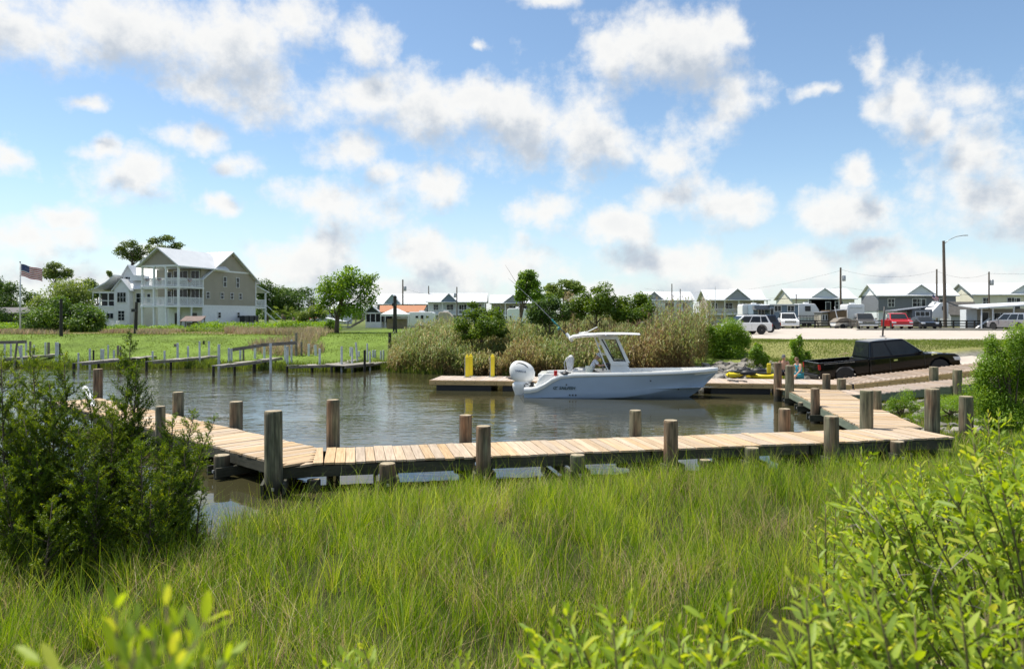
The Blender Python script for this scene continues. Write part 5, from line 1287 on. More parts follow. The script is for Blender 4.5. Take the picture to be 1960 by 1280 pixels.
# front gable bay, upper gable and cross roofs
rf = MB(); gable_roof(rf, X1, X2, 0, 8, zl(553), zl(535), 'y', .3); rf.build('bay_roof', MAT['roof_white'], wh)
mb = MB(); mb.prism([(X1, zl(553)), (X2, zl(553)), ((X1 + X2) / 2, zl(535.5))], 1, 0, .2); mb.build('bay_gable', white_lap, wh)
wall_box(wh, (xl(219), 2.5, zl(553)), (xl(242), 8, zl(526)), white_lap, 'upper_wall')
mb = MB(); mb.prism([(xl(219), zl(526)), (xl(242), zl(526)), (xl(230), zl(507))], 1, 2.5, 2.7); mb.build('upper_gable', white_lap, wh)
rf = MB(); gable_roof(rf, xl(219), xl(242), 2.5, 8, zl(526), zl(506.5), 'y', .35); rf.build('upper_roof', MAT['roof_white'], wh)
rf = MB(); gable_roof(rf, xl(238), X3 - .4, 1.2, 9, zl(549), zl(505), 'x', .4); rf.build('main_roof', MAT['roof_white'], wh)
mb = MB(); mb.prism([(1.2, zl(549)), (9, zl(549)), (5.1, zl(506))], 0, X3 - .3, X3 - .1); mb.build('side_gable', cream_lap, wh)
rf = MB(); mb = MB(); mb.b2((xl(242), 1.0, zl(536)), (xl(268), 3.5, zl(526))); mb.build('dormer', white_lap, wh)
window(wh, (xl(230), 2.48, zl(533)), .95, .8, (0, -1, 0), mull=(2, 2)); window(wh, (xl(232.5), -.02, zl(569)), 1.35, 1.55, (0, -1, 0), mull=(3, 2)); window(wh, (xl(261), 1.18, zl(570)), 1.3, 1.5, (0, -1, 0), mull=(2, 2)); window(wh, (xl(277), 1.18, zl(570)), .5, 1.3, (0, -1, 0))
window(wh, (xl(207), .58, zl(604.5)), 1.05, .85, (0, -1, 0), mull=(2, 1)); window(wh, (xl(232), -.02, zl(604)), 1.0, 1.5, (0, -1, 0), mull=(2, 3))
def adirondack(x, y, rz, label):
    t = empty('garden_chair', (x, y, 1.62), rz, label, 'chair', 'white slatted garden chairs by the white house')
    mb = MB(); mb.b2((-.28, -.3, .32), (.28, .3, .37)); mb.build('seat', W, t)
    for i in range(5):
        mb = MB(); mb.bar((-.24 + i * .12, .25, .35), (-.24 + i * .12, .5, 1.05), .10, .02, up=(1, 0, 0)); mb.build('back_slat', W, t)
    for s in (-1, 1):
        mb = MB(); mb.b2((s * .30, -.35, .58), (s * .42, .35, .61)); mb.build('arm', W, t)
        for y_ in (-.3, .3): 
            mb = MB(); mb.box((s * .3, y_, .29), (.06, .08, .58)); mb.build('leg', W, t)
adirondack(wp(212, 0, 104).x, 104, .2, 'white slatted garden chair left of its neighbour on the lawn by the white house'); adirondack(wp(221, 0, 103).x, 103, -.2, 'white slatted garden chair nearer the corner of the white house')
fn = empty('lawn_fence', (wp(205, 0, 102).x, 101.5, 1.62), 0, 'low white picket fence in front of the white house', 'fence')
for i in range(9):
    mb = MB(); mb.box((-1.5 + i * .55, 0, .5), (.09, .05, 1.0)); mb.build('picket', W, fn)
mb = MB(); mb.box((.7, .04, .75), (4.6, .04, .08)); mb.box((.7, .04, .3), (4.6, .04, .08)); mb.build('rail', W, fn)

# low grey cabin at the far left
cb = empty('cabin', (wp(24, 0, 98).x, 98, 1.6), 0, 'low grey roofed cabin with dark porch at the far left edge', 'cabin')
wall_box(cb, (-4.5, 0, 0), (2.3, 5, .55), pale_lap, 'porch_base'); wall_box(cb, (-4.5, 1.0, .55), (2.3, 5, 2.1), M('dark_porch', (.03, .03, .03), .9), 'wall')
mb = MB(); mb.add([(-5, -.5, 2.0), (2.9, -.5, 2.0), (2.0, 2.5, 2.75), (-5, 2.5, 2.75), (-5, -.5, 2.15), (2.9, -.5, 2.15), (2.0, 2.5, 2.9), (-5, 2.5, 2.9)], [(0, 1, 2, 3), (7, 6, 5, 4), (0, 4, 5, 1), (1, 5, 6, 2), (3, 7, 4, 0), (2, 6, 7, 3)]); mb.build('roof', M('grey_shingle', (.16, .15, .15), .9), cb)
for x in (-3.6, -1.8, 0, 1.9): post(cb, x, .1, .55, 2.05, .1, MAT['black_wood'])

# raised cottages with cross gables: pc=left and right px of the roof, ridge row, eave row
def cottage(pxl, pxr, Y, yr, ye, ybase, wallm, gablem, label, ped=None, left_end=None, right_end=None, porch=True, rz=0.0, deck=None, nwin=3, depth=8.5):
    xa, xb = (pxl - CX) / FPX * Y, (pxr - CX) / FPX * Y; zc = lambda py: EYE - (py - HY) / FPX * Y - 1.6
    xm = (xa + xb) / 2; w = (xb - xa) / 2 - .45
    t = empty('cottage', (xm, Y, 1.6), rz, label, 'house')
    zr, ze = zc(yr), zc(ye); d = depth; pd = 2.0 if porch else 0
    zfl = max(0, ze - 2.75)
    wall_box(t, (-w, pd, zfl), (w, d, ze + .1), wallm); 
    if zfl > .3: wall_box(t, (-w + .1, pd + .3, 0), (w - .1, d - .2, zfl), pale_lap, 'ground_floor')
    mb = MB(); mb.prism([(pd, ze), (d, ze), ((pd + d) / 2, zr - .1)], 0, -w, -w + .2); mb.build('end_gable', wallm if left_end is None else left_end, t)
    mb = MB(); mb.prism([(pd, ze), (d, ze), ((pd + d) / 2, zr - .1)], 0, w - .2, w); mb.build('end_gable', wallm if right_end is None else right_end, t)
    rf = MB(); gable_roof(rf, -w, w, pd, d, ze, zr, 'x', .45); r = rf.build('roof', MAT['roof_white'], t)
    sm = MB(); seams(sm, -w, w, pd, d, ze, zr, .8, .45); sm.build('standing_seams', MAT['roof_white'], r, kind='stuff')
    if ped:
        pa, pb, pk = ped; a = (pa - CX) / FPX * Y - xm; b = (pb - CX) / FPX * Y - xm; zp = zc(pk)
        rf = MB(); gable_roof(rf, a + .3, b - .3, .15, (pd + d) / 2, ze + .05, zp, 'y', .3, .14); rf.build('front_gable_roof', MAT['roof_white'], t)
        mb = MB(); mb.prism([(a + .3, ze), (b - .3, ze), ((a + b) / 2, zp - .08)], 1, 0.1, .3); mb.build('front_gable', gablem, t)
    if porch:
        mb = MB(); mb.add([(-w - .45, -.4, ze - .22), (w + .45, -.4, ze - .22), (w + .45, pd, ze + .05), (-w - .45, pd, ze + .05), (-w - .45, -.4, ze - .08), (w + .45, -.4, ze - .08), (w + .45, pd, ze + .19), (-w - .45, pd, ze + .19)], [(0, 1, 2, 3), (7, 6, 5, 4), (0, 4, 5, 1), (1, 5, 6, 2), (3, 7, 4, 0), (2, 6, 7, 3)]); mb.build('porch_roof', MAT['roof_white'], t)
        mb = MB(); mb.b2((-w, -.1, zfl - .2), (w, pd, zfl)); mb.build('porch_floor', W, t)
        n = max(3, int(2 * w / 2.6))
        for i in range(n + 1): post(t, -w + .1 + (2 * w - .2) * i / n, .05, zfl, ze - .2, .16)
        railing(t, (-w + .1, .05), (w - .1, .05), zfl, .95, .22)
        if zfl > .5:
            for i in range(n + 1): post(t, -w + .1 + (2 * w - .2) * i / n, .08, 0, zfl - .2, .22)
    for i in range(nwin):
        x = -w + 2 * w * (i + .5) / nwin; window(t, (x, pd - .02, zfl + 1.45), 1.1 if i % 2 == 0 else 1.5, 1.4, (0, -1, 0), mull=(2, 2))
    window(t, (w * .15, pd - .02, zfl + 1.05), .95, 2.05, (0, -1, 0))
    if deck:
        da, db = ((deck[0] - CX) / FPX * Y - xm, (deck[1] - CX) / FPX * Y - xm); mb = MB(); mb.b2((da, -2.2, zfl - .2), (db, pd - .05, zfl)); mb.build('deck', W, t); railing(t, (da, -2.2), (db, -2.2), zfl, 1, .22); post(t, da, -2.1, 0, zfl - .2, .18); post(t, db, -2.1, 0, zfl - .2, .18)
        mb = MB(); mb.bar((db, -1.6, zfl - .1), (db + 2.6, -1.6, .1), 1.0, .12); mb.bar((db, -2.1, zfl + .8), (db + 2.6, -2.1, .95), .06, .08); mb.build('stair', W, t)
    return t
cottage(715, 820, 165, 562, 581, 605, slate_lap, lap_mat('teal_siding', (.30, .40, .42)), 'grey cottage with teal front gable and white metal roof behind the orange roofed cabin', ped=(733, 768, 564))
cottage(815, 932, 160, 561, 577, 605, pale_lap, blue_lap, 'pale cottage with dark blue front gable and long white porch', ped=(842, 876, 562.5), nwin=4)
cottage(936, 1025, 160, 564, 579, 605, tan_lap, grey_lap, 'tan cottage with grey front gable left of the slender tree', ped=(962, 1003, 565))
cottage(1228, 1330, 175, 558, 574, 605, pale_lap, grey_lap, 'cottage roof with small grey gable showing just above the reeds', ped=(1232, 1272, 559), porch=False)
cottage(1355, 1474, 140, 554, 573, 605, tan_lap, grey_lap, 'tan cottage with grey gable and white porch posts behind the white trailer', ped=(1385, 1438, 553.5), nwin=4)
cottage(1512, 1640, 140, 552, 571, 605, cream_lap, pale_lap, 'cream cottage with pale front gable over a dark screened porch', ped=(1549, 1608, 552.5), porch=False, nwin=2)
mb = MB(); mb.b2((-3.0, .0, 1.6), (3.0, .25, 4.9)); 
c6 = [o for o in bpy.data.objects if o.name.startswith('cottage') and o.get('label', '').startswith('cream')][0]
mb.build('dark_screen', M('navy_screen', (.03, .04, .06), .8), c6)
for x in (-2.95, 2.95): post(c6, x, -.1, 0, 4.9, .2)
cottage(1680, 1830, 128, 543, 565, 605, slate_lap, pale_lap, 'dark grey cottage with pale front gable and white side decks, behind the camper', ped=(1733, 1792, 545.5), porch=False, nwin=3, left_end=white_lap, deck=(1810, 1836), rz=-.12)
cottage(1862, 2010, 128, 541, 563, 605, cream_lap, pale_lap, 'cream cottage with white metal roof at the right edge', ped=(1930, 1998, 542), porch=False, nwin=3, rz=-.1)
cottage(596, 662, 150, 578, 590, 605, white_lap, white_lap, 'white cottage half hidden behind the broad green tree', ped=(640, 664, 580), nwin=2)

# orange roofed cabin with dark porch
oc = empty('cabin', (wp(752, 0, 100).x, 100, 1.6), -.08, 'low white cabin with orange shingle roof and dark screened porch', 'cabin')
def xo(px): return (px - 752) / FPX * 100
def zo(py): return EYE - (py - HY) / FPX * 100 - 1.6
org = M('orange_shingle', (.45, .20, .10), .9, vscale=6)
wall_box(oc, (xo(699), 1.5, 0), (xo(808), 7, zo(600)), white_lap, 'wall'); wall_box(oc, (xo(699), 0, 0), (xo(730), 1.5, zo(616)), white_b, 'porch_base')
mb = MB(); mb.b2((xo(700), .1, zo(616)), (xo(745), 1.48, zo(601))); mb.build('screen', M('porch_screen', (.02, .02, .022), .9), oc)
for px in (699, 708, 718, 728, 737): post(oc, xo(px), .05, 0.02, zo(599), .09)
mb = MB(); mb.b2((xo(697), -.1, zo(600)), (xo(748), .1, zo(598))); mb.build('beam', W, oc)
rf = MB(); 
rf.add([(xo(728), -.6, zo(598.5)), (xo(812), -.6, zo(598.5)), (xo(806), 4, zo(585)), (xo(712), 4, zo(585)), (xo(728), -.6, zo(597)), (xo(812), -.6, zo(597)), (xo(806), 4, zo(583.5)), (xo(712), 4, zo(583.5))], [(0, 1, 2, 3), (7, 6, 5, 4), (0, 4, 5, 1), (1, 5, 6, 2), (3, 7, 4, 0), (2, 6, 7, 3)]); rf.build('roof', org, oc)
rf = MB(); rf.prism([(xo(697), zo(600)), (xo(712), zo(585.5)), (xo(730), zo(599))], 1, .0, 1.2); rf.build('gable', M('dark_gable', (.05, .07, .06), .8), oc)
rf = MB(); rf.bar((xo(695), -.3, zo(601)), (xo(712), -.3, zo(584.5)), .6, .12); rf.bar((xo(712), -.3, zo(584.5)), (xo(731), -.3, zo(599.5)), .6, .12); rf.build('gable_trim', MAT['roof_white'], oc)
st = empty('porch_stair', (wp(684, 0, 99).x, 98.5, 1.6), .1, 'unpainted wooden stair beside the orange roofed cabin', 'stair')
for i in range(6):
    mb = MB(); mb.box((-1.1 + i * .36, 0, .15 + i * .2), (.38, 1.0, .05)); mb.build('tread', MAT['grey_wood'], st)
for y in (-.5, .5):
    mb = MB(); mb.bar((-1.2, y, .0), (.9, y, 1.2), .05, .22); mb.build('side_rail', MAT['grey_wood'], st)
    mb = MB(); mb.bar((-1.2, y, .9), (.9, y, 2.1), .06, .08); mb.build('hand_rail', MAT['grey_wood'], st)
    for x, z in ((-1.15, 0), (-.1, .55), (.85, 1.1)): post(st, x, y, z, z + 1.0, .07, MAT['grey_wood'])
# white canopy tent
ct = empty('canopy_tent', (wp(757, 0, 92).x, 92, 1.65), .05, 'white peaked canopy tent in front of the orange roofed cabin', 'tent')
mb = MB(); mb.add([(-1.7, -1.5, 1.9), (1.7, -1.5, 1.9), (1.7, 1.5, 1.9), (-1.7, 1.5, 1.9), (0, 0, 2.75), (-1.7, -1.5, 1.65), (1.7, -1.5, 1.65), (1.7, 1.5, 1.65), (-1.7, 1.5, 1.65)], [(0, 1, 4), (1, 2, 4), (2, 3, 4), (3, 0, 4), (0, 5, 6, 1), (1, 6, 7, 2), (2, 7, 8, 3), (3, 8, 5, 0)]); tm = mb.build('canopy', M('tent_fabric', (.78, .78, .78), .8), ct); sd_ = tm.modifiers.new('thick', 'SOLIDIFY'); sd_.thickness = .02
for x in (-1.6, 1.6):
    for y in (-1.4, 1.4): post(ct, x, y, 0, 1.8, .05, MAT['steel'], 'leg')
mb = MB(); mb.b2((-1.2, 1.0, 0), (1.4, 1.3, 1.3)); mb.build('side_panel', M('tan_canvas', (.35, .27, .2), .9), ct)
# trailers
def trailer(name, px0, px1, Y, top, base, mat, label, wins, door=None, slope=0.0, cat='trailer', dark=None, wheel_px=None, rz=0.0, depth=2.5):
    x0, x1 = (px0 - CX) / FPX * Y, (px1 - CX) / FPX * Y; zt = EYE - (top - HY) / FPX * Y - 1.6; zb = EYE - (base - HY) / FPX * Y - 1.6; zb = max(zb, .35)
    xm = (x0 + x1) / 2; w = (x1 - x0) / 2
    t = empty(name, (xm, Y, 1.6), rz, label, cat)
    mb = MB(); s = slope * (zt - zb); mb.prism([(-w + abs(min(s, 0)) * .2, zb), (w, zb), (w, zb + (zt - zb) * .55), (w - max(s, 0), zt - .12), (w - max(s, 0) - .25, zt), (-w + max(-s, 0) + .2, zt), (-w + max(-s, 0), zt - .15), (-w, zb + (zt - zb) * .4)], 1, 0, depth); mb.build('body', mat, t, bevel=.08)
    for (a, b, c, d_) in wins:
        xa, xb = (a - CX) / FPX * Y - xm, (b - CX) / FPX * Y - xm; za, zb2 = EYE - (c - HY) / FPX * Y - 1.6, EYE - (d_ - HY) / FPX * Y - 1.6
        window(t, ((xa + xb) / 2, -.01, (za + zb2) / 2), xb - xa, za - zb2, (0, -1, 0), mull=(2, 1) if xb - xa > 1 else (1, 1))
    for x in (-.4, .4):
        if wheel_px is not None: wheel(t, (wheel_px - CX) / FPX * Y - xm + x, .2, .34, .2, -1)
    mb = MB(); mb.box((0, depth / 2, zt + .1), (.7, .6, .2)); mb.build('roof_unit', W, t, bevel=.04)
    return t
rvw = M('rv_white', (.75, .75, .76), .35, var=.03)
trailer('camper_trailer', 781, 830, 96, 597, 624, rvw, 'long white camper trailer beside the canopy tent', [(795, 801, 604, 609), (805, 811, 603, 611), (815, 821, 604, 609)], wheel_px=810)
trailer('covered_boat_trailer', 839, 866, 92, 597, 618, M('tan_cover', (.50, .42, .34), .9), 'tan fabric covered trailer behind the reeds', [], slope=.3)
trailer('camper_trailer', 971, 1014, 90, 590, 616, rvw, 'white camper trailer with rounded roof behind the slender tree', [(975, 979, 604, 612)], slope=.3, wheel_px=995)
trailer('camper_trailer', 1421, 1474, 112, 582, 616, rvw, 'white camper trailer with two stacked dark windows', [(1432, 1441, 588, 594), (1432, 1441, 597, 602)])
trailer('camper_trailer', 1529, 1568, 112, 581, 609, rvw, 'white camper trailer with dark slide out right of the blue trailer home', [(1540, 1552, 585, 596)], slope=.25, wheel_px=1545)
trailer('camper_trailer', 1622, 1655, 108, 582, 610, rvw, 'tall plain white camper trailer beside the wooden shed', [(1626, 1650, 588, 589.5)])
trailer('camper_trailer', 1783, 1816, 106, 579, 609, rvw, 'white camper with sloping front behind the lamp post', [(1802, 1810, 586, 594)], slope=-.5, wheel_px=1795)
# blue manufactured home
bh = empty('trailer_home', (wp(1500, 0, 108).x, 108, 1.6), 0, 'single storey blue trailer home with flat white roof edge', 'house')
def xb_(px): return (px - 1500) / FPX * 108
def zb_(py): return EYE - (py - HY) / FPX * 108 - 1.6
wall_box(bh, (xb_(1475), 0, .25), (xb_(1528), 5, zb_(584)), blue_lap); wall_box(bh, (xb_(1448), 1.4, .25), (xb_(1475), 5, zb_(584)), blue_lap)
mb = MB(); mb.b2((xb_(1472), -.3, zb_(584)), (xb_(1530), 5.3, zb_(582))); mb.build('roof', W, bh)
mb = MB(); mb.bar((xb_(1446), .6, zb_(592)), (xb_(1480), .6, zb_(592)), 1.8, .12); mb.bar((xb_(1446), 1.0, zb_(588)), (xb_(1480), 1.0, zb_(588)), 1.0, .5); mb.build('porch_roof', slate_lap, bh)
for a, b in ((1482, 1495), (1507, 1520)): window(bh, ((xb_(a) + xb_(b)) / 2, -.02, zb_(590.5)), xb_(b) - xb_(a), .85, (0, -1, 0), mull=(2, 1))
window(bh, (xb_(1463), 1.38, zb_(598)), .9, .9, (0, -1, 0), mull=(2, 1)); window(bh, (xb_(1477.5), -.02, zb_(600)), .5, 1.6, (0, -1, 0))
# wooden deck beside it, shed trailer, grey mobile home, carport
dkk = empty('timber_deck', (wp(1547, 0, 104).x, 104, 1.6), 0, 'raised dark timber deck with railing in front of the white camper', 'deck')
mb = MB(); mb.b2((-1.5, 0, .7), (2.2, 2, .82)); mb.build('floor', MAT['grey_wood'], dkk); railing(dkk, (-1.5, 0), (1.4, 0), .82, .95, .2, MAT['black_wood']); 
for i in range(4):
    mb = MB(); mb.box((1.5 + i * .3, 0.2, .62 - i * .18), (.3, 1.0, .05)); mb.build('step', MAT['grey_wood'], dkk)
for x in (-1.45, 0, 1.4): post(dkk, x, .05, 0, .7, .12, MAT['black_wood'])
sh = empty('shed', (wp(1598, 0, 106).x, 106, 1.6), 0, 'brown board shed with lean-to windows beside the tall white camper', 'shed')
brown = M('brown_board', (.20, .13, .07), .85); wall_box(sh, (-.7, 0, .2), (1.75, 3, 2.55), brown); wall_box(sh, (-1.75, .6, .2), (-.7, 3, 2.2), M('pale_board', (.45, .42, .35), .8), 'lean_to')
mb = MB(); mb.add([(-1.9, -.1, 2.2), (1.85, -.1, 2.62), (1.85, 3.1, 2.62), (-1.9, 3.1, 2.2), (-1.9, -.1, 2.28), (1.85, -.1, 2.70), (1.85, 3.1, 2.70), (-1.9, 3.1, 2.28)], [(0, 1, 2, 3), (7, 6, 5, 4), (0, 4, 5, 1), (1, 5, 6, 2), (3, 7, 4, 0), (2, 6, 7, 3)]); mb.build('roof', slate_lap, sh)
for x in (-1.4, -1.0): window(sh, (x, .58, 1.5), .3, .8, (0, -1, 0))
mh = empty('mobile_home', (wp(1755, 0, 98).x, 98, 1.6), -.1, 'small grey mobile home with wide white window and slanted roof behind the red pickup', 'mobile home')
wall_box(mh, (-.6, 0, .35), (1.95, 4, 2.6), slate_lap); wall_box(mh, (-2.4, 1.5, .35), (-.6, 4, 2.4), cream_lap, 'side_room')
mb = MB(); mb.add([(-2.6, -.2, 2.35), (2.1, -.2, 2.95), (2.1, 4.1, 2.95), (-2.6, 4.1, 2.35), (-2.6, -.2, 2.47), (2.1, -.2, 3.07), (2.1, 4.1, 3.07), (-2.6, 4.1, 2.47)], [(0, 1, 2, 3), (7, 6, 5, 4), (0, 4, 5, 1), (1, 5, 6, 2), (3, 7, 4, 0), (2, 6, 7, 3)]); mb.build('roof', slate_lap, mh)
window(mh, (.7, -.02, 2.0), 1.8, .65, (0, -1, 0), mull=(3, 1)); window(mh, (-1.5, 1.48, 1.75), 1.3, .6, (0, -1, 0), mull=(3, 1))
mb = MB(); mb.b2((.2, -.35, .95), (.75, 0, 1.3)); mb.build('window_unit', W, mh)
cp = empty('carport', (wp(1925, 0, 96).x, 96, 1.6), -.08, 'open carport with pale metal roof behind the silver suv', 'carport')
mb = MB(); mb.add([(-3.9, -1, 2.65), (5, -1, 3.25), (5, 5, 3.5), (-3.4, 5, 3.1), (-3.9, -1, 2.82), (5, -1, 3.42), (5, 5, 3.65), (-3.4, 5, 3.25)], [(0, 1, 2, 3), (7, 6, 5, 4), (0, 4, 5, 1), (1, 5, 6, 2), (3, 7, 4, 0), (2, 6, 7, 3)]); mb.build('roof', MAT['roof_white'], cp)
for x in (-3.4, -2.0, .6, 2.8): post(cp, x, -.7, 0, 2.8 + (x + 3.4) * .065, .12)
wall_box(cp, (-3.4, 3, 0), (-2.0, 4.6, 2.6), pale_lap, 'back_wall'); wall_box(cp, (-2.0, 3.4, 0), (4.6, 4.6, 2.7), tan_lap, 'back_wall'); window(cp, (-.8, 3.38, 1.6), 1.0, 1.3, (0, -1, 0)); window(cp, (1.2, 3.38, 1.4), 1.6, 1.5, (0, -1, 0), mull=(2, 1))
mb = MB(); mb.bar((-2.9, 1.5, .1), (-1.2, 1.5, 1.4), .5, .08); mb.build('ramp', W, cp)
gs = empty('storage_shed', (wp(1844, 0, 118).x, 118, 1.6), 0, 'small dark roofed grey shed between the two right hand cottages', 'shed')
wall_box(gs, (-2, 0, 0), (2.4, 3, 2.1), grey_lap); rf = MB(); gable_roof(rf, -2, 2.4, 0, 3, 2.1, 3.9, 'x', .3); rf.build('roof', M('dark_shingle', (.14, .13, .12), .9), gs)
# boats on trailers behind the broad tree
def small_boat(px, Y, L, matA, label, canopy=None, rz=0.0):
    t = empty('trailered_boat', (wp(px, 0, Y).x, Y, 1.65), rz, label, 'boat')
    mb = MB(); secs = [(-L / 2, .95, .75, .35), (0, 1.0, .8, .30), (L * .3, .8, .9, .4), (L / 2, .05, 1.05, .85)]; vs = []
    for (x, b, s, k) in secs: vs += [(x, -b, s), (x, -b * .7, k + .05), (x, 0, k), (x, b * .7, k + .05), (x, b, s)]
    fs = [(i * 5 + j, i * 5 + j + 1, i * 5 + j + 6, i * 5 + j + 5) for i in range(3) for j in range(4)] + [(0, 5, 10, 15, 19, 14, 9, 4), (0, 1, 2, 3, 4)]
    mb.add(vs, fs); mb.build('hull', MAT['gel'], t)
    mb = MB(); mb.prism([(-L / 2 - .1, .85), (-L * .3, 1.35), (0, 1.5), (L * .25, 1.25), (L / 2 + .1, 1.0)], 1, -1.0, 1.0); mb.build('cover', matA, t, bevel=.06)
    mb = MB(); mb.bar((-L / 2, -.6, .3), (L / 2 + .8, 0, .3), .08, .1); mb.bar((-L / 2, .6, .3), (L / 2 + .8, 0, .3), .08, .1); mb.build('trailer_frame', MAT['steel'], t); wheel(t, -.4, -.9, .32, .2, -1); wheel(t, -.4, .9, .32, .2, 1)
    return t
small_boat(603, 98, 5.4, M('red_cover', (.5, .05, .04), .7), 'small boat under a red cover on a trailer left of the broad tree'); small_boat(624, 93, 5.0, rvw, 'small boat under a white cover on a trailer behind the broad tree trunk')
bt = small_boat(1613, 96, 2.6, MAT['grey_wood'], 'short flat trailer with tilted white pole left of the pewter pickup')
mb = MB(); mb.tube([(-.6, -.3, .4), (-1.2, -.3, 2.9)], .05, 6); mb.build('pole', W, bt)
# ---------------------------------------------------------------- vegetation
def unit(a): return a / np.maximum(np.linalg.norm(a, axis=-1, keepdims=True), 1e-9)
def leaf_quads(P, Dr, Nn, L, Wd):
    "rhombic leaves: centre P, long axis Dr, normal Nn; a slight fold"
    B = unit(np.cross(Dr, Nn)); n = len(P); L = np.broadcast_to(L, (n,))[:, None]; Wd = np.broadcast_to(Wd, (n,))[:, None]
    V = np.stack([P - Dr * L * .5, P + B * Wd * .5 + Nn * L * .06, P + Dr * L * .5, P - B * Wd * .5 + Nn * L * .06], 1).reshape(-1, 3)
    return V, np.arange(n * 4).reshape(n, 4)
def cloud_points(clumps, n, g, shell=.55):
    "points in a set of ellipsoids (cx,cy,cz,rx,ry,rz), thicker towards the outside"
    C = np.array(clumps, float); vol = (C[:, 3] * C[:, 4] * C[:, 5]) ** (.72); k = g.choice(len(C), n, p=vol / vol.sum())
    d = unit(g.normal(size=(n, 3))); r = g.uniform(0, 1, n) ** (1 / 3.0); r = shell + (1 - shell) * r; r *= g.uniform(.75, 1.12, n) * np.where(g.uniform(size=n) < .25, g.uniform(.3, 1, n), 1)
    return C[k, :3] + d * r[:, None] * C[k, 3:], d, k
def foliage(name, clumps, n, L, Wd, mat, parent, seed, shell=.55, up=.6, droop=0.0, kind=None, **tg):
    g = np.random.default_rng(seed); P, d, k = cloud_points(clumps, n, g, shell)
    N_ = unit(d * .6 + g.normal(size=(n, 3)) * .6 + np.array([0, 0, up])); D_ = unit(np.cross(N_, g.normal(size=(n, 3)))); D_[:, 2] -= droop; D_ = unit(D_)
    V, F_ = leaf_quads(P, D_, N_, L * g.uniform(.6, 1.3, n), Wd * g.uniform(.6, 1.3, n))
    cl = g.uniform(-.12, .12, len(clumps))
    return np_mesh(name, V, F_, mat, parent, rnd=np.clip(g.normal(.5, .2, n) + cl[k], 0, 1), kind=kind, **tg)
LM = {}
LM['broad'] = leaf_mat('broad_leaf', [(.05, .10, .012), (.12, .22, .022), (.24, .35, .04)], .42, cscale=.9)
LM['mid'] = leaf_mat('mid_leaf', [(.03, .07, .010), (.075, .15, .018), (.16, .25, .03)], .34, cscale=.9)
LM['dark'] = leaf_mat('oak_leaf', [(.03, .065, .012), (.065, .125, .02), (.13, .20, .03)], .32, cscale=.5)
LM['pine'] = leaf_mat('pine_needles', [(.05, .085, .02), (.10, .15, .03), (.18, .22, .05)], .36, cscale=.5)
LM['willow'] = leaf_mat('willow_leaf', [(.08, .13, .022), (.14, .20, .035), (.21, .26, .055)], .4, cscale=.4)
LM['bright'] = leaf_mat('bright_leaf', [(.09, .16, .015), (.15, .27, .02), (.25, .36, .035)], .38, cscale=1.2)
LM['myrtle'] = leaf_mat('myrtle_leaf', [(.04, .08, .008), (.09, .16, .012), (.17, .24, .02)], .38, cscale=1.0)
LM['cedar'] = leaf_mat('cedar_spray', [(.028, .055, .006), (.09, .155, .012), (.28, .35, .032)], .38, cscale=1.6, clump=.5)
LM['elder'] = leaf_mat('elder_leaf', [(.12, .18, .022), (.20, .30, .03), (.33, .43, .045), (.46, .46, .07)], .42, cscale=2.5, clump=.25)
LM['marsh'] = leaf_mat('marsh_grass', [(.46, .36, .19), (.035, .065, .008), (.10, .20, .014), (.25, .39, .02), (.55, .60, .09)], .34, cscale=1.1, clump=.3)
LM['bank'] = leaf_mat('bank_grass', [(.10, .12, .03), (.12, .18, .025), (.17, .22, .035)], .35, cscale=.4, clump=.3)
LM['straw'] = leaf_mat('straw_weeds', [(.20, .14, .09), (.34, .25, .17), (.26, .27, .10), (.42, .34, .24)], .3, cscale=.3, clump=.4)
LM['reed'] = leaf_mat('reed_leaf', [(.14, .085, .04), (.30, .23, .10), (.22, .24, .075), (.10, .18, .04), (.50, .42, .21)], .30, cscale=.45, clump=.35)
LM['plume'] = leaf_mat('reed_plume', [(.20, .13, .08), (.30, .22, .15)], .3)
LM['stem'] = M('green_stem', (.16, .13, .06), .8)

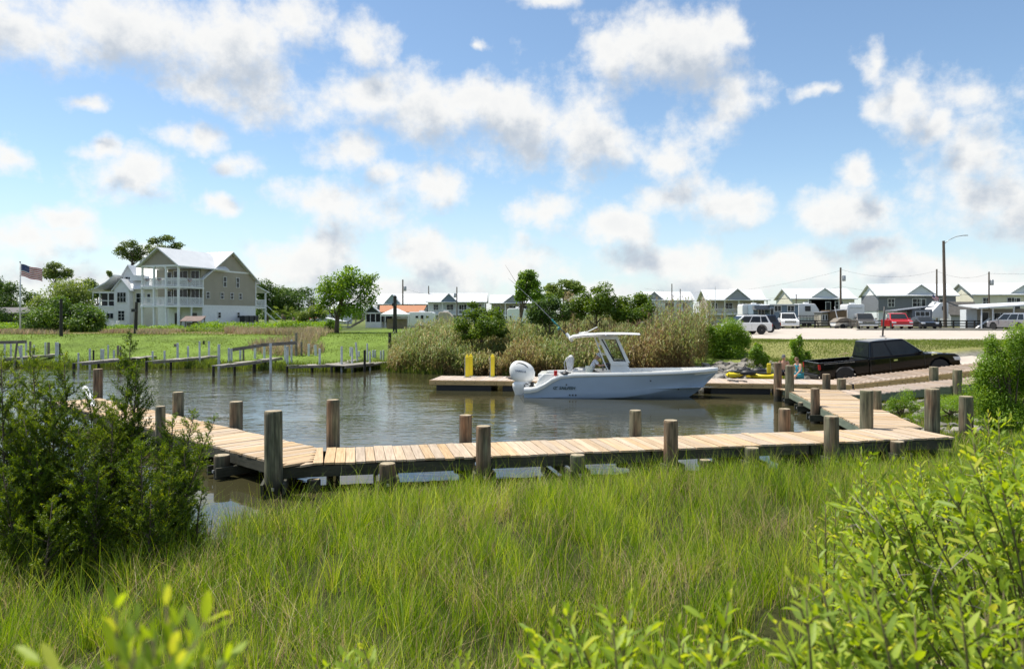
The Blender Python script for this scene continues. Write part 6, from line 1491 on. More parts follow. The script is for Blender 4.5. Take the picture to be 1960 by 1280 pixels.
def tree(label, base_px, Y, clumps_px, n, L, mat, seed, name='broadleaf_tree', trunk_r=.18, group=None, Wd=None, depth=.8, shell=.5, split=.45, up=.6, droop=0.0, sub=5, bz=None, kind=None, cat='tree'):
    """clumps_px: (px, py, rpx, rpy) lobes of the crown as seen; each is given its own depth and broken into smaller clumps"""
    g = np.random.default_rng(seed); x0 = (base_px[0] - CX) / FPX * Y; z0 = hz(x0, Y) if bz is None else bz
    t = empty(name, (x0, Y, z0), 0, label, cat, group); cl = []; top = []
    for (px, py, rx, ry) in clumps_px:
        c = wp(px, py, Y); a = rx * 1.12 / FPX * Y; b = ry * 1.12 / FPX * Y; dy = g.uniform(-1, 1) * a * depth
        top.append((c.x - x0, dy, c.z - z0))
        for _ in range(sub):
            d = unit(g.normal(size=3)); s = g.uniform(.55, .85)
            cl.append((c.x - x0 + d[0] * a * .55, dy + d[1] * a * .6, c.z - z0 + d[2] * b * .55, a * s, a * s, b * s))
    foliage('crown', cl, n, L, Wd or L * .55, LM[mat], t, seed, shell, up, droop)
    tm = MB(); tops = np.array(top); mx = tops[:, 2].max(); lean = tops[:, 0].mean()
    tp = [(0, 0, -.4), (lean * .05, 0, mx * split * .5), (lean * .25, 0, mx * split), (lean * .6, 0, mx * .72), (lean, 0, mx * .9)]
    tm.tube(tp, [trunk_r * 1.25, trunk_r, trunk_r * .8, trunk_r * .5, trunk_r * .15], 8)
    tm.build('trunk', MAT['bark'], t, smooth=True)
    lm = MB()
    for (x, y, z) in top:
        s = Vector(tp[2]).lerp(Vector(tp[3]), g.uniform(-.6, .6)); e = Vector((x, y, z)); m_ = s.lerp(e, .5) + Vector((0, 0, -.08 * (e - s).length))
        lm.tube([s, m_, e], [trunk_r * .45, trunk_r * .3, trunk_r * .08], 6)
        for _ in range(2):
            q = m_.lerp(e, g.uniform(.2, .7)); f = q + Vector(g.normal(size=3)) * (e - s).length * .16; lm.tube([q, f], [trunk_r * .18, trunk_r * .05], 5)
    lm.build('limbs', MAT['bark'], t, smooth=True)
    return t
# the broad tree on the lawn
tree('broad bright green tree standing alone on the lawn with its shadow beside it', (644, 637), 70, [(640, 560, 26, 24), (668, 530, 26, 18), (700, 560, 22, 22), (662, 565, 28, 26), (690, 535, 20, 16), (625, 585, 18, 14), (685, 590, 24, 16), (650, 595, 22, 14), (714, 532, 10, 12), (628, 545, 12, 14), (712, 575, 12, 12), (668, 513, 10, 6), (612, 592, 9, 8), (655, 540, 18, 16)], 7000, .27, 'broad', 11, trunk_r=.20, split=.35)
# tall pines behind the houses
tree('tall pine with open crown behind the white house, left of its twin', (252, 600), 150, [(228, 478, 12, 9), (250, 466, 16, 8), (268, 478, 14, 10), (240, 488, 16, 8), (262, 494, 14, 8), (282, 470, 8, 7)], 3000, .42, 'pine', 21, 'pine_tree', .3, split=.75, shell=.3, sub=6)
tree('tall pine with open crown behind the tan house roof', (316, 600), 148, [(300, 462, 12, 8), (318, 458, 14, 7), (334, 470, 12, 6), (292, 480, 10, 7), (312, 478, 16, 8), (340, 478, 6, 4)], 2700, .42, 'pine', 22, 'pine_tree', .3, split=.75, shell=.3, sub=6)
tree('smaller round pine standing above the leafy trees at left', (108, 600), 130, [(94, 520, 12, 8), (110, 511, 14, 8), (126, 522, 12, 8), (108, 526, 18, 8), (88, 528, 6, 5)], 3000, .38, 'pine', 23, 'pine_tree', .24, split=.7, shell=.3, sub=6)
tree('distant small pine showing over the white house porch', (212, 600), 170, [(211, 523, 6, 5)], 500, .4, 'pine', 24, 'pine_tree', .2, split=.8, shell=.3)
# leafy trees at left
tree('pale green willowy tree between the flagpole and the pine', (128, 620), 100, [(100, 560, 34, 20), (140, 552, 30, 18), (165, 565, 24, 20), (118, 582, 34, 20), (80, 578, 22, 18), (156, 590, 22, 18)], 9000, .32, 'willow', 31, trunk_r=.25)
tree('dense green tree in front of the willowy tree, left of the white house', (120, 650), 74, [(95, 615, 34, 26), (130, 600, 30, 22), (160, 595, 26, 20), (178, 615, 18, 18), (118, 635, 40, 16), (75, 632, 24, 14), (158, 628, 24, 16), (190, 605, 8, 10), (142, 612, 30, 26), (110, 590, 22, 18)], 17000, .26, 'mid', 32, trunk_r=.22, split=.3, sub=8)
tree('dark oak behind the low grey cabin', (18, 610), 120, [(5, 560, 22, 18), (32, 556, 18, 14), (18, 580, 30, 18), (50, 572, 14, 16), (-20, 570, 22, 20)], 5000, .38, 'dark', 33)
tree('dark treetop between the white house and the willowy tree', (188, 610), 135, [(182, 545, 16, 10), (198, 556, 14, 12), (178, 562, 18, 12)], 2600, .42, 'dark', 34)
tree('dark tree reaching in at the left edge of the far bank', (-16, 620), 90, [(-20, 560, 22, 24), (-12, 600, 26, 22), (0, 540, 8, 18)], 3200, .3, 'dark', 35)
# trees right of the tan house
tree('dark oak just right of the tan house rear porch', (512, 615), 125, [(505, 548, 18, 16), (525, 560, 18, 18), (510, 580, 24, 20), (532, 590, 18, 16), (498, 565, 14, 18)], 5200, .38, 'dark', 36)
tree('round dark oak between the tan house and the broad tree', (572, 610), 130, [(560, 562, 22, 12), (585, 560, 18, 11), (570, 580, 32, 16), (598, 576, 12, 12), (545, 585, 18, 16)], 5200, .38, 'dark', 37)
tree('dark treetop peeking over between the two oaks', (546, 605), 150, [(545, 562, 14, 8), (530, 558, 10, 7)], 1600, .42, 'dark', 38)
tree('bushy olive green tree left of the broad tree', (604, 620), 90, [(600, 598, 14, 10), (580, 606, 14, 10), (618, 602, 10, 10)], 2200, .28, 'willow', 39)
# trees and shrubs among the reeds
tree('slender leaning green tree rising out of the reeds', (992, 620), 58, [(1010, 535, 18, 14), (1024, 552, 20, 16), (1004, 560, 16, 14), (1030, 572, 14, 12), (995, 545, 9, 14), (1012, 525, 12, 8), (994, 572, 8, 10)], 5200, .22, 'broad', 41, trunk_r=.13, split=.3)
tree('light green treetop behind the reeds right of the slender tree', (1080, 620), 66, [(1062, 552, 16, 10), (1088, 546, 18, 10), (1105, 556, 14, 10), (1078, 562, 24, 8), (1052, 566, 8, 6)], 3200, .26, 'willow', 42, trunk_r=.13)
def shrub(label, Y, cl, n, L, mat, seed, base, name='shrub', **k):
    return tree(label, base, Y, cl, n, L, mat, seed, name, trunk_r=k.pop('trunk_r', .07), cat='shrub', split=k.pop('split', .25), **k)
shrub('wide glossy green shrub in the reeds left of the slender tree', 44.0, [(905, 600, 22, 14), (935, 598, 22, 18), (885, 622, 18, 14), (925, 625, 30, 18), (955, 612, 14, 16), (905, 583, 8, 6), (955, 635, 14, 10), (895, 640, 16, 8)], 8500, .16, 'myrtle', 43, (922, 665))
shrub('dark shrub in the reeds right of the slender tree', 44.5, [(1030, 590, 18, 14), (1060, 585, 22, 18), (1045, 605, 26, 16), (1078, 600, 14, 14), (1020, 606, 14, 12), (1085, 588, 12, 14)], 6000, .16, 'dark', 44, (1050, 650))
shrub('tall glossy shrub behind the boat hardtop', 44.5, [(1120, 570, 14, 12), (1150, 566, 22, 18), (1135, 590, 26, 18), (1165, 590, 18, 16), (1112, 600, 12, 12), (1140, 555, 10, 7), (1175, 575, 8, 8), (1108, 585, 14, 16), (1182, 604, 18, 12)], 7500, .16, 'myrtle', 45, (1140, 650))
shrub('glossy shrub in the reeds right of the boat hardtop', 44.5, [(1200, 582, 16, 14), (1228, 580, 18, 14), (1210, 600, 24, 14), (1240, 595, 10, 12), (1188, 596, 16, 14), (1222, 592, 24, 18)], 5500, .16, 'myrtle', 46, (1212, 650))
shrub('greyish leafless looking shrub between the dark and the tall shrub', 49, [(1095, 575, 14, 16), (1090, 600, 14, 14)], 1300, .13, 'straw', 47, (1092, 650))
shrub('bright yellow green rounded bush at the left end of the grass verge', 42.5, [(1392, 633, 26, 20), (1372, 645, 20, 18), (1415, 643, 20, 18), (1390, 660, 32, 20), (1410, 668, 22, 16), (1360, 632, 10, 9), (1428, 658, 9, 14), (1400, 680, 20, 8)], 16000, .14, 'bright', 48, (1395, 702), Wd=.05, sub=7)
shrub('loose yellow green weeds on the bank right of the bright bush', 38.5, [(1447, 678, 12, 14), (1462, 686, 10, 10), (1452, 665, 7, 9)], 3200, .12, 'bright', 49, (1448, 705), shell=.2)
shrub('upright leafy weeds on the verge left of the black pickup', 38.5, [(1528, 672, 14, 18), (1518, 660, 8, 14), (1535, 655, 7, 12), (1528, 690, 20, 8), (1545, 680, 8, 10)], 3200, .12, 'bright', 50, (1528, 700), shell=.2)
shrub('low sprawling weeds along the verge behind the pickup bed', 40, [(1590, 688, 26, 6), (1630, 680, 26, 6), (1668, 676, 20, 5), (1570, 694, 12, 5)], 3600, .10, 'straw', 51, (1620, 692), shell=.1)
shrub('tall leafy bush at the right edge behind the landing', 19.5, [(1920, 700, 34, 40), (1945, 660, 26, 34), (1905, 760, 36, 40), (1950, 740, 34, 50), (1898, 660, 12, 20), (1930, 800, 40, 30), (1890, 720, 16, 26), (1975, 700, 26, 60)], 52000, .06, 'bright', 52, (1935, 870), Wd=.024, shell=.1, sub=9)
shrub('small sprawling shrub growing on the stones beside the walkway', 23.3, [(1728, 762, 14, 16), (1708, 770, 12, 12), (1745, 775, 12, 12), (1720, 782, 18, 9)], 3500, .055, 'bright', 53, (1725, 795), Wd=.02, shell=.2)
shrub('low leafy weeds on the bank behind the walkway pilings', 22, [(1790, 775, 34, 10), (1840, 765, 34, 12), (1880, 770, 26, 14), (1815, 800, 36, 9), (1765, 800, 16, 8)], 9000, .05, 'bright', 54, (1820, 815), Wd=.018, shell=.1)
# palmettos and shrubs by the houses
def fan_palm(px, py, Y, r, label, seed):
    c = wp(px, py, Y); g = np.random.default_rng(seed); t = empty('palmetto', (c.x, Y, c.z - r * 1.2), 0, label, 'palm'); V = []; F_ = []
    for _ in range(26):
        d = unit(g.normal(size=3)); d[2] = abs(d[2]) * .7; e = d * r * g.uniform(.6, 1)
        for k in range(9):
            a = (k - 4) * .2; s = unit(np.cross(d, [0, 0, 1]) + 1e-6); f = unit(d * math.cos(a) + s * math.sin(a)); tip = e + f * r * .45; w = np.cross(f, d + .01) ; w = unit(w) * r * .03
            b = len(V); V += [e - w, e + w, tip + w * .1, tip - w * .1]; F_.append((b, b + 1, b + 2, b + 3))
    V = np.array(V) + [0, 0, r * 1.2]; np_mesh('fronds', V, np.array(F_), LM['willow'], t, rnd=g.uniform(0, 1, len(F_))); mb = MB(); mb.tube([(0, 0, -.4), (0, 0, r * 1.2)], .14, 7); mb.build('trunk', MAT['bark'], t, smooth=True)
fan_palm(541, 601, 92, 1.3, 'palmetto left of its twin near the covered boats', 61); fan_palm(562, 607, 88, 1.0, 'smaller palmetto nearer the red covered boat', 62)
def patch(name, pts, n, hgt, w, mat, seed, kind='stuff', spread=.25, zfun=None, **tg):
    "scattered upright blades: pts(g, n) gives x,y arrays"
    g = np.random.default_rng(seed); x, y = pts(g, n); n = len(x); z = height(x, y) if zfun is None else zfun(x, y)
    h = hgt * g.uniform(.5, 1.25, n); a = g.uniform(0, 6.28, n); ln = g.normal(0, spread, (n, 2)) * h[:, None]
    s = np.stack([np.cos(a), np.sin(a)], 1) * w * .5; B = np.stack([x, y, z - .03], 1); T_ = B + np.stack([ln[:, 0], ln[:, 1], h], 1); Md = (B + T_) / 2 - np.stack([ln[:, 0], ln[:, 1], -h * .1], 1) * .2
    S3 = np.concatenate([s, np.zeros((n, 1))], 1)
    V = np.stack([B - S3, B + S3, Md + S3 * .8, T_ + S3 * .1, T_ - S3 * .1, Md - S3 * .8], 1).reshape(-1, 3); i = np.arange(n)[:, None] * 6
    F_ = np.concatenate([i + np.array([[0, 1, 2, 5]]), i + np.array([[5, 2, 3, 4]])], 0); r = g.uniform(0, 1, n)
    return np_mesh(name, V, F_, LM[mat], rnd=np.concatenate([r, r]), kind=kind, **tg)
def px_region(pa, pb, Ya, Yb, test=None):
    def f(g, n):
        Y = np.sqrt(g.uniform(Ya ** 2, Yb ** 2, n)); px = g.uniform(pa, pb, n); X = (px - CX) / FPX * Y
        if test is not None: k = test(X, Y, px, g); X, Y = X[k], Y[k]
        return X, Y
    return f
sdist = signed_dist
patch('bank_grass', px_region(-30, 790, 43, 56, lambda X, Y, px, g: (sdist(X, Y) > -.3) & (sdist(X, Y) < 1.6 + 1.5 * fbm2(X, Y, .6, 2))), 60000, .42, .05, 'bank', 71, label='green grass growing along the far water edge', cat='grass')
patch('bank_grass', px_region(-30, 800, 45, 74, lambda X, Y, px, g: (sdist(X, Y) > 1) & (g.uniform(size=len(X)) < .8)), 26000, .10, .05, 'bank', 72, label='short lawn grass on the far bank', cat='grass')
patch('straw_grass', px_region(-30, 640, 64, 77, lambda X, Y, px, g: (fbm2(X, Y, .25, 6) > -.15 - .2 * (px > 540) + .9 * ((Y - 69) / 9) ** 2 * (px < 430)) & ((px < 540) | (px + 40 * fbm2(X, Y, .7, 5) < 620))), 22000, .42, .06, 'straw', 73, label='dry brown grass in front of the houses', cat='grass', spread=.35)
patch('straw_grass', px_region(430, 650, 50, 72, lambda X, Y, px, g: (fbm2(X, Y, .3, 8) > .0 + (600 - px) * .0006) & (sdist(X, Y) > 3) & (px - 425 > (62 - Y) * 6) & (px + 45 * fbm2(X, Y, .7, 5) < 612)), 14000, .65, .05, 'straw', 74, label='dry brown weeds behind the middle docks', cat='grass', spread=.35)
g_ = np.random.default_rng(80)
sc = []
for _ in range(330):
    px = g_.uniform(-20, 640); Y = g_.uniform(78, 92); 
    if 150 < px < 320 and Y > 86 and g_.uniform() < .6: continue
    X = (px - CX) / FPX * Y; r = g_.uniform(.4, .95) * (1.2 if px > 380 or px < 190 else .8); sc.append((X, Y, 1.6 + r * .35, r * 1.3, r, r * .75))
foliage('undergrowth', sc, 60000, .20, .11, LM['bright'], None, 81, .3, kind='stuff', label='tangled green undergrowth in front of the houses', cat='undergrowth')
sc = []
for _ in range(70):
    px = g_.uniform(350, 640); Y = g_.uniform(72, 80); X = (px - CX) / FPX * Y; r = g_.uniform(.3, .75); sc.append((X, Y, 1.55 + r * .2, r * 1.3, r, r * .7))
foliage('undergrowth', sc, 9000, .18, .09, LM['willow'], None, 82, .3, kind='stuff', label='paler weeds mixed with brown stems in front of the tan house', cat='undergrowth')
shrub('rounded green shrub under the small lower windows of the tan house', 84, [(432, 628, 9, 9), (428, 636, 9, 6)], 1500, .2, 'broad', 83, (432, 640)); shrub('pale flowering shrub by the air conditioner stand', 82, [(478, 630, 14, 8), (498, 632, 12, 7)], 2000, .18, 'willow', 84, (488, 640))
shrub('bright green shrub right of the tan house near the brown weeds', 76, [(560, 622, 20, 11), (585, 628, 16, 9), (545, 628, 12, 8)], 3600, .2, 'bright', 85, (566, 640)); shrub('dark brown tangled bush at the edge of the lawn', 70, [(592, 640, 16, 14), (580, 648, 12, 10)], 2200, .16, 'straw', 86, (590, 660)); shrub('round green shrub in front of the white covered boat', 78, [(632, 622, 10, 9)], 1200, .2, 'broad', 87, (632, 633))
shrub('green shrub in front of the white house steps', 82, [(238, 628, 16, 8), (255, 632, 14, 7), (225, 636, 12, 6)], 2400, .2, 'bright', 88, (240, 642))
# far tree belt that closes the horizon
g_ = np.random.default_rng(90); cl = []
for _ in range(260):
    X = g_.uniform(-330, 300); Y = g_.uniform(300, 340); r = g_.uniform(2.0, 3.6) * (1.35 if X < -60 else .62); cl.append((X, Y, 1.7 + r * .7, r * 2.6, r * 2, r))
foliage('treeline', cl, 30000, 1.5, 1.0, LM['dark'], None, 91, .3, kind='stuff', label='far dark treeline along the horizon', cat='treeline')

# ---------------------------------------------------------------- reed bed
def reeds():
    g = np.random.default_rng(100); hx = [740, 765, 800, 850, 900, 960, 1000, 1060, 1110, 1180, 1250, 1330, 1372, 1392, 1410]; hh = [1.2, 1.9, 2.35, 2.45, 2.2, 2.0, 2.1, 2.3, 2.5, 2.7, 3.15, 3.3, 2.9, 2.0, 1.2]
    n0 = 22000; px = g.uniform(745, 1408, n0); Y = g.uniform(37, 51, n0); X = (px - CX) / FPX * Y; d = sdist(X, Y)
    k = (d > -.25) & (d < 9.5) & (g.uniform(size=n0) < np.clip(1.25 - d / 9.0, .25, 1)) & (fbm2(X, Y, .8, 12) > -.35) & ~((px > 1325) & (d < 4.6)) & ~((px > 1352) & (Y < 43.5)); X, Y, px, d = X[k], Y[k], px[k], d[k]; n = len(X); z = height(X, Y)
    h = np.interp(px, hx, hh) * g.uniform(.62, 1.08, n) * (1 + .13 * fbm2(X, Y, .9, 14)) * np.clip(.72 + d * .14, .6, 1)
    inshrub = ((px > 865) & (px < 970)) | ((px > 1008) & (px < 1095)) | ((px > 1102) & (px < 1250)); h = np.where(inshrub & (Y < 45), h * np.where(px < 1000, .66, .82), h)
    ln = g.normal(0, .09, (n, 2)) * h[:, None]; B = np.stack([X, Y, z - .1], 1); T_ = B + np.stack([ln[:, 0], ln[:, 1], h], 1)
    a = g.uniform(0, 6.28, n); s = np.stack([np.cos(a), np.sin(a), 0 * a], 1) * .011
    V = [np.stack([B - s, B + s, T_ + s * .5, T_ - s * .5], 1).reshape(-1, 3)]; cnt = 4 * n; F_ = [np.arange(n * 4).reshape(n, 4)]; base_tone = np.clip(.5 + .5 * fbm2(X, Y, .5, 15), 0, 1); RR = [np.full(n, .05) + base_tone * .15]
    for j in range(7):
        t = np.clip(.22 + .12 * j + g.uniform(-.05, .05, n), 0, 1)[:, None]; P = B + (T_ - B) * t; az = g.uniform(0, 6.28, n); L = g.uniform(.22, .5, n)[:, None]
        o = np.stack([np.cos(az), np.sin(az), 0 * az], 1); upv = np.array([[0, 0, 1.0]]); Q = P + (o * .55 + upv * .8) * L * .55; R_ = Q + (o * .85 + upv * g.uniform(-.7, .35, n)[:, None]) * L * .6
        wv = np.stack([-np.sin(az), np.cos(az), 0 * az], 1) * .024
        V.append(np.stack([P - wv * .5, P + wv * .5, Q + wv, R_, R_ - wv * .1, Q - wv], 1).reshape(-1, 3)); i = np.arange(n)[:, None] * 6 + cnt; cnt += 6 * n
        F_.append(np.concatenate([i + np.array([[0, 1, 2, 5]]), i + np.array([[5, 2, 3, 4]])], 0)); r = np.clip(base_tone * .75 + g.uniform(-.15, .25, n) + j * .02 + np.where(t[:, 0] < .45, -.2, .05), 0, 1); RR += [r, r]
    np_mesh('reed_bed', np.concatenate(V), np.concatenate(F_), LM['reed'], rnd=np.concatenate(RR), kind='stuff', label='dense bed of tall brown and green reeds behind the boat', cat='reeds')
    k = (px > 1080) & (g.uniform(size=n) < .30); P = T_[k]; m = len(P); rep = 7; P = np.repeat(P, rep, 0) + g.normal(0, .035, (m * rep, 3)) + np.stack([np.zeros(m * rep), np.zeros(m * rep), g.uniform(-.05, .22, m * rep)], 1)
    D_ = unit(g.normal(0, .35, P.shape) + [.1, 0, 1]); V2, F2 = leaf_quads(P, D_, unit(g.normal(size=P.shape)), .13, .022)
    np_mesh('reed_plumes', V2, F2, LM['plume'], rnd=g.uniform(0, 1, len(P)), kind='stuff', label='feathery brown plumes above the reeds at right', cat='reeds')
reeds()
patch('bank_grass', px_region(740, 1000, 38, 44, lambda X, Y, px, g: (sdist(X, Y) > -.35) & (sdist(X, Y) < .8) & (fbm2(X, Y, .7, 3) > -.1)), 16000, .6, .03, 'bank', 103, label='bright green grass at the foot of the reeds', cat='grass')
patch('bank_grass', px_region(1430, 2000, 37.5, 50, lambda X, Y, px, g: (sdist(X, Y) > 3) & ((Y > 37.6) | (X < 12))), 30000, .10, .03, 'bank', 104, label='short grass of the verge between the ramp and the road', cat='grass')
patch('bank_grass', px_region(1640, 2000, 16.2, 29, lambda X, Y, px, g: (sdist(X, Y) > -.1) & ((X > 10.4) | (Y > 19)) & (Y < 29) & (g.uniform(size=len(X)) < .9)), 30000, .22, .014, 'marsh', 105, label='grass on the bank right of the walkway', cat='grass')
patch('bank_grass', px_region(1430, 1560, 35, 41, lambda X, Y, px, g: (sdist(X, Y) > 1.6) & (sdist(X, Y) < 6)), 9000, .35, .025, 'bank', 106, label='taller weeds above the stones', cat='grass')

# ---------------------------------------------------------------- foreground marsh grass
def blades(X, Y, h, w, lean, mat, seed, tone=None, name='marsh_grass', label='', dirn=None):
    g = np.random.default_rng(seed); n = len(X); z = height(X, Y); a = g.uniform(0, 6.28, n); s = np.stack([np.cos(a), np.sin(a) * .5, 0 * a], 1) * (w * .5)[:, None]
    dirn = (g.normal(0, 1, (n, 2)) if dirn is None else dirn + g.normal(0, .45, (n, 2))) + np.array([.12, 0]); dirn /= np.linalg.norm(dirn, axis=1)[:, None]; ln = np.abs(g.normal(0, lean, n)) if np.isscalar(lean) else lean
    B = np.stack([X, Y, z - .03], 1); K = 5; pts = []
    for k in range(K):
        t = k / (K - 1); c = ln * t ** 1.8; hz_ = h * (t - .35 * np.clip(ln, 0, 1.6) * t ** 3 * .6)
        pts.append(B + np.stack([dirn[:, 0] * c * h, dirn[:, 1] * c * h, hz_], 1))
    V = []
    for k in range(K): V += [pts[k] - s * (1 - k / (K - 1) * .92), pts[k] + s * (1 - k / (K - 1) * .92)]
    V = np.stack(V, 1).reshape(-1, 3); i = np.arange(n)[:, None] * (2 * K); F_ = np.concatenate([i + np.array([[2 * k, 2 * k + 1, 2 * k + 3, 2 * k + 2]]) for k in range(K - 1)], 0)
    r = g.uniform(0, 1, n) if tone is None else tone
    return np_mesh(name, V, F_, LM[mat], rnd=np.tile(r, K - 1), kind='stuff', label=label, cat='grass')
g_ = np.random.default_rng(110)
def marsh_pts(n, Ya, Yb, pa=-60, pb=2020):
    Y = np.sqrt(g_.uniform(Ya ** 2, Yb ** 2, n)); px = g_.uniform(pa, pb, n); X = (px - CX) / FPX * Y; d = sdist(X, Y); dens = fbm2(X, Y, 2.2, 33)
    prob = np.clip((d + 1.1) / 1.0, 0, 1) * np.clip(.70 + 1.1 * dens, .12, 1); k = (g_.uniform(size=n) < prob) & (Y < 13.75 + (X + 4.3) * .21 + .6 * (X > 3) - .35); return X[k], Y[k], d[k]
# blades grow in tussocks that splay outwards, with darker gaps between
TX, TY, _d = marsh_pts(6200, 5.0, 15.4); nt_ = len(TX); per = g_.integers(12, 34, nt_); idx = np.repeat(np.arange(nt_), per); m_ = len(idx)
rr = np.abs(g_.normal(0, .085, m_)); aa = g_.uniform(0, 6.283, m_); X = TX[idx] + rr * np.cos(aa); Y = TY[idx] + rr * np.sin(aa)
ttone = np.clip(g_.normal(.62, .17, nt_) + .25 * fbm2(TX, TY, 1.1, 35), .12, 1); th_ = g_.uniform(.30, .62, nt_) + .14 * fbm2(TX, TY, 1.6, 36)
tone = np.clip(ttone[idx] + g_.normal(0, .15, m_), .12, 1); tone[g_.uniform(size=m_) < .13] = .04
hh = th_[idx] * g_.uniform(.6, 1.25, m_); ok = Y < 13.75 + (X + 4.3) * .21 + .6 * (X > 3) - .25
X, Y, tone, hh, aa, rr = [q[ok] for q in (X, Y, tone, hh, aa, rr)]
blades(X, Y, hh, g_.uniform(.006, .014, len(X)), np.abs(g_.normal(.12, .22, len(X))) + rr * 2.2, 'marsh', 111, tone, label='tall green marsh grass filling the foreground', dirn=np.stack([np.cos(aa), np.sin(aa)], 1))
X, Y, d = marsh_pts(5200, 5.5, 15.0); blades(X, Y, g_.uniform(.65, .98, len(X)), g_.uniform(.006, .011, len(X)), .55, 'marsh', 112, np.clip(g_.normal(.75, .2, len(X)), 0, 1), label='scattered taller blades arching over the marsh grass')
X, Y, d = marsh_pts(30000, 5.0, 14.6); k = fbm2(X, Y, 1.4, 38) > .12; X, Y = X[k], Y[k]; blades(X, Y, g_.uniform(.3, .6, len(X)), g_.uniform(.006, .012, len(X)), g_.uniform(.5, 1.7, len(X)), 'marsh', 113, np.full(len(X), .03), name='dead_stalks', label='flattened tan dead stalks tangled in the marsh grass')

patch('marsh_grass', px_region(2020, 3400, 4.5, 16.5, lambda X, Y, px, g: (sdist(X, Y) > -.3) & (X < 24)), 26000, .5, .016, 'marsh', 114, label='marsh grass going on beyond the shrubs at right', cat='grass')
patch('marsh_grass', px_region(-1500, -60, 4.5, 12, lambda X, Y, px, g: (sdist(X, Y) > -.3)), 18000, .5, .016, 'marsh', 115, label='marsh grass going on beyond the cedar at left', cat='grass')
# ---------------------------------------------------------------- cedar at left
def cedar():
    g = np.random.default_rng(120)
    LEAD = [  # base px, tip px,py, Y, lower width scale
     (225, 251, 640, 9.2, .62), (245, 262, 700, 9.0, .9), (110, 122, 681, 8.6, .85), (50, 62, 672, 8.4, .85), (0, 2, 681, 8.2, .9), (30, 37, 712, 8.9, .8), (160, 170, 750, 9.0, 1.0), (90, 95, 735, 8.2, 1.0),
     (200, 215, 770, 8.6, 1.1), (300, 330, 800, 9.1, 1.0), (320, 372, 790, 9.2, .8), (-50, -40, 700, 8.6, 1), (140, 150, 820, 8.0, 1.1), (40, 45, 800, 8.0, 1.1), (255, 270, 850, 8.2, 1.1), (60, 70, 880, 7.9, 1.2), (180, 190, 900, 7.9, 1.2), (280, 290, 930, 8.0, .9), (110, 100, 960, 7.6, 1.1), (10, 5, 900, 7.8, 1.2), (85, 92, 775, 8.9, .8), (135, 140, 790, 8.4, .8), (20, 18, 760, 8.5, .8), (185, 182, 830, 8.7, .9), (225, 235, 780, 9.0, .8), (265, 262, 770, 9.1, .8), (310, 318, 850, 8.7, .8), (355, 352, 860, 9.0, .7), (70, 66, 850, 8.2, .9), (240, 246, 880, 8.4, .9), (340, 412, 800, 9.4, .55), (330, 400, 845, 8.9, .6), (300, 330, 880, 8.4, .9), (380, 388, 935, 8.6, .35)]
    t = empty('cedar', (wp(150, 0, 8.6).x, 8.6, .05), 0, 'dark green feathery cedar clump standing in the marsh at left', 'shrub'); O = np.array([t.location.x, 8.6, .05])
    wood = MB(); tw = []; TP = []; TD = []
    for (bp, tx, ty, Y, ws) in LEAD:
        Y += 1.1; ws *= .84; tip = np.array(wp(tx, ty, Y)); b = np.array([(bp - CX) / FPX * Y + g.uniform(-.15, .15), Y + g.uniform(-.2, .2), .0]); H_ = tip[2] - b[2]
        mid = (b + tip) / 2 + g.normal(0, .05, 3); wood.tube([Vector(b - O), Vector(mid - O), Vector(tip - O)], [.018, .011, .004], 6)
        nb = int(H_ / .030)
        for i in range(nb):
            f = (i + g.uniform(0, 1)) / nb; f = .03 + .97 * f; p = (b * (1 - f) ** 2 + 2 * mid * f * (1 - f) + tip * f ** 2); hd = (1 - f) * H_
            L = ws * (.05 + .62 * (1 - math.exp(-hd / .75))) * g.uniform(.45, 1.1); az = g.uniform(0, 6.28); dr = np.array([math.cos(az) * .8, math.sin(az) * .8, g.uniform(.35, .95)]); dr /= np.linalg.norm(dr)
            e = p + dr * L; e[2] += .12 * L
            if L > .12: wood.tube([Vector(p - O), Vector((p + e) / 2 - O - np.array([0, 0, .02])), Vector(e - O)], [.007, .004, .0015], 4, cap=False)
            m = max(3, int(L / .022))
            for j in range(m):
                q = p + (e - p) * ((j + .5) / m * .9 + .12); d2 = unit(dr + g.normal(0, .55, 3) + np.array([0, 0, .35])); TP.append(q); TD.append(d2 * g.uniform(.05, .12))
    wood.build('branches', M('cedar_wood', (.09, .07, .05), .9), t, smooth=True)
    TP = np.array(TP); TD = np.array(TD); rep = 15; n = len(TP) * rep
    f = np.tile(np.linspace(.1, 1, rep), len(TP))[:, None]; P = np.repeat(TP, rep, 0) + np.repeat(TD, rep, 0) * f + g.normal(0, .008, (n, 3)); D_ = unit(unit(np.repeat(TD, rep, 0)) + g.normal(0, .55, (n, 3)))
    V, F_ = leaf_quads(P - O, D_, unit(g.normal(size=(n, 3)) + [0, 0, .4]), g.uniform(.022, .045, n), g.uniform(.006, .011, n))
    tone = np.repeat(np.clip(g.normal(.5, .22, len(TP)), 0, 1), rep)
    np_mesh('foliage', V, F_, LM['cedar'], t, rnd=tone, kind='stuff'); return n
ncedar = cedar()

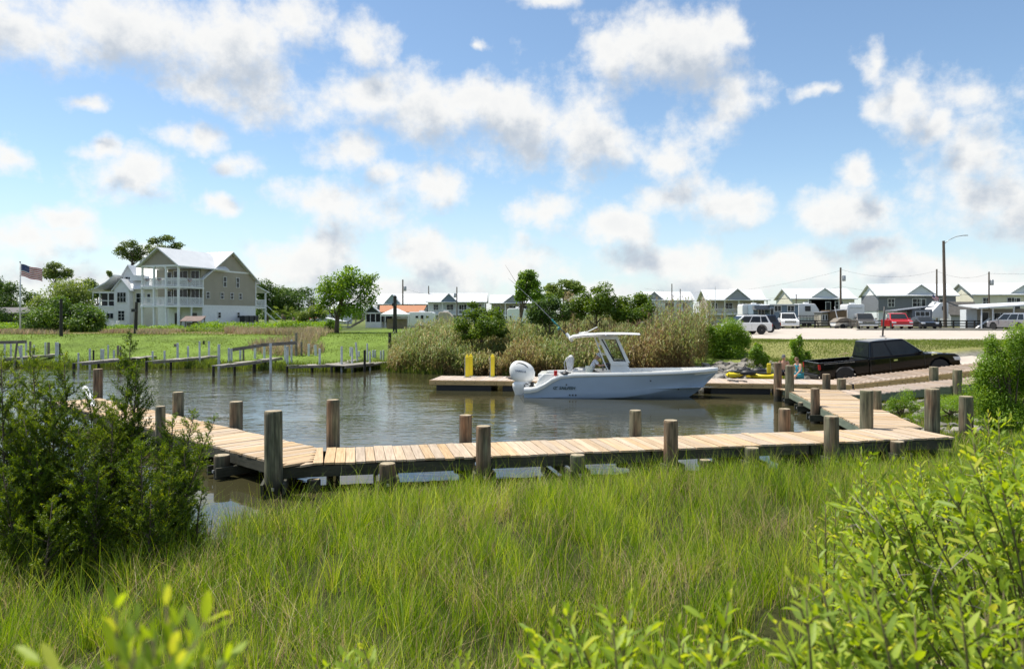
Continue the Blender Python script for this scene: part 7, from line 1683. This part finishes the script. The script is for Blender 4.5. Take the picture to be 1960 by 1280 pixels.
# ---------------------------------------------------------------- leafy marsh elder shrubs close to the camera
LT = np.array([[0, 0, 0], [.38, .14, .012], [.38, -.14, .012], [.36, 0, -.015], [.74, .11, .0], [.74, -.11, .0], [.72, 0, -.03], [1, 0, -.07]])
LF = np.array([[0, 3, 1], [0, 2, 3], [3, 6, 1], [6, 4, 1], [3, 2, 6], [6, 2, 5], [6, 7, 4], [6, 5, 7]])
leaf_meshes = []
for k in range(6):
    me = bpy.data.meshes.new('leaf'); V = LT.copy(); V[:, 2] *= (.4 + .5 * k); V[:, 1] *= .85 + .06 * k; me.from_pydata([tuple(v) for v in V], [], [tuple(int(q) for q in f) for f in LF]); a = me.attributes.new('rnd', 'FLOAT', 'FACE'); a.data.foreach_set('value', [.2 + .13 * k] * len(LF)); me.materials.append(LM['elder'])
    me.polygons.foreach_set('use_smooth', [True] * len(LF)); leaf_meshes.append(me)
def elder(label, tips, seed, nleaf=26, twigs=0, open_=(.6, 1.0), llen=.062, spacing=.030, separate=60, top_bias=1.0, lean=.1):
    "tips: list of (px, py, Y)"
    g = np.random.default_rng(seed); T0 = wp(*tips[0]); tipv = [wp(*q) for q in tips]; cx = sum(v.x for v in tipv) / len(tipv); cy = sum(v.y for v in tipv) / len(tipv)
    t = empty('marsh_elder', (cx, cy, hz(cx, cy)), 0, label, 'shrub', 'leafy marsh elder shrubs near the camera'); O = np.array(t.location); stems = MB(); LL = []
    for tip in tipv:
        zg = hz(tip.x, tip.y); root = np.array([tip.x + (cx - tip.x) * .35 + g.normal(0, .09) + lean, tip.y + (cy - tip.y) * .35 + g.normal(0, .05), zg - .05]); tp = np.array(tip)
        mid = (root + tp) / 2 + np.array([(root[0] - tp[0]) * .25, (root[1] - tp[1]) * .25, .05]) + g.normal(0, .02, 3)
        P = lambda u: root * (1 - u) ** 2 + 2 * mid * u * (1 - u) + tp * u ** 2
        stems.tube([Vector(P(u) - O) for u in (0, .3, .6, .85, 1)], [.007, .0055, .004, .003, .0015], 6)
        Ls = np.linalg.norm(tp - root); na = min(nleaf // 2, int(Ls * .85 / spacing)); ph = g.uniform(0, 6.28)
        for i in range(na + 1):
            u = 1 - (i * spacing / Ls) * (1 + .02 * i); 
            if u < .1: break
            p = P(u); ax = unit(P(min(u + .03, 1)) - P(max(u - .03, 0))); s1 = unit(np.cross(ax, [.3, .9, .1])); s2 = np.cross(ax, s1)
            sc_ = min(1, .45 + .16 * i) * g.uniform(.8, 1.15); ang = ph + i * 1.57
            for q in (0, math.pi):
                o = s1 * math.cos(ang + q) + s2 * math.sin(ang + q); el_ = g.uniform(*open_) if i > 1 else g.uniform(.2, .5); d = unit(o * math.sin(el_) + ax * math.cos(el_) + g.normal(0, .08, 3)); nrm = unit(ax - d * np.dot(ax, d) + g.normal(0, .18, 3)); LL.append((p, d, nrm, llen * sc_))
            if i > 2 and g.uniform() < .22:      # short side shoot
                o = s1 * math.cos(ang + .8) + s2 * math.sin(ang + .8); sd_ = unit(o * .7 + ax * .7); Lb = g.uniform(.05, .14); stems.tube([Vector(p - O), Vector(p + sd_ * Lb - O)], [.003, .0015], 5)
                for k in range(int(Lb / .022) + 1):
                    pp = p + sd_ * Lb * (k + 1) / (int(Lb / .022) + 1)
                    for q in (0, math.pi):
                        o2 = unit(np.cross(sd_, [.1, .2, .9])) * math.cos(q + k * 1.57) + unit(np.cross(sd_, [.9, .1, .3])) * math.sin(q + k * 1.57); d = unit(o2 * .7 + sd_ * .8); LL.append((pp, d, unit(ax + g.normal(0, .3, 3)), llen * g.uniform(.5, .8)))
    stems.build('stems', LM['stem'], t, smooth=True)
    if twigs:
        dt = MB()
        for _ in range(twigs):
            q = np.array(tipv[int(g.integers(0, len(tipv)))]) - O + g.normal(0, .12, 3) - [0, 0, g.uniform(.25, .7)]; v = unit(g.normal(size=3) + [0, 0, .6]) * g.uniform(.10, .24); dt.tube([Vector(q), Vector(q + v * .5 + g.normal(0, .02, 3)), Vector(q + v)], [.0022, .0018, .001], 5)
        dt.build('dead_twigs', M('dead_twig', (.34, .29, .24), .9), t, smooth=True, kind='stuff')
    A = LL; dist = np.array([np.linalg.norm(a[0] - np.array([0, 0, EYE])) for a in A]); order = np.argsort(dist); sep = set(order[:separate].tolist())
    Pn = []; 
    rest = [a for i, a in enumerate(A) if i not in sep]
    P_ = np.array([a[0] for a in rest]) - O; D_ = np.array([a[1] for a in rest]); N_ = np.array([a[2] for a in rest]); B_ = unit(np.cross(N_, D_)); N_ = np.cross(D_, B_); L_ = np.array([a[3] for a in rest])
    fold = g.uniform(.3, 2.5, len(rest)); wd = g.uniform(.85, 1.25, len(rest))
    V = P_[:, None] + L_[:, None, None] * (LT[None, :, 0:1] * D_[:, None] + LT[None, :, 1:2] * wd[:, None, None] * B_[:, None] + LT[None, :, 2:3] * fold[:, None, None] * N_[:, None])
    i = np.arange(len(rest))[:, None] * 8; F_ = (i[:, :, None] + LF[None]).reshape(-1, 3); tone = np.clip(g.normal(.45, .27, len(rest)), 0, 1)
    np_mesh('foliage', V.reshape(-1, 3), F_, LM['elder'], t, rnd=np.repeat(tone, 8), smooth=True, kind='stuff')
    for i in sep:
        p, d, nn, L = A[i]; b = unit(np.cross(nn, d)); nn = np.cross(d, b); o = bpy.data.objects.new('leaf', leaf_meshes[int(g.integers(0, 6))]); COL.objects.link(o); o.parent = t
        m = Matrix(((d[0] * L, b[0] * L, nn[0] * L, p[0] - O[0]), (d[1] * L, b[1] * L, nn[1] * L, p[1] - O[1]), (d[2] * L, b[2] * L, nn[2] * L, p[2] - O[2]), (0, 0, 0, 1))); o.matrix_local = m
    return len(A)
ge = np.random.default_rng(130); U = ge.uniform
nl = 0
nl += elder('blurred bright green shoots closest to the camera at bottom left', [(222, 1165, .85), (262, 1190, .88), (250, 1225, .82), (318, 1160, .9), (338, 1200, .85), (292, 1225, .8), (362, 1240, .88), (388, 1262, .9), (250, 1262, .8), (340, 1275, .82), (300, 1280, .8)], 131, llen=.066, spacing=.034, separate=90, open_=(.3, .6), nleaf=12, lean=0)
nl += elder('small leafy shoots poking up at the bottom edge left of centre', [(600, 1255, 1.9), (625, 1275, 1.9), (668, 1262, 2.0), (690, 1225, 1.9), (705, 1262, 1.85), (880, 1238, 2.0), (895, 1262, 1.9), (860, 1280, 1.9)], 132, llen=.062, separate=60)
nl += elder('row of bright leafy shoots along the bottom edge, right of centre', [(U(1000, 1450), 1278 - 120 * abs(U(-1, 1)) ** 1.2 - (30 if i % 4 == 0 else 0), U(1.7, 2.3)) for i in range(34)], 133, separate=120, llen=.075, spacing=.034)
nl += elder('dense bright leafy shrub filling the bottom right corner', [(U(1430, 1990), U(1100, 1290) - (60 if U() < .3 else 0), U(1.7, 2.5)) for i in range(42)], 134, separate=150, llen=.070, spacing=.031)
nl += elder('large spreading leafy shrub with dark stems at the right', [(1565 + abs(U(0, 1)) ** .8 * 400, 0, 0) for _ in range(0)] or [((lambda u, v: (1580 + 400 * u, 900 + 300 * v - 60 * u, 2.6 + 1.1 * U()))(U(), U(0, 1) ** 1.1)) for i in range(56)], 135, separate=100, nleaf=28, lean=.45, llen=.078, spacing=.032, twigs=60)
nl += elder('tall leafy shrub rising in front of the walkway end at right', [(lambda x: (x, 930 - (x - 1660) * .62 + U(-10, 150), U(4.0, 5.0)))(U(1670, 1960)) for i in range(44)], 136, llen=.075, spacing=.033, separate=40, nleaf=34, lean=.2)
nl += elder('leafy marsh elder sprig standing apart left of the tall shrub', [(1648, 862, 4.2), (1655, 900, 4.1), (1636, 905, 4.3), (1690, 905, 4.1), (1710, 880, 4.3), (1676, 930, 4.0), (1625, 940, 4.2), (1600, 960, 4.0), (1580, 965, 3.6), (1560, 1010, 3.4)], 137, llen=.062, separate=30, nleaf=24)
nl += elder('leafy shrub at the right edge half way up the picture', [(U(1860, 2010), U(820, 1010), U(3.0, 3.8)) for i in range(26)], 138, separate=40, twigs=50, llen=.085, spacing=.036)
print('cedar leaves', ncedar, 'elder leaves', nl)
# ---------------------------------------------------------------- poles, wires, flag, fences, old docks
def upole(px, top, Y, r, label, base=1.6, mat='pole', lean=0.0, arm=None, cat='pole', group=None, box=None, name='utility_pole', gz=None):
    x = (px - CX) / FPX * Y; zt = EYE - (top - HY) / FPX * Y
    t = empty(name, (x, Y, base), 0, label, cat, group)
    mb = MB(); mb.tube([(0, 0, -.3), (lean * (zt - base), 0, zt - base)], [r, r * .72], 10); mb.build('pole', MAT[mat], t, smooth=True, sharp=40)
    if arm: mb = MB(); mb.box((0, 0, zt - base - .9), (arm, .1, .1)); mb.build('crossarm', MAT['pole'], t)
    if box: mb = MB(); mb.lathe([(.25, 0), (.27, .1), (.27, .8), (.2, .9)], (box, -.1, zt - base - 2.2), 10); mb.build('transformer', MAT['steel'], t, smooth=True, sharp=40)
    return (x, Y, zt)
P1 = upole(771, 535, 140, .17, 'slim utility pole behind the orange roofed cabin', box=.45)
P2 = upole(820.5, 547, 165, .15, 'dark utility pole left of the blue gabled cottage'); P3 = upole(874.5, 549, 150, .15, 'utility pole in front of the blue gabled cottage', box=-.4)
P4 = upole(1286, 543, 160, .14, 'thin utility pole left of the pair above the reeds'); P5 = upole(1302, 553, 165, .13, 'shorter thin utility pole right of the pair above the reeds')
P6 = upole(1609, 512, 118, .19, 'utility pole with transformer in front of the cream cottage', box=.5); P7 = upole(1793, 515, 120, .16, 'utility pole just left of the tall street lamp'); P8 = upole(1893, 520, 118, .15, 'utility pole with pale transformer in front of the right edge cottage', box=.4)
P9 = upole(1369, 548, 130, .05, 'thin flag mast beside the tan cottage', mat='old_white', name='flag_mast'); P10 = upole(1524, 563, 120, .10, 'short service pole on the blue trailer home')
upole(756, 566, 69, .22, 'thick dark pole with floodlight on the lawn right of the tree', base=1.55, mat='black_wood', name='light_pole')
upole(117, 572, 60, .15, 'dark wooden pole in front of the leafy trees at left', base=1.1, mat='black_wood', name='light_pole'); upole(258.5, 578, 66, .17, 'leaning dark pole with floodlight in front of the white house', base=1.2, mat='black_wood', name='light_pole', lean=.04)
for nm, px, py, Y in (('floodlight', 256, 594, 65.7), ('floodlight', 754, 583, 68.7)):
    p = wp(px, py, Y); mb = MB(); mb.box((0, 0, 0), (.32, .25, .28)); mb.tube([(0, .1, 0), (.2, .2, .1)], .03, 6); o = mb.build(nm, MAT['black'], label='black floodlight on the %s dark pole' % ('leaning' if px < 300 else 'lawn\'s thick'), cat='floodlight'); o.location = p
# street lamp
lx, lY, lz = (1806 - CX) / FPX * 104, 104, EYE - (461 - HY) / FPX * 104
lt = empty('street_lamp', (lx, lY, 1.7), 0, 'tall street lamp with a long curved arm on a wooden pole', 'street lamp')
mb = MB(); mb.tube([(.25, 0, -.3), (0, 0, lz - 1.7)], [.25, .17], 12); mb.build('pole', MAT['pole'], lt, smooth=True, sharp=40)
mb = MB(); mb.tube([(0, 0, lz - 2.2), (.8, 0, lz - 1.55), (1.8, 0, lz - 1.1), (2.9, 0, lz - .92)], .05, 8); mb.build('arm', MAT['steel'], lt, smooth=True)
mb = MB(); mb.box((3.15, 0, lz - .93), (.6, .25, .12)); mb.build('lamp_head', MAT['steel'], lt, bevel=.04)
def wire(a, b, sag, label, r=.012):
    pts = [Vector(a).lerp(Vector(b), t) + Vector((0, 0, -sag * 4 * t * (1 - t))) for t in np.linspace(0, 1, 14)]
    mb = MB(); mb.tube(pts, r, 4); return mb.build('power_line', MAT['black'], label=label, cat='power line')
far_l = (P5[0] - 40, 170, P5[2] - 1); far_r = (120, 120, 11.5)
wire((P6[0], P6[1], P6[2] - .3), (P7[0], P7[1], P7[2] - .3), 1.1, 'power line between the cream cottage pole and the pole by the lamp'); wire((P7[0], P7[1], P7[2] - .3), (P8[0], P8[1], P8[2] - .3), .9, 'power line from the pole by the lamp to the rightmost pole')
wire((P6[0], P6[1], P6[2] - 3.1), (P4[0], P4[1], P4[2] - 2.6), 1.6, 'power line sagging low over the reeds and tan cottage'); wire((P6[0], P6[1], P6[2] - 3.0), (P8[0], P8[1], P8[2] - 3.4), 1.0, 'lower cable running behind the dark grey cottage roof')
wire((P8[0], P8[1], P8[2] - .3), far_r, .6, 'power line leaving the rightmost pole towards the right'); wire((P3[0], P3[1], P3[2] - 1), (P1[0], P1[1], P1[2] - 1.6), .9, 'power line between the two poles left of the reeds')
wire((P6[0], P6[1], P6[2] - .5), (P4[0] - 6, P4[1], P4[2] - 1.0), 2.0, 'upper power line rising to the cream cottage pole')
# leaning sign post on the verge
p0 = gp(1689, 645, 1.7); t = empty('leaning_post', (p0.x, p0.y, 1.68), 0, 'dark thin post leaning right on the grass verge by the road', 'post'); mb = MB(); mb.tube([(0, 0, -.2), (.16, 0, 2.35)], .065, 8); mb.build('post', MAT['black'], t, smooth=True); mb = MB(); mb.box((0, 0, .05), (.3, .3, .12)); mb.build('footing', MAT['steel'], t)
p0 = gp(1679, 630, 1.7); mb = MB(); mb.tube([(p0.x, p0.y, 1.6), (p0.x, p0.y, 4.2)], .03, 6); mb.build('marker_post', MAT['black'], label='thin dark marker post left of the red pickup', cat='post')
# flagpole with the flag
fx, fY = (38.5 - CX) / FPX * 70, 70.0; fz = EYE - (502 - HY) / FPX * 70
fl = empty('flagpole', (fx, fY, 1.2), 0, 'tall white flagpole at the far left bank', 'flagpole')
mb = MB(); mb.tube([(0, 0, -.2), (0, 0, fz - 1.2)], [.09, .06], 10); mb.build('pole', MAT['old_white'], fl, smooth=True); mb = MB(); mb.lathe([(.02, -.08), (.08, 0), (.02, .08)], (0, 0, fz - 1.15), 8); mb.build('finial', MAT['steel'], fl, smooth=True)
f_red, f_white, f_blue = M('flag_red', (.5, .03, .06), .8), M('flag_white', (.75, .75, .76), .8), M('flag_blue', (.03, .05, .18), .8)
def flag(x, y, z, w, h, droop, name_label):
    NX = 30; mb = MB(); vs = []
    def P(u, v):  # u along 0..1, v down 0..1
        return (w * u * .93, .16 * math.sin(u * 9) * u * .8, -h * v - droop * u ** 1.3 + .05 * math.sin(u * 8 + 1))
    for s in (0, -.012):
        for j in range(14):
            for i in range(NX + 1): q = P(i / NX, j / 13); vs.append((q[0], q[1] + s, q[2]))
    n = NX + 1; fs = []; mi = []
    for s in (0, 1):
        for j in range(13):
            for i in range(NX): b = s * 14 * n; fs.append((b + j * n + i, b + j * n + i + 1, b + (j + 1) * n + i + 1, b + (j + 1) * n + i)); mi.append(2 if (i < NX * .4 and j < 7) else (0 if j % 2 == 0 else 1))
    mb.v = vs; mb.f = fs; mb.m = mi
    o = mb.build('flag', [f_red, f_white, f_blue], label=name_label, cat='flag'); o.location = (x, y, z)
    st_ = MB()
    for r_ in range(9):
        for c_ in range(6 if r_ % 2 == 0 else 5):
            u = (.035 + c_ * .066 + (0 if r_ % 2 == 0 else .033)); v = (.05 + r_ * .055); q = Vector(P(u, v)); rr = h * .017
            pts = [(q.x + rr * (1 if k % 2 == 0 else .4) * math.sin(k * math.pi / 5), q.y - .022, q.z + rr * (1 if k % 2 == 0 else .4) * math.cos(k * math.pi / 5)) for k in range(10)]
            st_.add(pts, [tuple(range(10))])
    st_.build('stars', f_white, o, kind='stuff'); return o
flag(fx + .1, fY, wp(0, 506, 70).z, 2.15, 1.15, .52, 'american flag flying from the tall pole at left')
f2 = flag(wp(1785, 0, 110).x, 110, wp(0, 564, 110).z, 1.1, .6, .3, 'small american flag in front of the dark grey cottage')
f2.rotation_euler = (0, R(10), 0)
# post and rail fence behind the parked cars
fe = empty('rail_fence', (0, 0, 0), label='dark three rail fence behind the parked cars on the right', cat='fence')
pts = [(wp(px, 0, Y).x, Y) for px, Y in ((1440, 103), (1500, 102), (1560, 101.5), (1620, 101), (1680, 100.5), (1740, 100), (1800, 99), (1850, 98.5), (1881, 98), (1960, 97), (2040, 96))]
for (x, y) in pts: post(fe, x, y, 1.6, 2.75, .18, MAT['black_wood'])
for (a, b) in zip(pts[:-1], pts[1:]):
    m_ = ((a[0] + b[0]) / 2, (a[1] + b[1]) / 2)
    post(fe, m_[0], m_[1], 1.6, 2.75, .16, MAT['black_wood'])
    for z in (1.95, 2.3, 2.65):
        mb = MB(); mb.bar((a[0], a[1], z), (b[0], b[1], z), .05, .13); mb.build('rail', MAT['black_wood'], fe)

# old docks and mooring posts along the left bank
def old_dock(label, deck, posts, z=.62, w=.6, rail=None, group=None):
    t = empty('old_dock', (0, 0, 0), label=label, cat='dock')
    for (a, b) in deck:
        pa, pb = gp(a[0], a[1], z), gp(b[0], b[1], z); d = (pb - pa); L = d.length; d.normalize(); n = Vector((-d.y, d.x, 0)); 
        if n.y < 0: n = -n
        lay_planks([(pa.x, pa.y), (pb.x, pb.y), (pb.x + n.x * w, pb.y + n.y * w), (pa.x + n.x * w, pa.y + n.y * w)], (d.x, d.y), .55, lambda x, y: z, MAT['plank_old'], t, rag=.04, lift=.02)
        mb = MB(); mb.bar((pa.x, pa.y, z - .10), (pb.x, pb.y, z - .10), .05, .12); mb.build('stringer', MAT['grey_wood'], t)
        k = max(2, int(L / 2.5))
        for i in range(k + 1):
            p = pa.lerp(pb, i / k) + n * w * .8; mb = MB(); mb.tube([(p.x, p.y, -.6), (p.x, p.y, z - .05)], .075, 7); mb.build('support_post', MAT['black_wood'], t, smooth=True, sharp=40)
    for (px, top, bot, wd, kind) in posts:
        Y = FPX * EYE / (max(bot, 698) - HY) if bot > 694 else gp(px, bot, z).y
        lean = kind[1] if isinstance(kind, tuple) else 0; kd = kind[0] if isinstance(kind, tuple) else kind
        x = (px - CX) / FPX * Y; zt = EYE - (top - HY) / FPX * Y; r = wd / FPX * Y / 2
        mb = MB(); mb.tube([(x - lean, Y, -.6), (x, Y, zt)], [r, r * .95], 8)
        mb.build('mooring_post', MAT[{'w': 'old_white', 'g': 'grey_wood', 'd': 'black_wood'}[kd]], t, smooth=True, sharp=40)
    if rail:
        for (a, b, Y) in rail:
            pa, pb = wp(a[0], a[1], Y), wp(b[0], b[1], Y); mb = MB(); mb.bar(pa, pb, .14, .2); mb.build('rail_beam', MAT['grey_wood'], t)
    return t
MAT['plank_old'] = M('bleached_plank', (.36, .33, .28), .9, col2=(.20, .18, .15), vscale=3, stretch=(1, 10, 4), per_obj=.2)
old_dock('short broken dock at the far left with a heavy cross beam', [((6, 686), (150, 675))], [(9, 657, 699, 4, 'w'), (21, 658, 700, 4, 'w'), (33, 653, 690, 4, ('g', .3)), (36, 662, 702, 4, ('w', -.4)), (41, 660, 702, 4, 'w'), (50, 655, 680, 4, 'w'), (58, 653, 680, 4, 'g'), (65, 660, 680, 3.5, 'w'), (87, 655, 677, 4, 'w'), (93, 655, 677, 5, 'g'), (109, 655, 700, 7, 'w'), (114, 657, 697, 4, 'd')], rail=[((-20, 656), (50, 654), 47)])
old_dock('old plank dock with white posts left of the bush top', [((157, 694), (245, 685)), ((248, 685), (284, 681))], [(150, 675, 704, 3.5, 'w'), (172, 667, 706, 4, 'w'), (179, 670, 702, 3.5, 'd'), (194, 668, 700, 4, 'w'), (198, 668, 702, 3.5, 'w'), (207, 660, 684, 3, 'w'), (218, 670, 702, 4, 'w'), (226, 661, 685, 5, 'g'), (231, 662, 684, 3, 'g')])
old_dock('old plank dock with white posts right of the bush top', [((293, 691), (382, 684)), ((384, 684), (419, 680))], [(292, 672, 702, 4, 'w'), (315, 671, 704, 4, 'w'), (336, 658, 674, 7, 'g'), (340, 656, 702, 4.5, 'w'), (360, 662, 700, 4, 'w'), (382, 653, 684, 4, 'w'), (390, 652, 673, 4, 'd'), (400, 653, 696, 4.5, 'w'), (419, 659, 706, 5.5, 'w')])
old_dock('narrow old dock with a wooden hand rail in the middle of the far bank', [((424, 699), (500, 690)), ((502, 689), (541, 684))], [(438, 666, 704, 4.5, 'w'), (443, 667, 704, 4.5, 'w'), (460, 666, 703, 4.5, 'w'), (466, 667, 700, 4, 'g'), (488, 659, 696, 5, 'w'), (506, 657, 697, 5, 'w'), (518, 657, 693, 5, 'w'), (558, 650, 686, 4, 'w'), (567, 637, 680, 5, 'g'), (577, 654, 680, 4, 'g')], rail=[((446, 669), (500, 661), 45), ((500, 660), (568, 656), 45)])
old_dock('long low bulkhead dock with paired white posts near the lawn', [((553, 700), (648, 697)), ((650, 697), (696, 687))], [(546, 655, 701, 5, 'w'), (550, 663, 707, 5, 'w'), (591, 658, 695, 4.5, 'w'), (603, 660, 698, 5.5, ('w', -.15)), (612, 667, 709, 4.5, 'w'), (654, 663, 711, 4.5, 'w'), (671, 664, 696, 4.5, 'w'), (674, 665, 709, 4, 'w'), (681, 655, 692, 4, ('w', -.2)), (687, 672, 698, 4, 'w')], z=.42)
old_dock('short low dock beside the dark thick post and reeds', [((660, 700), (744, 692))], [(698, 670, 712, 5, 'd'), (703, 657, 690, 3.5, 'w'), (708, 672, 708, 3.8, 'w'), (714, 670, 695, 4, 'w'), (718, 670, 695, 4, 'w'), (729, 671, 702, 3.8, 'w'), (734, 670, 700, 4, 'w'), (746, 636, 702, 6, 'd'), (770, 640, 664, 3, 'd')], z=.42, w=1.2)
mb = MB(); a = gp(803, 712, -.1); b = wp(818, 678, a.y + .3); mb.tube([a, b], .07, 8); mb.build('leaning_pole', MAT['old_white'], smooth=True, label='white pipe leaning out of the water in front of the reeds', cat='pipe')
# riprap stones on the bank behind the dock and beside the landing
def stone_mesh(k):
    bm = bmesh.new(); bmesh.ops.create_icosphere(bm, subdivisions=1, radius=1.0); r = random.Random(k)
    for v in bm.verts: v.co *= r.uniform(.65, 1.15); v.co.z *= .7
    me = bpy.data.meshes.new('stone'); bm.to_mesh(me); bm.free(); return me
stone_m = M('grey_riprap', (.27, .25, .22), .9, vscale=4, per_obj=.35)
SM = [stone_mesh(k) for k in range(6)]
for me in SM: me.materials.append(stone_m)
def riprap(label, region, n, size):
    t = empty('riprap', (0, 0, 0), label=label, cat='rocks'); k = 0; tries = 0
    while k < n and tries < n * 30:
        tries += 1; x, y = region(); dd = signed_dist(np.array([x]), np.array([y]))[0]
        if dd < -.6 or dd > 5.5: continue
        o = bpy.data.objects.new('stone', SM[k % 6]); COL.objects.link(o); o.parent = t
        s = size * rnd.uniform(.5, 1.25); o.location = (x, y, hz(x, y) + s * .25); o.scale = (s, s * rnd.uniform(.7, 1.1), s * .8); o.rotation_euler = (rnd.uniform(-.5, .5), rnd.uniform(-.5, .5), rnd.uniform(0, 6)); k += 1
riprap('heap of grey broken stones on the bank between the boat bow and the pickup', lambda: (rnd.uniform(8.2, 14.3), rnd.uniform(34.2, 40.5)), 290, .36)
riprap('dark stones on the bank beside the walkway at right', lambda: (rnd.uniform(11.2, 14.5), rnd.uniform(19.5, 27)), 130, .22)
# kayaks and bags pulled up on the stones
def kayak(px, py, Y, L, rz, label, tilt=0):
    c = wp(px, py, Y); t = empty('kayak', c, rz, label, 'kayak'); mb = MB(); secs = []
    for u in np.linspace(-1, 1, 11): secs.append((u * L / 2, .36 * (1 - abs(u) ** 2.4) + .02))
    vs = []; 
    for (x, b) in secs: vs += [(x, -b, .16), (x, -b * .75, .04), (x, 0, 0 + .08 * (x / (L / 2)) ** 4), (x, b * .75, .04), (x, b, .16), (x, b * .4, .27), (x, -b * .4, .27)]
    fs = [(i * 7 + j, i * 7 + (j + 1) % 7, (i + 1) * 7 + (j + 1) % 7, (i + 1) * 7 + j) for i in range(10) for j in range(7)]; mb.add(vs, fs); mb.build('hull', MAT['yellow'], t, smooth=True)
    mb = MB(); mb.lathe([(.30, 0), (.30, .05), (.24, .05)], (0, 0, .26), 14, M=Matrix.Diagonal(Vector((1.5, .9, 1)))); mb.build('cockpit', MAT['black'], t)
    t.rotation_euler = (tilt, 0, rz)
kayak(1406, 722, 35.6, 1.5, .9, 'pale yellow kayak on the stones, the left one by the boat bow'); kayak(1463, 725, 35.0, 1.7, -.5, 'bright yellow kayak on the stones beside the black bags')
mb = MB(); a = wp(1471, 712, 34.6); mb.b2((a.x - .1, 34.5, a.z - .05), (a.x + .1, 34.58, a.z + .42)); mb.build('yellow_panel', MAT['yellow'], bevel=.05, label='small upright yellow panel behind the tall pilings', cat='panel')
def bag(px, py, Y, s, label):
    c = wp(px, py, Y); mb = MB(); mb.lathe([(.1 * s, 0), (.3 * s, .05 * s), (.34 * s, .16 * s), (.24 * s, .3 * s), (.05 * s, .34 * s)], (0, 0, 0), 10, M=Matrix.Diagonal(Vector((1.6, 1, 1)))); mb.tube([(-.3 * s, 0, .2 * s), (0, -.1 * s, .42 * s), (.3 * s, 0, .2 * s)], .03 * s, 6); o = mb.build('bag', MAT['black'], smooth=True, label=label, cat='bag'); o.location = c
bag(1432, 718, 34.9, .75, 'black bag between the two yellow kayaks'); bag(1453, 714, 35.6, .75, 'larger black bag above the bright yellow kayak'); bag(1424, 712, 36.0, .7, 'black bag uphill of the pale yellow kayak')
